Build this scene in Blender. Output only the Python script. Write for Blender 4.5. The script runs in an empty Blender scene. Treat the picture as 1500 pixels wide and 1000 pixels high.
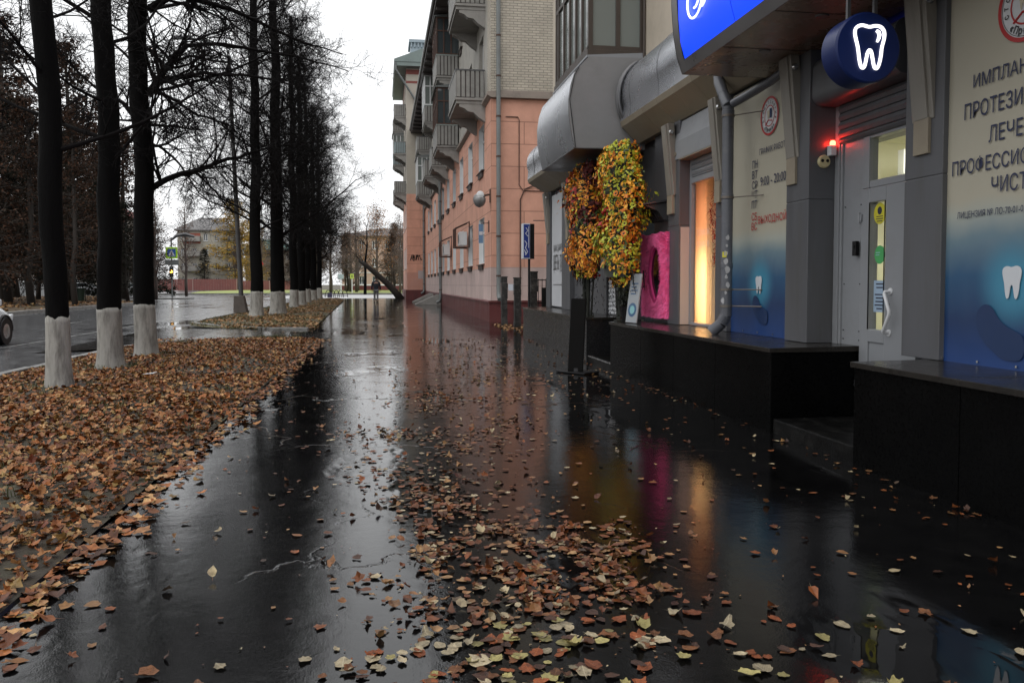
import bpy, bmesh, math, random
from mathutils import Vector, Matrix, noise as mnoise
R = math.radians
random.seed(7)
scene = bpy.context.scene
COL = scene.collection

# ------------------------------------------------------------------ helpers
class MB:
    """Collects shapes and links them as one mesh object."""
    def __init__(s):
        s.v = []; s.f = []; s.m = []; s.uv = None
    def add(s, vs, fs, mi=0):
        b = len(s.v)
        s.v.extend([tuple(p) for p in vs])
        for f in fs:
            s.f.append(tuple(b + i for i in f)); s.m.append(mi)
    def quad(s, a, b, c, d, mi=0):
        s.add([a, b, c, d], [(0, 1, 2, 3)], mi)
    def box(s, x0, x1, y0, y1, z0, z1, mi=0):
        if x0 > x1: x0, x1 = x1, x0
        if y0 > y1: y0, y1 = y1, y0
        if z0 > z1: z0, z1 = z1, z0
        s.add([(x0,y0,z0),(x1,y0,z0),(x1,y1,z0),(x0,y1,z0),(x0,y0,z1),(x1,y0,z1),(x1,y1,z1),(x0,y1,z1)],
              [(3,2,1,0),(4,5,6,7),(0,1,5,4),(1,2,6,5),(2,3,7,6),(3,0,4,7)], mi)
    def obox(s, c, ax, ay, az, mi=0):
        """box with centre c and half axis vectors"""
        c = Vector(c); ax = Vector(ax); ay = Vector(ay); az = Vector(az)
        p = []
        for k in (-1, 1):
            for (i, j) in ((-1,-1),(1,-1),(1,1),(-1,1)):
                p.append(c + ax*i + ay*j + az*k)
        s.add(p, [(3,2,1,0),(4,5,6,7),(0,1,5,4),(1,2,6,5),(2,3,7,6),(3,0,4,7)], mi)
    def tube(s, pts, rad, n=8, cap=True, mi=0, closed=False):
        pts = [Vector(p) for p in pts]
        m = len(pts)
        if not isinstance(rad, (list, tuple)): rad = [rad]*m
        b = len(s.v)
        t = (pts[1]-pts[0]).normalized()
        ref = Vector((0,0,1)) if abs(t.z) < .9 else Vector((1,0,0))
        u = t.cross(ref).normalized()
        for i in range(m):
            if closed: t = (pts[(i+1) % m] - pts[i-1]).normalized()
            elif i == 0: t = (pts[1]-pts[0]).normalized()
            elif i == m-1: t = (pts[-1]-pts[-2]).normalized()
            else: t = (pts[i+1]-pts[i-1]).normalized()
            u = (u - t*u.dot(t))
            u = u.normalized() if u.length > 1e-6 else t.orthogonal().normalized()
            w = t.cross(u)
            for k in range(n):
                a = 2*math.pi*k/n
                s.v.append(tuple(pts[i] + (u*math.cos(a) + w*math.sin(a))*rad[i]))
        for i in range(m if closed else m-1):
            j = (i+1) % m
            for k in range(n):
                s.f.append((b+i*n+k, b+i*n+(k+1)%n, b+j*n+(k+1)%n, b+j*n+k)); s.m.append(mi)
        if cap and not closed:
            s.f.append(tuple(b+k for k in range(n-1,-1,-1))); s.m.append(mi)
            s.f.append(tuple(b+(m-1)*n+k for k in range(n))); s.m.append(mi)
    def cyl(s, a, b, r0, r1=None, n=16, mi=0):
        s.tube([a, b], [r0, r0 if r1 is None else r1], n, True, mi)
    def lathe(s, c, prof, n=24, mi=0, axis='z'):
        """prof: (r, h) list around an axis through c"""
        b = len(s.v); c = Vector(c)
        for (r, h) in prof:
            for k in range(n):
                a = 2*math.pi*k/n
                x, y = r*math.cos(a), r*math.sin(a)
                s.v.append(tuple(c + (Vector((x,y,h)) if axis=='z' else Vector((x,h,y)) if axis=='y' else Vector((h,x,y)))))
        for i in range(len(prof)-1):
            for k in range(n):
                s.f.append((b+i*n+k, b+i*n+(k+1)%n, b+(i+1)*n+(k+1)%n, b+(i+1)*n+k)); s.m.append(mi)
        s.f.append(tuple(b+k for k in range(n))); s.m.append(mi)
        s.f.append(tuple(b+(len(prof)-1)*n+k for k in range(n))); s.m.append(mi)
    def prism(s, prof, a0, a1, axis='y', mi=0, cap=True):
        """extrude a 2-D outline along an axis; y: (x,z)  x: (y,z)  z: (x,y)"""
        def P(p, a):
            return (p[0], a, p[1]) if axis=='y' else (a, p[0], p[1]) if axis=='x' else (p[0], p[1], a)
        n = len(prof); b = len(s.v)
        s.v.extend([P(p, a0) for p in prof]); s.v.extend([P(p, a1) for p in prof])
        for i in range(n):
            j = (i+1) % n
            s.f.append((b+i, b+j, b+n+j, b+n+i)); s.m.append(mi)
        if cap:
            s.f.append(tuple(b+i for i in range(n-1,-1,-1))); s.m.append(mi)
            s.f.append(tuple(b+n+i for i in range(n))); s.m.append(mi)
    def sheet(s, prof, a0, a1, axis='y', mi=0):
        """open extruded profile"""
        def P(p, a):
            return (p[0], a, p[1]) if axis=='y' else (a, p[0], p[1]) if axis=='x' else (p[0], p[1], a)
        n = len(prof); b = len(s.v)
        s.v.extend([P(p, a0) for p in prof]); s.v.extend([P(p, a1) for p in prof])
        for i in range(n-1):
            s.f.append((b+i, b+i+1, b+n+i+1, b+n+i)); s.m.append(mi)
    def build(s, name, mats, parent=None, smooth=False, bevel=0, link=True):
        me = bpy.data.meshes.new(name)
        me.from_pydata(s.v, [], s.f)
        if not isinstance(mats, (list, tuple)): mats = [mats]
        for m in mats: me.materials.append(m)
        if len(mats) > 1:
            me.polygons.foreach_set('material_index', s.m)
        if smooth:
            me.polygons.foreach_set('use_smooth', [True]*len(me.polygons))
        me.update()
        o = bpy.data.objects.new(name, me)
        if smooth == 'auto':
            try: me.set_sharp_from_angle(angle=R(35))
            except Exception: pass
        if bevel:
            bm = o.modifiers.new('bevel', 'BEVEL'); bm.width = bevel; bm.segments = 2; bm.limit_method = 'ANGLE'
        if link: COL.objects.link(o)
        if parent is not None: o.parent = parent
        return o

def tag(o, label=None, cat=None, group=None, kind=None):
    if label: o['label'] = label
    if cat: o['category'] = cat
    if group: o['group'] = group
    if kind: o['kind'] = kind
    return o

def empty(name, loc, label=None, cat=None, group=None, rz=0):
    o = bpy.data.objects.new(name, None)
    COL.objects.link(o); o.location = loc; o.rotation_euler[2] = rz
    o.empty_display_size = .1
    tag(o, label, cat, group)
    return o

def root(name, label, cat, group=None, loc=(0,0,0)):
    """An Empty at the thing's base. Children are built in world coordinates and get shifted."""
    o = empty(name, loc, label, cat, group)
    return o

def settle(r):
    """children were written in world coordinates: make them local to the Empty"""
    inv = Matrix.Translation(-Vector(r.location)); done = set()
    for c in r.children_recursive:
        if c.type == 'MESH' and c.data.name not in done:
            done.add(c.data.name); c.data.transform(inv)

def children_of(o):
    return [c for c in o.children]

def copy_tree(o, parent=None):
    c = o.copy(); COL.objects.link(c)
    if parent is not None: c.parent = parent
    for ch in list(o.children):
        copy_tree(ch, c)
    return c

# ------------------------------------------------------------------ materials
def _nodes(name):
    m = bpy.data.materials.new(name); m.use_nodes = True
    nt = m.node_tree; b = nt.nodes['Principled BSDF']
    return m, nt, b

def lk(nt, a, b): nt.links.new(a, b)

def pm(name, col, rough=.6, var=.18, scale=2.5, bump=0., bscale=60., metal=0., spec=.5, rvar=.1, dirt=None, dscale=.8, damt=.5, stretch=None):
    """painted / stone / cloth material with broad colour variation, fine bump and optional stains"""
    m, nt, b = _nodes(name)
    N = nt.nodes
    tc = N.new('ShaderNodeTexCoord')
    src = tc.outputs['Object']
    if stretch:
        mp = N.new('ShaderNodeMapping'); mp.inputs['Scale'].default_value = stretch
        lk(nt, src, mp.inputs['Vector']); src = mp.outputs['Vector']
    n1 = N.new('ShaderNodeTexNoise'); n1.inputs['Scale'].default_value = scale; n1.inputs['Detail'].default_value = 8; n1.inputs['Roughness'].default_value = .65
    lk(nt, src, n1.inputs['Vector'])
    mr = N.new('ShaderNodeMapRange'); mr.inputs['From Min'].default_value = .25; mr.inputs['From Max'].default_value = .75
    mr.inputs['To Min'].default_value = 1-var; mr.inputs['To Max'].default_value = 1+var
    lk(nt, n1.outputs['Fac'], mr.inputs['Value'])
    mx = N.new('ShaderNodeVectorMath'); mx.operation = 'SCALE'
    mx.inputs[0].default_value = col[:3]
    lk(nt, mr.outputs['Result'], mx.inputs['Scale'])
    out = mx.outputs['Vector']
    if dirt:
        n3 = N.new('ShaderNodeTexNoise'); n3.inputs['Scale'].default_value = dscale; n3.inputs['Detail'].default_value = 10; n3.inputs['Roughness'].default_value = .7
        lk(nt, src, n3.inputs['Vector'])
        m3 = N.new('ShaderNodeMapRange'); m3.inputs['From Min'].default_value = .48; m3.inputs['From Max'].default_value = .72
        m3.inputs['To Max'].default_value = damt
        lk(nt, n3.outputs['Fac'], m3.inputs['Value'])
        mi = N.new('ShaderNodeMix'); mi.data_type = 'RGBA'
        lk(nt, m3.outputs['Result'], mi.inputs['Factor']); lk(nt, out, mi.inputs['A']); mi.inputs['B'].default_value = (*dirt[:3], 1)
        out = mi.outputs['Result']
    lk(nt, out, b.inputs['Base Color'])
    b.inputs['Metallic'].default_value = metal
    b.inputs['Specular IOR Level'].default_value = spec
    rr = N.new('ShaderNodeMapRange'); rr.inputs['From Min'].default_value = .3; rr.inputs['From Max'].default_value = .7
    rr.inputs['To Min'].default_value = max(.02, rough-rvar); rr.inputs['To Max'].default_value = min(1, rough+rvar)
    lk(nt, n1.outputs['Fac'], rr.inputs['Value']); lk(nt, rr.outputs['Result'], b.inputs['Roughness'])
    if bump:
        n2 = N.new('ShaderNodeTexNoise'); n2.inputs['Scale'].default_value = bscale; n2.inputs['Detail'].default_value = 5
        lk(nt, src, n2.inputs['Vector'])
        bp = N.new('ShaderNodeBump'); bp.inputs['Strength'].default_value = bump; bp.inputs['Distance'].default_value = .01
        lk(nt, n2.outputs['Fac'], bp.inputs['Height']); lk(nt, bp.outputs['Normal'], b.inputs['Normal'])
    return m

def brickmat(name, col1, col2, mortar, bw, bh, ms, rough=.8, bump=.6, offset=.5, stain=None, stainamt=.35):
    """courses that follow u = x + y, v = z, so they run round the corner of a building"""
    m, nt, b = _nodes(name); N = nt.nodes
    tc = N.new('ShaderNodeTexCoord'); sp = N.new('ShaderNodeSeparateXYZ'); lk(nt, tc.outputs['Object'], sp.inputs[0])
    ad = N.new('ShaderNodeMath'); ad.operation = 'ADD'; lk(nt, sp.outputs['X'], ad.inputs[0]); lk(nt, sp.outputs['Y'], ad.inputs[1])
    cb = N.new('ShaderNodeCombineXYZ'); lk(nt, ad.outputs[0], cb.inputs['X']); lk(nt, sp.outputs['Z'], cb.inputs['Y'])
    br = N.new('ShaderNodeTexBrick'); lk(nt, cb.outputs[0], br.inputs['Vector'])
    br.offset = offset
    br.inputs['Color1'].default_value = (*col1, 1); br.inputs['Color2'].default_value = (*col2, 1); br.inputs['Mortar'].default_value = (*mortar, 1)
    br.inputs['Scale'].default_value = 1; br.inputs['Mortar Size'].default_value = ms; br.inputs['Mortar Smooth'].default_value = .1
    br.inputs['Brick Width'].default_value = bw; br.inputs['Row Height'].default_value = bh
    n1 = N.new('ShaderNodeTexNoise'); n1.inputs['Scale'].default_value = .9; n1.inputs['Detail'].default_value = 9; n1.inputs['Roughness'].default_value = .7
    lk(nt, tc.outputs['Object'], n1.inputs['Vector'])
    mr = N.new('ShaderNodeMapRange'); mr.inputs['From Min'].default_value = .3; mr.inputs['From Max'].default_value = .7; mr.inputs['To Min'].default_value = .82; mr.inputs['To Max'].default_value = 1.14
    lk(nt, n1.outputs['Fac'], mr.inputs['Value'])
    vm = N.new('ShaderNodeVectorMath'); vm.operation = 'SCALE'; lk(nt, br.outputs['Color'], vm.inputs[0]); lk(nt, mr.outputs['Result'], vm.inputs['Scale'])
    out = vm.outputs['Vector']
    if stain:
        mp = N.new('ShaderNodeMapping'); mp.inputs['Scale'].default_value = (1.6, 1.6, .22); lk(nt, tc.outputs['Object'], mp.inputs['Vector'])
        n3 = N.new('ShaderNodeTexNoise'); n3.inputs['Scale'].default_value = 1.2; n3.inputs['Detail'].default_value = 8; lk(nt, mp.outputs['Vector'], n3.inputs['Vector'])
        m3 = N.new('ShaderNodeMapRange'); m3.inputs['From Min'].default_value = .5; m3.inputs['From Max'].default_value = .75; m3.inputs['To Max'].default_value = stainamt
        lk(nt, n3.outputs['Fac'], m3.inputs['Value'])
        mi = N.new('ShaderNodeMix'); mi.data_type = 'RGBA'; lk(nt, m3.outputs['Result'], mi.inputs['Factor']); lk(nt, out, mi.inputs['A']); mi.inputs['B'].default_value = (*stain, 1)
        out = mi.outputs['Result']
    lk(nt, out, b.inputs['Base Color']); b.inputs['Roughness'].default_value = rough
    n2 = N.new('ShaderNodeTexNoise'); n2.inputs['Scale'].default_value = 35; lk(nt, tc.outputs['Object'], n2.inputs['Vector'])
    ma = N.new('ShaderNodeMath'); ma.operation = 'MULTIPLY_ADD'; lk(nt, n2.outputs['Fac'], ma.inputs[0]); ma.inputs[1].default_value = .25
    iv = N.new('ShaderNodeMath'); iv.operation = 'SUBTRACT'; iv.inputs[0].default_value = 1; lk(nt, br.outputs['Fac'], iv.inputs[1]); lk(nt, iv.outputs[0], ma.inputs[2])
    bp = N.new('ShaderNodeBump'); bp.inputs['Strength'].default_value = bump; bp.inputs['Distance'].default_value = .015
    lk(nt, ma.outputs[0], bp.inputs['Height']); lk(nt, bp.outputs['Normal'], b.inputs['Normal'])
    return m

def emat(name, col, strength):
    m, nt, b = _nodes(name)
    b.inputs['Base Color'].default_value = (*[min(1, c) for c in col], 1)
    b.inputs['Emission Color'].default_value = (*col, 1); b.inputs['Emission Strength'].default_value = strength
    b.inputs['Roughness'].default_value = .35
    return m

def glassmat(name, tint=(.05,.06,.065), rough=.04):
    """window pane of a dark room: a glossy dark sheet with slight waviness"""
    m, nt, b = _nodes(name); N = nt.nodes
    b.inputs['Base Color'].default_value = (*tint, 1); b.inputs['Roughness'].default_value = rough
    b.inputs['Specular IOR Level'].default_value = .8
    tc = N.new('ShaderNodeTexCoord'); n = N.new('ShaderNodeTexNoise'); n.inputs['Scale'].default_value = 1.3
    lk(nt, tc.outputs['Object'], n.inputs['Vector'])
    bp = N.new('ShaderNodeBump'); bp.inputs['Strength'].default_value = .12; bp.inputs['Distance'].default_value = .03
    lk(nt, n.outputs['Fac'], bp.inputs['Height']); lk(nt, bp.outputs['Normal'], b.inputs['Normal'])
    return m

def clearglass(name, tint=(1,1,1), mixf=.12):
    m, nt, b = _nodes(name); N = nt.nodes
    N.remove(b)
    out = N['Material Output']
    tr = N.new('ShaderNodeBsdfTransparent'); tr.inputs['Color'].default_value = (*tint, 1)
    gl = N.new('ShaderNodeBsdfGlossy'); gl.inputs['Roughness'].default_value = .02
    lw = N.new('ShaderNodeLayerWeight'); lw.inputs['Blend'].default_value = .5
    pw = N.new('ShaderNodeMath'); pw.operation = 'POWER'; lk(nt, lw.outputs['Facing'], pw.inputs[0]); pw.inputs[1].default_value = 5
    fr = N.new('ShaderNodeMath'); fr.operation = 'MULTIPLY_ADD'; lk(nt, pw.outputs[0], fr.inputs[0]); fr.inputs[1].default_value = .9; fr.inputs[2].default_value = .04
    mx = N.new('ShaderNodeMixShader'); lk(nt, fr.outputs[0], mx.inputs[0]); lk(nt, tr.outputs[0], mx.inputs[1]); lk(nt, gl.outputs[0], mx.inputs[2])
    lk(nt, mx.outputs[0], out.inputs['Surface'])
    return m

def leafmat(name, cols, rough=.45, spec=.5):
    """leaf litter: every loose leaf takes its own colour from the ramp"""
    m, nt, b = _nodes(name); N = nt.nodes
    g = N.new('ShaderNodeNewGeometry')
    cr = N.new('ShaderNodeValToRGB'); el = cr.color_ramp.elements
    cr.color_ramp.interpolation = 'LINEAR'
    while len(el) < len(cols): el.new(.5)
    for i, c in enumerate(cols):
        el[i].position = i/(len(cols)-1); el[i].color = (*c, 1)
    lk(nt, g.outputs['Random Per Island'], cr.inputs['Fac'])
    tc = N.new('ShaderNodeTexCoord'); n = N.new('ShaderNodeTexNoise'); n.inputs['Scale'].default_value = 45; n.inputs['Detail'].default_value = 4
    lk(nt, tc.outputs['Object'], n.inputs['Vector'])
    mr = N.new('ShaderNodeMapRange'); mr.inputs['From Min'].default_value = .3; mr.inputs['From Max'].default_value = .7; mr.inputs['To Min'].default_value = .6; mr.inputs['To Max'].default_value = 1.25
    lk(nt, n.outputs['Fac'], mr.inputs['Value'])
    vm = N.new('ShaderNodeVectorMath'); vm.operation = 'SCALE'; lk(nt, cr.outputs['Color'], vm.inputs[0]); lk(nt, mr.outputs['Result'], vm.inputs['Scale'])
    lk(nt, vm.outputs['Vector'], b.inputs['Base Color'])
    b.inputs['Roughness'].default_value = rough; b.inputs['Specular IOR Level'].default_value = spec
    return m

def fx(x, y):
    """true lateral position of something whose bearing was read straight off the picture"""
    px = 560+1200*x/y
    return y*math.tan(R(8.989)+math.atan((px-750)/1200))
def fz(x, y, z):
    d = (y*math.cos(R(8.989))+x*math.sin(R(8.989)))/y
    return 1.3+(z-1.3)*d

# ------------------------------------------------------------------ lettering
def text_geo(txt, size=1.0, bold=0.0, shear=0.0, font=None):
    cu = bpy.data.curves.new('lettering', 'FONT'); cu.body = txt; cu.size = size
    cu.offset = bold; cu.shear = shear; cu.resolution_u = 3
    ob = bpy.data.objects.new('lettering', cu); COL.objects.link(ob)
    bpy.context.view_layer.update()
    me = bpy.data.meshes.new_from_object(ob.evaluated_get(bpy.context.evaluated_depsgraph_get()))
    vs = [Vector(v.co) for v in me.vertices]; fs = [tuple(p.vertices) for p in me.polygons]
    bpy.data.objects.remove(ob); bpy.data.curves.remove(cu); bpy.data.meshes.remove(me)
    return vs, fs

def put_text(mb, txt, org, right, up, width, height, mi=0, bold=.004, shear=0, inset=0):
    """fit the text's outline box to width x height; org = lower left corner"""
    vs, fs = text_geo(txt, 1, bold, shear)
    x0 = min(v.x for v in vs); x1 = max(v.x for v in vs); y0 = min(v.y for v in vs); y1 = max(v.y for v in vs)
    org = Vector(org); right = Vector(right).normalized(); up = Vector(up).normalized()
    mb.add([org + right*((v.x-x0)/(x1-x0)*width) + up*((v.y-y0)/(y1-y0)*height) for v in vs], fs, mi)

def arc_text(mb, txt, c, right, up, rad, a0, a1, size, mi=0, flip=False):
    """letters set round a circle from angle a0 to a1 (degrees, clockwise if a1 < a0)"""
    c = Vector(c); right = Vector(right); up = Vector(up)
    n = len(txt)
    for i, ch in enumerate(txt):
        if ch == ' ': continue
        a = R(a0 + (a1-a0)*(i+.5)/n)
        vs, fs = text_geo(ch, 1, .03)
        x0 = min(v.x for v in vs); x1 = max(v.x for v in vs)
        rd = right*math.cos(a) + up*math.sin(a)          # outward
        tg = (right*math.sin(a) - up*math.cos(a))        # clockwise
        if flip: upv, rv = -rd, -tg
        else: upv, rv = rd, tg
        cc = c + rd*rad
        mb.add([cc + rv*((v.x-(x0+x1)/2)*size*.85) + upv*((v.y-.35)*size) for v in vs], fs, mi)

TOOTH = [(345,182),(375,176),(415,190),(455,176),(492,180),(515,205),(521,240),(513,285),(502,325),(499,370),(492,420),(478,468),(462,474),(450,455),(441,400),(433,360),(421,343),(408,358),(400,400),(391,455),(380,474),(364,468),(351,415),(345,360),(338,318),(326,275),(318,235),(322,202)]
TOOTH = [((x-418)/220, (325-y)/247) for x, y in TOOTH]
def smooth_loop(p, k=2):
    for _ in range(k):
        q = []
        for i in range(len(p)):
            a, b = p[i], p[(i+1) % len(p)]
            q.append((a[0]*.75+b[0]*.25, a[1]*.75+b[1]*.25)); q.append((a[0]*.25+b[0]*.75, a[1]*.25+b[1]*.75))
        p = q
    return p
# ------------------------------------------------------------------ sky and light
w = bpy.data.worlds.new('World'); scene.world = w; w.use_nodes = True
nt = w.node_tree; N = nt.nodes; bg = N['Background']
sky = N.new('ShaderNodeTexSky'); sky.sky_type = 'NISHITA'; sky.sun_disc = False
SUN_EL, SUN_AZ = 48, 215
sky.sun_elevation = R(SUN_EL); sky.sun_rotation = R(SUN_AZ); sky.dust_density = 6; sky.air_density = 1.5
tc = N.new('ShaderNodeTexCoord'); sp = N.new('ShaderNodeSeparateXYZ'); lk(nt, tc.outputs['Generated'], sp.inputs[0])
# overcast cloud layer: bright all round, brighter overhead
mr = N.new('ShaderNodeMapRange'); mr.interpolation_type = 'SMOOTHSTEP'
mr.inputs['From Min'].default_value = .08; mr.inputs['From Max'].default_value = .95; mr.inputs['To Min'].default_value = 12.3; mr.inputs['To Max'].default_value = 18.0
lk(nt, sp.outputs['Z'], mr.inputs['Value'])
cn = N.new('ShaderNodeTexNoise'); cn.inputs['Scale'].default_value = 2.2; cn.inputs['Detail'].default_value = 5
mp = N.new('ShaderNodeMapping'); mp.inputs['Scale'].default_value = (1, 1, 3); lk(nt, tc.outputs['Generated'], mp.inputs['Vector']); lk(nt, mp.outputs['Vector'], cn.inputs['Vector'])
cm = N.new('ShaderNodeMapRange'); cm.inputs['From Min'].default_value = .3; cm.inputs['From Max'].default_value = .7; cm.inputs['To Min'].default_value = .94; cm.inputs['To Max'].default_value = 1.06
lk(nt, cn.outputs['Fac'], cm.inputs['Value'])
mu = N.new('ShaderNodeMath'); mu.operation = 'MULTIPLY'; lk(nt, mr.outputs[0], mu.inputs[0]); lk(nt, cm.outputs[0], mu.inputs[1])
cl = N.new('ShaderNodeVectorMath'); cl.operation = 'SCALE'; cl.inputs[0].default_value = (.975, .985, 1.0); lk(nt, mu.outputs[0], cl.inputs['Scale'])
mx = N.new('ShaderNodeMix'); mx.data_type = 'RGBA'; mx.inputs['Factor'].default_value = .95
lk(nt, sky.outputs['Color'], mx.inputs['A']); lk(nt, cl.outputs['Vector'], mx.inputs['B'])
lk(nt, mx.outputs['Result'], bg.inputs['Color']); bg.inputs['Strength'].default_value = .1

sl = bpy.data.lights.new('sun', 'SUN'); sl.energy = .5; sl.angle = R(40); sl.color = (1, .97, .92)
so = bpy.data.objects.new('sun', sl); COL.objects.link(so)
az = R(SUN_AZ); el = R(SUN_EL)
sd = Vector((math.sin(az)*math.cos(el), math.cos(az)*math.cos(el), math.sin(el)))
so.rotation_euler = (-sd).to_track_quat('-Z', 'Y').to_euler(); so.location = (0, 0, 40)

# ------------------------------------------------------------------ camera
cd = bpy.data.cameras.new('camera'); cam = bpy.data.objects.new('camera', cd); COL.objects.link(cam)
cd.sensor_width = 36; cd.lens = 28.8; cd.shift_y = -32.66/1500; cd.clip_start = .05; cd.clip_end = 3000
cam.location = (0, 0, 1.3)
cam.rotation_euler = (R(90-2.45), 0, -R(8.989))
scene.camera = cam
scene.view_settings.view_transform = 'Standard'; scene.view_settings.look = 'None'
scene.view_settings.exposure = 0; scene.view_settings.gamma = 1

# ------------------------------------------------------------------ ground materials
def asphalt(name, dark, light, agg=.35, rough=(.006, .03), puddle=.53, wave=.5, pscale=.55):
    m, nt, b = _nodes(name); N = nt.nodes
    tc = N.new('ShaderNodeTexCoord'); O = tc.outputs['Object']
    def noise(sc, det=6, rg=.6, st=None):
        src = O
        if st:
            mp = N.new('ShaderNodeMapping'); mp.inputs['Scale'].default_value = st; lk(nt, O, mp.inputs['Vector']); src = mp.outputs['Vector']
        n = N.new('ShaderNodeTexNoise'); n.inputs['Scale'].default_value = sc; n.inputs['Detail'].default_value = det; n.inputs['Roughness'].default_value = rg
        lk(nt, src, n.inputs['Vector']); return n.outputs['Fac']
    def mrange(v, a, b_, c, d, smooth=False):
        r = N.new('ShaderNodeMapRange'); r.inputs['From Min'].default_value = a; r.inputs['From Max'].default_value = b_
        r.inputs['To Min'].default_value = c; r.inputs['To Max'].default_value = d
        if smooth: r.interpolation_type = 'SMOOTHSTEP'
        lk(nt, v, r.inputs['Value']); return r.outputs[0]
    def math2(op, a, b_):
        q = N.new('ShaderNodeMath'); q.operation = op
        for i, x in enumerate((a, b_)):
            if isinstance(x, (int, float)): q.inputs[i].default_value = x
            else: lk(nt, x, q.inputs[i])
        return q.outputs[0]
    big = noise(pscale, 5, .55, (1, .55, 1))
    fine = noise(170, 3)
    mid = noise(3.2, 9, .7)
    vor = N.new('ShaderNodeTexVoronoi'); vor.inputs['Scale'].default_value = 130; lk(nt, O, vor.inputs['Vector'])
    pud = mrange(big, puddle, puddle+.07, 0, 1, True)
    dry = mrange(big, .25, .45, 1, 0, True)
    # colour
    mi = N.new('ShaderNodeMix'); mi.data_type = 'RGBA'
    mi.inputs['A'].default_value = (*dark, 1); mi.inputs['B'].default_value = (*light, 1)
    lk(nt, mrange(mid, .35, .7, 0, 1), mi.inputs['Factor'])
    sp_ = N.new('ShaderNodeVectorMath'); sp_.operation = 'SCALE'; lk(nt, mi.outputs['Result'], sp_.inputs[0]); lk(nt, mrange(vor.outputs['Distance'], 0, .6, 1.35, .7), sp_.inputs['Scale'])
    lk(nt, sp_.outputs['Vector'], b.inputs['Base Color'])
    r1 = mrange(mid, .3, .7, rough[0], rough[1])
    r2 = math2('ADD', r1, math2('MULTIPLY', dry, .1))
    inv = math2('SUBTRACT', 1, pud)
    r3 = math2('ADD', math2('MULTIPLY', r2, inv), .025)
    lk(nt, r3, b.inputs['Roughness'])
    h1 = math2('MULTIPLY', math2('ADD', fine, math2('MULTIPLY', vor.outputs['Distance'], .6)), math2('MULTIPLY', inv, .00022*agg/.35))
    und = noise(1.6, 4, .5, (1, 1.0, 1))
    h2 = math2('MULTIPLY', und, math2('MULTIPLY', math2('ADD', math2('MULTIPLY', inv, .85), .15), .010*wave))
    und3 = noise(14, 4, .6)
    h3 = math2('MULTIPLY', und3, math2('MULTIPLY', inv, .0008))
    # hairline cracks
    wv = N.new('ShaderNodeVectorMath'); wv.operation = 'ADD'; nd = N.new('ShaderNodeTexNoise'); nd.inputs['Scale'].default_value = 1.8; nd.inputs['Detail'].default_value = 6; lk(nt, O, nd.inputs['Vector'])
    ns_ = N.new('ShaderNodeVectorMath'); ns_.operation = 'SCALE'; lk(nt, nd.outputs['Color'], ns_.inputs[0]); ns_.inputs['Scale'].default_value = .9; lk(nt, O, wv.inputs[0]); lk(nt, ns_.outputs['Vector'], wv.inputs[1])
    vc = N.new('ShaderNodeTexVoronoi'); vc.feature = 'DISTANCE_TO_EDGE'; vc.inputs['Scale'].default_value = .42; lk(nt, wv.outputs['Vector'], vc.inputs['Vector'])
    crack = math2('MULTIPLY', mrange(vc.outputs['Distance'], 0, .006, 1, 0), mrange(noise(.5, 3), .45, .6, 0, 1))
    hh = math2('SUBTRACT', math2('ADD', math2('ADD', h1, h2), h3), math2('MULTIPLY', crack, .0022))
    bp = N.new('ShaderNodeBump'); bp.inputs['Strength'].default_value = 1; bp.inputs['Distance'].default_value = 1
    lk(nt, hh, bp.inputs['Height']); lk(nt, bp.outputs['Normal'], b.inputs['Normal'])
    b.inputs['Specular IOR Level'].default_value = .5; b.inputs['IOR'].default_value = 1.42
    return m

M = {}
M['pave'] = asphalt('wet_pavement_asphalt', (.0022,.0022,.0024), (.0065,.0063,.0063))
M['road'] = asphalt('wet_road_asphalt', (.065,.067,.071), (.12,.122,.126), agg=.35, rough=(.10,.26), puddle=.56, wave=.35, pscale=.22)
M['drive'] = asphalt('wet_drive_asphalt', (.014,.014,.015), (.034,.033,.032), agg=.3, rough=(.04,.18), puddle=.5, wave=.35, pscale=.4)
M['kerb'] = pm('kerb_stone', (.20,.195,.185), .5, .3, 5, .4, 70, dirt=(.04,.038,.034), dscale=3, damt=.8)
M['soil'] = pm('leafy_soil', (.035,.026,.015), .8, .5, 6, .8, 40, dirt=(.05,.055,.018), dscale=1.2, damt=.7)
M['far_soil'] = pm('verge_soil', (.06,.035,.018), .85, .5, 3, .6, 30, dirt=(.10,.09,.025), dscale=.35, damt=.8)
M['lawn'] = pm('far_lawn', (.24,.28,.075), .85, .25, .8, .6, 20, dirt=(.2,.17,.06), dscale=.1, damt=.5)
M['earth'] = pm('earth', (.07,.06,.04), .9, .3, .05)
M['mark'] = pm('worn_road_paint', (.20,.20,.195), .3, .4, 3, dirt=(.02,.02,.022), dscale=1.2, damt=1.0)

def poly_sheet(name, pts, z, m, kind='structure'):
    mb = MB(); mb.add([(x, y, z) for x, y in pts], [tuple(range(len(pts)))])
    o = mb.build(name, m); tag(o, kind=kind); return o

g = MB(); g.quad((-900,-300,-.13), (900,-300,-.13), (900,1500,-.13), (-900,1500,-.13))
tag(g.build('ground', M['earth']), kind='structure')
poly_sheet('road', [(-16.5,-40),(-5.35,-40),(-5.35,64),(-6.3,76),(60,76),(60,110),(-25,110),(-32,150),(-30,185),(-85,185),(-85,97),(-30,94),(-24,76),(-18.5,66),(-16.5,62)], -.085, M['road'])
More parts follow.
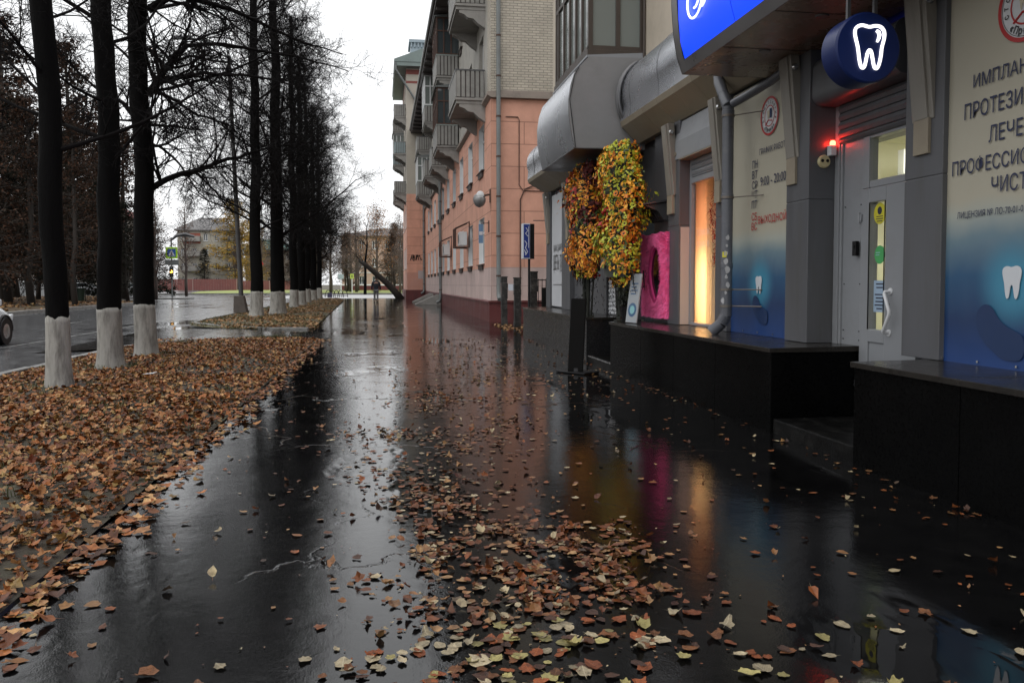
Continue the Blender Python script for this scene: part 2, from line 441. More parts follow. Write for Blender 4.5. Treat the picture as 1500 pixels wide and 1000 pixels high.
# pavement, with the crossing drive cut out of the verge side
pv = MB()
def grid(mb, x0, x1, y0, y1, nx, ny, zf, mi=0):
    b = len(mb.v)
    for j in range(ny+1):
        for i in range(nx+1):
            x = x0+(x1-x0)*i/nx; y = y0+(y1-y0)*j/ny
            mb.v.append((x, y, zf(x, y)))
    for j in range(ny):
        for i in range(nx):
            mb.f.append((b+j*(nx+1)+i, b+j*(nx+1)+i+1, b+(j+1)*(nx+1)+i+1, b+(j+1)*(nx+1)+i)); mb.m.append(mi)
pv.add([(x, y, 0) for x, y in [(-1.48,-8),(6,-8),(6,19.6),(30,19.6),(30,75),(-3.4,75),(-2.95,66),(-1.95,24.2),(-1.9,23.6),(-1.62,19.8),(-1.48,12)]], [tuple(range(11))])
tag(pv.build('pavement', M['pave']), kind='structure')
dv = MB()
def dz(x): return .006 if x > -4.5 else .006 - .087*min(1, (-4.5-x)/2.2)
for poly in ([(-1.30,19.75),(-1.30,24.1),(-2.2,23.9),(-3.6,24.3),(-4.5,25.2),(-4.5,19.4),(-3.6,19.75)], [(-4.5,19.4),(-4.5,25.2),(-5.0,26),(-5.6,26.5),(-5.6,18.0),(-5.2,18.4)], [(-5.6,18.0),(-5.6,26.5),(-6.2,28.2),(-6.9,28.2),(-6.9,17.6)]):
    dv.add([(x, y, dz(x)) for x, y in poly], [tuple(range(len(poly)))])
tag(dv.build('driveway', M['drive']), kind='structure')
# road paint
mk = MB()
for k in range(8):
    y = 2+k*9
    mk.quad((-11.0,y,-.08), (-10.88,y,-.08), (-10.88,y+3.2,-.08), (-11.0,y+3.2,-.08))
mk.quad((-15.95,-30,-.08), (-15.83,-30,-.08), (-15.83,61,-.08), (-15.95,61,-.08))
mk.quad((-8.2,14,-.08), (-8.1,14,-.08), (-8.1,40,-.08), (-8.2,40,-.08))
tag(mk.build('road_markings', M['mark']), kind='structure')

def kerb(name, pts, w=.14, z0=-.13, z1=.05):
    mb = MB()
    for a, b in zip(pts[:-1], pts[1:]):
        a = Vector((*a, 0)); b = Vector((*b, 0)); L = (b-a).length; n = max(1, int(L/1.0+.5)); d = (b-a)/n; t = d.normalized(); s = Vector((-t.y, t.x, 0))
        for k in range(n):
            p = a+d*k+t*.006; q = a+d*(k+1)-t*.006; c = (p+q)/2
            dz = random.uniform(-.008, .008)
            mb.obox((c.x, c.y, (z0+z1)/2+dz), (q-p)/2, s*w/2, Vector((0,0,(z1-z0)/2)))
    o = mb.build(name, M['kerb'], bevel=.012); tag(o, kind='structure'); return o
kerb('kerb', [(-5.28,-8),(-5.28,17.4),(-5.0,18.6),(-4.4,19.4),(-3.6,19.72)])
kerb('kerb', [(-2.1,24.0),(-3.4,24.3),(-4.8,25.6),(-6.1,28.0),(-6.25,30),(-6.3,60),(-6.0,70),(-4.6,75.6)], z1=.07)
kerb('kerb', [(-16.55,-30),(-16.55,62),(-18.4,66),(-23.8,76),(-30,93.5)], w=.3, z1=.06)
kerb('kerb', [(40,110.2),(-25,110.2),(-31.8,150)], w=.3, z1=.06)
kerb('kerb', [(-1.53,-4),(-1.53,4.2)], w=.045, z0=-.05, z1=.008)

# verges: gently humped earth under the leaves
def hump(x, y, x0, x1):
    e = min(1, max(0, min(x-x0, x1-x)/.5))
    return .012 + .05*e + .03*e*mnoise.noise(Vector((x*.9, y*.9, 0)))
v1 = MB(); grid(v1, -5.2, -1.49, -6, 19.72, 24, 130, lambda x, y: hump(x, y, -5.2, -1.49))
# shape the street-crossing end: drop the corner under the drive
for i, (x, y, z) in enumerate(v1.v):
    lim = 19.72 if x > -3.6 else 19.72-(abs(x+3.6)/1.6)**2*2.2
    if y > lim: v1.v[i] = (x, lim, z*.2)
    if y > 19.2: v1.v[i] = (x, min(y, lim), .008)
tag(v1.build('verge', M['soil'], smooth=True), kind='structure')
def v2_edges(y):
    t = (y-24)/(75-24)
    xr = -1.98 - 1.3*t - (max(0, t-.9)*6)
    xl = -6.22
    if y < 28.5: xl = -2.1 - 4.1*math.sqrt(max(0, 1-((28.5-y)/4.5)**2))
    if y > 66: xl = -6.2 + 2.4*((y-66)/9)**1.5
    return xl, xr
v2 = MB(); b0 = 0; NY = 110; NX = 10
for j in range(NY+1):
    y = 24.1+(75.2-24.1)*j/NY; xl, xr = v2_edges(y)
    for i in range(NX+1):
        x = xl+(xr-xl)*i/NX; v2.v.append((x, y, hump(x, y, xl, xr)))
for j in range(NY):
    for i in range(NX):
        v2.f.append((j*(NX+1)+i, j*(NX+1)+i+1, (j+1)*(NX+1)+i+1, (j+1)*(NX+1)+i)); v2.m.append(0)
M['soil2'] = pm('mossy_soil', (.06,.05,.022), .8, .5, 5, .8, 40, dirt=(.10,.10,.03), dscale=.8, damt=.9)
tag(v2.build('verge', M['soil2'], smooth=True), kind='structure')
poly_sheet('far_verge', [(-16.7,-40),(-16.7,62),(-18.6,66.2),(-24,76.2),(-30.2,93.8),(-85,96),(-85,-40)], .02, M['far_soil'])
poly_sheet('far_lawn', [(60,110.4),(-24.8,110.4),(-31.6,150),(-30,184),(60,184)], .02, M['lawn'])
M['palepave'] = pm('pale_wet_paving', (.46,.46,.47), .35, .1, .3, dirt=(.3,.3,.3), dscale=.15, damt=.5)
poly_sheet('far_pavement', [(-11,79.5),(60,79.5),(60,106),(-11,106)], -.07, M['palepave'])
poly_sheet('far_path', [(-22,20),(-20.4,20),(-20.4,58),(-40,70),(-40,67),(-22,56)], .026, M['road'])

# ------------------------------------------------------------------ leaves
LEAF = [(.70,-90),(.66,-62),(.88,-38),(.74,-12),(.98,18),(.80,46),(1.16,90),(.80,134),(.98,162),(.74,192),(.88,218),(.66,242)]
LEAF2 = [(.75,-90),(.95,-50),(.95,-10),(.85,35),(1.15,90),(.85,145),(.95,190),(.95,230)]
def leaf_verts(size, shape, rng, curl=.5, stem=True, fine=False):
    ax = rng.uniform(.66, 1.0); k1 = rng.uniform(-.25, 1)*curl; k2 = rng.uniform(-.3, 1)*curl; tw = rng.uniform(-.5, .5)*curl
    ph = rng.uniform(0, 6.28); fold = rng.uniform(-.15, .5)*curl
    def place(r, a):
        x = r*math.cos(R(a))*ax; y = r*math.sin(R(a))
        z = k1*x*x + k2*y*y*.6 + tw*x*y + fold*abs(x) + max(0, r-.8)*curl*rng.uniform(-.3, 1.1) + (.06*curl+.02)*math.sin(4*x+ph)*math.cos(5*y+ph) + rng.uniform(-.02, .02)
        return Vector((x, y, z))
    n = len(shape)
    if fine:
        pts = []
        for i, (r, a) in enumerate(shape):           # twice the outline points, toothed
            r2, a2 = shape[(i+1) % n]; a2 = a2 if a2 > a else a2+360
            pts.append((r*rng.uniform(.88, 1.08), a)); pts.append(((r+r2)/2*rng.uniform(.86, 1.1), (a+a2)/2))
        n = len(pts)
        vs = [place(0, 0)] + [place(r*.5, a) for r, a in pts] + [place(r, a) for r, a in pts]
        fs = [(0, i+1, (i+1) % n+1) for i in range(n)] + [(1+i, 1+n+i, 1+n+(i+1) % n, 1+(i+1) % n) for i in range(n)]
    else:
        vs = [place(0, 0)] + [place(r*rng.uniform(.78, 1.12), a) for r, a in shape]
        fs = [(0, i+1, (i+1) % n+1) for i in range(n)]
    if stem:
        b = len(vs); vs += [Vector((-.03,-.6,.0)), Vector((.03,-.6,.0)), Vector((rng.uniform(-.3,.3),-1.4,.05))]; fs.append((b, b+1, b+2))
    return [v*size for v in vs], fs
def single_leaf_mat(name, c, pale):
    m, nt, b = _nodes(name); N = nt.nodes
    tc = N.new('ShaderNodeTexCoord'); sp = N.new('ShaderNodeSeparateXYZ'); lk(nt, tc.outputs['Object'], sp.inputs[0])
    def mth(op, a, b_=None):
        q = N.new('ShaderNodeMath'); q.operation = op
        for i, x in enumerate((a, b_)):
            if x is None: continue
            if isinstance(x, (int, float)): q.inputs[i].default_value = x
            else: lk(nt, x, q.inputs[i])
        return q.outputs[0]
    axx = mth('ABSOLUTE', sp.outputs['X'])
    rib = mth('LESS_THAN', axx, .028)
    side = mth('LESS_THAN', mth('FRACT', mth('MULTIPLY', mth('SUBTRACT', sp.outputs['Y'], mth('MULTIPLY', axx, .8)), 4.2)), .10)
    vein = mth('MULTIPLY', mth('MAXIMUM', rib, mth('MULTIPLY', side, .6)), .45)
    oi = N.new('ShaderNodeObjectInfo')
    n1 = N.new('ShaderNodeTexNoise'); n1.noise_dimensions = '4D'; n1.inputs['Scale'].default_value = 2.0; n1.inputs['Detail'].default_value = 7; n1.inputs['Roughness'].default_value = .65
    lk(nt, tc.outputs['Object'], n1.inputs['Vector']); lk(nt, mth('MULTIPLY', oi.outputs['Random'], 40), n1.inputs['W'])
    cr = N.new('ShaderNodeValToRGB'); e = cr.color_ramp.elements
    e[0].position = .30; e[0].color = (*[q*.22 for q in c], 1); e[1].position = .72; e[1].color = (*pale, 1)
    q = e.new(.46); q.color = (*c, 1); q = e.new(.58); q.color = (*[v*1.25 for v in c], 1)
    lk(nt, n1.outputs['Fac'], cr.inputs[0])
    hs = N.new('ShaderNodeHueSaturation'); lk(nt, cr.outputs['Color'], hs.inputs['Color']); lk(nt, mth('ADD', mth('MULTIPLY', oi.outputs['Random'], .9), .55), hs.inputs['Value'])
    mi = N.new('ShaderNodeMix'); mi.data_type = 'RGBA'; lk(nt, vein, mi.inputs['Factor']); lk(nt, hs.outputs['Color'], mi.inputs['A']); mi.inputs['B'].default_value = (*[min(1, v*1.5+.02) for v in pale], 1)
    lk(nt, mi.outputs['Result'], b.inputs['Base Color']); b.inputs['Roughness'].default_value = .42; b.inputs['Specular IOR Level'].default_value = .4
    bp = N.new('ShaderNodeBump'); bp.inputs['Strength'].default_value = .6; bp.inputs['Distance'].default_value = .03; lk(nt, mth('SUBTRACT', n1.outputs['Fac'], vein), bp.inputs['Height']); lk(nt, bp.outputs['Normal'], b.inputs['Normal'])
    return m
def add_leaf(mb, x, y, z, size, rng, curl=.5, tilt=.25, shape=LEAF, stem=True):
    vs, fs = leaf_verts(size, shape, rng, curl, stem)
    m = Matrix.Rotation(rng.uniform(0, 6.283), 3, 'Z') @ Matrix.Rotation(rng.gauss(0, tilt), 3, 'X') @ Matrix.Rotation(rng.gauss(0, tilt), 3, 'Y')
    vs = [m @ v for v in vs]
    mz = min(v.z for v in vs)
    o = Vector((x, y, z - mz*.8))
    mb.add([v+o for v in vs], fs)

M['litter'] = leafmat('verge_leaves', [(.022,.007,.003),(.12,.035,.009),(.36,.125,.032),(.06,.018,.006),(.31,.135,.040),(.18,.047,.012),(.50,.29,.12),(.13,.030,.008),(.30,.19,.06),(.03,.010,.004)], .5, .3)
M['leaf'] = leafmat('wet_leaves', [(.02,.008,.004),(.15,.045,.012),(.30,.17,.07),(.06,.018,.005),(.22,.066,.017),(.03,.011,.005),(.42,.34,.2)], .5, .35)
rng = random.Random(11)
lit = MB()
for k in range(44000):
    y = .6 + 19.0*rng.random()**1.3; x = rng.uniform(-5.15, -1.50)
    if y > 18 and x < -3.9 and rng.random() < .8: continue
    near_trunk = any((x-a)**2+(y-b)**2 < .45**2 for a, b in ((-3.87,10.63),(-4.04,13.04),(-4.08,15.1)))
    if near_trunk and rng.random() < .7: continue
    thin = mnoise.noise(Vector((x*.8, y*.8, 3.3)))
    if thin < -.28 and rng.random() < .6: continue
    add_leaf(lit, x, y, hump(x, y, -5.2, -1.49)+rng.uniform(0, .02), rng.uniform(.017, .037), rng, .6, .36, LEAF2 if y > 7 else LEAF, y < 7)
for k in range(900):     # strays over the edge on to the asphalt
    y = 2.2 + 17.4*rng.random()**1.3
    e = .10+.16*max(0, mnoise.noise(Vector((y*.7, 0, 9))))
    x = -1.48 + abs(rng.gauss(0, e))
    add_leaf(lit, x, y, .004, rng.uniform(.028, .052), rng, .5, .15, LEAF, y < 8)
tag(lit.build('fallen_leaves', M['litter']), label='thick carpet of brown fallen leaves covering the near verge', kind='stuff')
lit = MB()
for k in range(11000):
    y = 24.2 + 50*rng.random()**1.6; xl, xr = v2_edges(y)
    u = rng.random()**.7; x = xl+(xr-xl)*u
    if mnoise.noise(Vector((x*.5, y*.35, 1.3))) < -.05 and rng.random() < .75: continue
    add_leaf(lit, x, y, hump(x, y, xl, xr)+.006, rng.uniform(.03, .06), rng, .6, .3, LEAF2, False)
M['litter_b'] = leafmat('far_verge_leaves', [(.05,.022,.009),(.22,.10,.03),(.34,.19,.07),(.13,.05,.015),(.28,.14,.045),(.19,.13,.045)], .55)
tag(lit.build('fallen_leaves', M['litter_b']), label='thinner brown leaves on the grassy verge beyond the drive', kind='stuff')
lit = MB()
for k in range(9000):
    y = rng.uniform(18, 92); x = -16.9 - 24*rng.random()**1.3
    if y > 62 and x > -18-(y-62)*.42: continue
    if mnoise.noise(Vector((x*.2, y*.2, 4))) < -.1 and rng.random() < .8: continue
    add_leaf(lit, x, y, .03, rng.uniform(.07, .12), rng, .6, .3, LEAF2, False)
tag(lit.build('fallen_leaves', M['litter_b']), label='brown leaves strewn over the verge across the road', kind='stuff')

# grass tufts on the verges
M['grass'] = leafmat('grass_blades', [(.03,.035,.01),(.07,.08,.02),(.10,.085,.03),(.05,.065,.018)], .6)
gr = MB()
def tuft(mb, x, y, z, n, h, rng, spread=.06):
    for _ in range(n):
        a = rng.uniform(0, 6.283); r = rng.uniform(0, spread); px, py = x+r*math.cos(a), y+r*math.sin(a)
        b = rng.uniform(0, 6.283); l = h*rng.uniform(.5, 1.2); dx, dy = math.cos(b)*l*.5, math.sin(b)*l*.5; wv = Vector((-math.sin(b), math.cos(b), 0))*.004
        p0 = Vector((px, py, z)); p1 = p0+Vector((dx*.4, dy*.4, l*.7)); p2 = p0+Vector((dx, dy, l))
        mb.add([p0-wv, p0+wv, p1+wv*.7, p1-wv*.7, p2], [(0,1,2,3),(3,2,4)])
for _ in range(420):
    y = 3+16.5*rng.random(); x = rng.uniform(-5.1, -1.6)
    if mnoise.noise(Vector((x*.8, y*.8, 3.3))) > .05 and rng.random() < .8: continue
    tuft(gr, x, y, hump(x, y, -5.2, -1.49), rng.randint(4, 12), .07, rng)
for _ in range(60): tuft(gr, rng.gauss(-2.6, .25), 19.5+rng.gauss(0, .08), .01, 14, .12, rng)
for (tx, ty) in ((-3.87,10.63),(-4.04,13.04),(-4.08,15.1)):
    for _ in range(16): 
        a = rng.uniform(0, 6.28); tuft(gr, tx+.34*math.cos(a), ty+.34*math.sin(a), .05, 8, .08, rng)
for _ in range(900):
    y = 24.3+45*rng.random()**1.5; xl, xr = v2_edges(y); x = xl+(xr-xl)*rng.random()**1.3
    tuft(gr, x, y, hump(x, y, xl, xr), rng.randint(6, 14), .09, rng, .12)
tag(gr.build('grass', M['grass']), label='short autumn grass poking through the leaves', kind='stuff')

# the drift on the pavement: 300 nearest leaves are things, the rest is stuff
def drift_point(rng):
    while True:
        y = 2.35 + 17*rng.random()**1.7
        c = .42 + .02*math.sin(y*1.7) + (.11*(y-5.5) if y > 5.5 else 0)
        wd = .16 + .045*y if y < 6 else .38+.028*y
        u = rng.random()
        if u < .70: x = rng.gauss(c, wd*.75)
        elif u < .86: x = rng.gauss(.95, .28); y = rng.uniform(2.6, 4.3)
        else: x = rng.uniform(-1.35, 3.2)
        if not (-1.4 < x < 3.25): continue
        cl = mnoise.noise(Vector((x*1.7, y*.9, 7.7)))
        cl2 = mnoise.noise(Vector((x*5.5, y*3.2, 1.7)))
        if u < .86 and (cl < -.02 or cl2 < -.08) and rng.random() < .85: continue
        if u >= .86 and rng.random() < .3: continue
        return x, y
pts = [drift_point(rng) for _ in range(3100)]
# the clump across the walk and small dense heaps
for _ in range(170): pts.append((rng.gauss(.25, .42), rng.gauss(7.1, .22)))
for _ in range(200): pts.append((rng.gauss(.30, .17), rng.gauss(5.2, .5)))
for _ in range(90): pts.append((rng.gauss(.42, .15), rng.gauss(3.1, .4)))
for _ in range(420): pts.append((rng.gauss(1.6, .7), 9+abs(rng.gauss(0, 4))))
for _ in range(160): pts.append((3.33-abs(rng.gauss(0, .07)), rng.uniform(4, 19)))
pts = [(x, y) for x, y in pts if -1.42 < x < 3.33 and y > 2.3]
pts.sort(key=lambda p: p[1]*1.0 + .15*abs(p[0]-.8))
kinds = [('brown', (.12,.043,.012), 'curled brown leaf lying on the wet asphalt'), ('russet', (.19,.048,.011), 'reddish brown leaf lying on the wet asphalt'),
         ('pale', (.30,.245,.15), 'pale tan leaf lying on the wet asphalt'), ('yellow', (.27,.23,.085), 'yellowish green leaf lying on the wet asphalt'),
         ('dark', (.055,.025,.014), 'dark soaked leaf lying on the wet asphalt')]
protos = []
PALE = {'brown': (.22,.11,.045), 'russet': (.30,.10,.03), 'pale': (.46,.41,.28), 'yellow': (.34,.30,.12), 'dark': (.09,.04,.02)}
for nm, c, lab in kinds:
    mt = single_leaf_mat('leaf_'+nm, c, PALE[nm])
    row = []
    for k in range(7):
        vs, fs = leaf_verts(1, LEAF if k % 2 == 0 else LEAF2, rng, (.05,.09,.14,.2,.3,.5,.95)[k], k != 4, True)
        mz = min(v.z for v in vs)
        me = bpy.data.meshes.new('fallen_leaf'); me.from_pydata([tuple(v-Vector((0,0,mz))) for v in vs], [], fs); me.materials.append(mt); me.update(); me.polygons.foreach_set('use_smooth', [True]*len(me.polygons)); row.append(me)
    protos.append((row, lab))
wts = [.25, .20, .29, .14, .12]
first = None
for (x, y) in pts[:300]:
    row, lab = rng.choices(protos, wts)[0]
    me = rng.choice(row)
    o = bpy.data.objects.new('fallen_leaf', me); COL.objects.link(o)
    s = rng.choice((rng.uniform(.014, .026), rng.uniform(.02, .034), rng.uniform(.026, .042)))
    o.location = (x, y, .002+rng.uniform(0, .006)); o.scale = (s, s, s); o.rotation_euler = (rng.gauss(0, .05), rng.gauss(0, .05), rng.uniform(0, 6.283))
    tag(o, lab, 'leaf', 'fallen leaves scattered on the wet pavement')
lit = MB()
for (x, y) in pts[300:]:
    wild = rng.random() < .3
    add_leaf(lit, x, y, .003+rng.uniform(0, .006), rng.uniform(.012, .033), rng, 1.0 if wild else .18, .35 if wild else .06, LEAF if y < 12 and rng.random() < .6 else LEAF2, y < 8)
# crumbs: stalks and scraps
for _ in range(1500):
    x, y = drift_point(rng)
    vs, fs = leaf_verts(rng.uniform(.006, .014), LEAF2, rng, .5, False)
    a = rng.uniform(0, 6.28); c, s_ = math.cos(a), math.sin(a)
    lit.add([(x+v.x*c-v.y*s_*.4, y+v.x*s_+v.y*c*.4, .004+abs(v.z)) for v in vs], fs)
tag(lit.build('fallen_leaves', M['leaf']), label='drift of small fallen leaves farther up the wet pavement', kind='stuff')
# ------------------------------------------------------------------ shop building on the right
M['alu'] = pm('grey_cladding', (.080,.082,.090), .42, .12, 2.2, .05, 40, dirt=(.06,.058,.053), dscale=2.6, damt=.6, stretch=(2,2,.22))
M['alu2'] = pm('pale_cladding', (.21,.195,.17), .45, .10, 2, .05, 40, dirt=(.12,.105,.085), dscale=2.6, damt=.7, stretch=(2,2,.25))
M['metal'] = pm('brushed_metal_sheet', (.52,.535,.57), .27, .05, .5, metal=.92, rvar=.04)
M['frame_metal'] = pm('dark_grey_metal', (.10,.10,.105), .35, .15, 2, metal=.6)
M['beige'] = pm('beige_plaster', (.47,.41,.33), .85, .08, 1.5, .3, 90, dirt=(.30,.26,.21), dscale=1.1, damt=.5)
M['granite'] = pm('polished_black_granite', (.0016,.0016,.0017), .30, .5, 40, spec=.05, rvar=.1, dirt=(.004,.004,.004), dscale=2.5, damt=.6)
M['granite2'] = pm('grey_granite', (.011,.011,.012), .26, .4, 50, spec=.35, rvar=.08, dirt=(.02,.02,.02), dscale=2.5, damt=.6)
M['ledge'] = pm('wet_ledge', (.020,.018,.016), .20, .3, 4, .15, 60, rvar=.12, spec=.2, dirt=(.007,.0065,.006), dscale=2.2, damt=.8)
M['soffit'] = pm('soffit_panel', (.24,.205,.15), .5, .1, 1.5, dirt=(.15,.12,.09), dscale=1.2, damt=.5)
M['white'] = pm('white_plastic', (.62,.63,.65), .35, .05, 2, dirt=(.45,.45,.45), dscale=2, damt=.4)
M['pvc'] = pm('grey_white_plastic', (.225,.235,.25), .4, .06, 2, dirt=(.14,.14,.14), dscale=2, damt=.5)
M['black'] = pm('black_paint', (.006,.006,.007), .4, .3, 5, spec=.3)
M['pipe'] = pm('slate_grey_pipe', (.085,.09,.105), .35, .15, 3, dirt=(.16,.16,.17), dscale=4, damt=.5)
M['steel'] = pm('steel', (.5,.5,.5), .25, .1, 4, metal=.9)
M['brown'] = pm('weathered_brown_wood', (.045,.032,.024), .55, .3, 5, .2, 60)
M['pane'] = glassmat('window_pane')
M['clear'] = clearglass('clear_glass', (.93,.95,.94))

shop = root('shop_building', 'beige building with a grey clad shop front, curved metal canopy and black granite base', 'building', loc=(4, 10, 0))
X0 = 3.35
# plinth either side of the doors
def plinth(y0, y1, mt, name='plinth'):
    mb = MB(); y = y0; k = 0
    while y < y1-1e-6:
        e = min(y+1.22, y1)
        if y1-e < .25: e = y1
        mb.box(X0, 4.3, y+.003, e-.003, -.05, .70); y = e
    o = mb.build(name, mt, shop, bevel=.004)
    m2 = MB(); m2.prism([(X0-.025,.702),(X0-.025,.742),(4.18,.752),(4.18,.702)], y0-.012, y1+.012, 'y')
    m2.build('ledge', M['ledge'], o, bevel=.004)
    return o
plinth(-3.0, 5.42, M['granite']); plinth(6.98 - 1.33, 5.66, M['granite'], 'plinth_edge') if False else None
plinth(6.69, 11.80, M['granite'])
plinth(13.25, 19.45, M['granite2'])
# steps
sm = MB(); sm.box(X0+.02, 4.25, 5.42, 6.69, -.05, .125)
M['step'] = pm('worn_black_step', (.004,.004,.004), .35, .5, 6, .3, 60, dirt=(.03,.029,.027), dscale=7, damt=.5, spec=.12)
sm.build('step', M['step'], shop, bevel=.012)
sm = MB(); sm.box(X0+.03, 4.3, 11.80, 13.25, -.05, .10); sm.box(X0+.02, X0+.07, 11.82, 13.23, .10, .115, 1)
sm.build('step', [M['step'], M['steel']], shop)
# clad wall behind everything
wl = MB()
XW = 4.02
wl.box(XW, 4.6, -3, 5.30, .7, 3.55); wl.box(4.21, 4.6, 5.30, 5.9, .1, 3.55)
wl.box(XW, 4.6, 8.7, 9.29, .7, 3.55); wl.box(XW, 4.19, 7.12, 8.7, .7, 3.55); wl.box(XW, 4.19, 10.76, 11.80, .7, 3.55)
wl.box(XW, 4.6, 13.25, 19.5, .7, 3.55)
wl.box(4.25, 4.6, 5.9, 7.12, 2.62, 3.55); wl.box(4.22, 4.6, 9.29, 10.76, 2.9, 3.55); wl.box(4.22, 4.6, 11.8, 13.25, 2.5, 3.55)
wl.box(4.25, 4.45, 9.3, 11.5, .6, .744)
wl.build('cladding_wall', M['alu'], shop)
uw = MB(); uw.box(4.08, 14, -3, 19.5, 3.551, 13); uw.box(4.6, 14, 19.3, 19.5, 0, 3.55); uw.box(4.62, 14, -3, -2.8, 0, 3.55)
uw.build('upper_wall', M['beige'], shop)
rf = MB(); rf.box(3.75, 14.3, -3.3, 19.8, 13.0, 13.25); rf.prism([(3.75,13.25),(14.3,13.25),(9,15.5)], -3.3, 19.8, 'y')
M['roof'] = pm('roof_sheet', (.12,.13,.13), .5, .15, .5)
rf.build('roof', M['roof'], shop)
# pillars with joints
def pillar(y0, y1, xf=3.92):
    mb = MB(); xb = 4.10 if 8.9 < y0 < 10.6 else 4.2
    for z0, z1 in ((.752, 2.08), (2.088, 3.5)): mb.box(xf, xb, y0, y1, z0, z1)
    mb.box(xf+.006, xb-.01, y0+.006, y1-.006, .752, 3.5)
    mb.build('pillar', M['alu'], shop, bevel=.004)
PIL = [(5.32,5.75,3.945), (7.10,7.52,3.90), (8.97,9.31,3.93), (10.50,10.92,3.92), (16.95,17.75,3.92), (19.0,19.48,3.92), (14.2,14.5,3.95)]
for p in PIL: pillar(*p)
# leaning fins from pillar to canopy, each with a short foot panel
def fin(yc, wd=.28, xb=3.905, zb=2.50, xt=3.81, zt=3.455, foot=.25):
    mb = MB()
    t = Vector((xt-xb, 0, zt-zb)).normalized(); nn = Vector((-t.z, 0, t.x))
    a = Vector((xb, yc, zb)); b = Vector((xt, yc, zt)); c = (a+b)/2
    mb.obox(c - nn*.03, (b-a)/2, Vector((0, wd/2, 0)), nn*.045)
    mb.obox(c + nn*.021, (b-a)/2*.985, Vector((0, wd/2*.62, 0)), nn*.012)
    o = mb.build('fin', M['alu2'], shop, bevel=.005)
    m2 = MB(); m2.box(xb-.03, xb+.03, yc-wd/2*.7, yc+wd/2*.7, zb-foot, zb+.01)
    m2.build('fin_foot', M['soffit'], o, bevel=.004)
    m3 = MB(); m3.lathe((xt+.03, yc-wd/2-.012, zt-.12), [(.022,-.02),(.034,0),(.022,.03)], 12, 0, 'y'); m3.build('bolt_cover', M['steel'], o, smooth='auto')
    return o
fin(10.76, .28); fin(9.16, .22); fin(7.40, .24); fin(5.54, .24, 3.95, 2.50, 3.855); fin(17.1, .28); fin(19.2, .28)
# curved canopy
def barrel(y0, y1, xin=4.10, name='canopy', bulge=3.63):
    prof = [(xin,4.74),(4.0,4.70)]
    cx, cz, rx, rz = 4.02, 4.18, 4.02-bulge, .52
    for k in range(13):
        a = R(88+ (k/12)*112); prof.append((cx+rx*math.cos(a), cz+rz*math.sin(a)))
    prof.append((bulge+.02, 3.80)); 
    mb = MB(); mb.sheet(prof, y0, y1, 'y', 0)
    o = mb.build(name, M['metal'], shop, smooth='auto')
    m2 = MB()
    y = y0
    while y < y1-.01:
        e = min(y1, y+.62)
        m2.prism([(bulge+.015,3.80),(bulge+.04,3.72),(3.93,3.47),(4.0,3.47),(4.0,3.80)], y+.003, e-.003, 'y'); y = e
    m2.build('soffit', M['soffit'], o, bevel=.004)
    m3 = MB(); m3.tube([(4.1,y0,4.76),(4.1,y1,4.76)], .02, 6); m3.build('flashing', M['black'], o)
    y = y0+1.15
    while y < y1-.3:
        m4 = MB(); m4.tube([(x-.002, y, z) for x, z in prof[1:]], .0045, 5)
        for x, z in prof[2:-1:3]: m4.lathe((x-.004, y+.03, z), [(.006,-.003),(.006,.003)], 6, 0, 'x')
        m4.build('seam', M['frame_metal'], o); y += 1.25
    return o
barrel(8.2, 12.36); barrel(15.05, 19.55, bulge=3.45)
# projecting section below the bay window
pp = [(4.06,4.80),(3.16,4.79),(2.94,4.56),(2.875,4.36),(2.84,4.13),(2.845,3.9),(2.875,3.68),(2.94,3.40)]
mb = MB(); mb.sheet(pp, 12.40, 15.0, 'y', 0); o = mb.build('canopy', M['metal'], shop, smooth='auto')
m2 = MB(); m2.prism(pp+[(4.06,3.40)], 12.40, 12.43, 'y'); m2.build('end_panel', M['pvc'] if False else pm('grey_end_sheet', (.20,.20,.205), .4, .08, 1.5, dirt=(.14,.14,.14), dscale=2, damt=.4), o)
m2 = MB(); m2.box(2.93, 4.06, 12.4, 15.0, 3.385, 3.40); m2.build('soffit', M['frame_metal'], o)
m2 = MB()
for q in range(2):
    pf = [(4.08,4.72)] + [(4.02+(.43)*math.cos(R(88+k/12*150)), 4.16+.57*math.sin(R(88+k/12*150))) for k in range(13)]
    m2.tube([(x, 12.34-.05*q*2, z) for x, z in pf], .022, 6)
m2.sheet(pf, 12.24, 12.39, 'y'); m2.build('collar', M['frame_metal'], o, smooth='auto')
m2 = MB(); m2.tube([(3.0,12.385,4.62),(2.93,12.385,4.5),(2.855,12.385,4.13),(2.95,12.385,3.4)], .006, 5); m2.build('seam', M['black'], o)

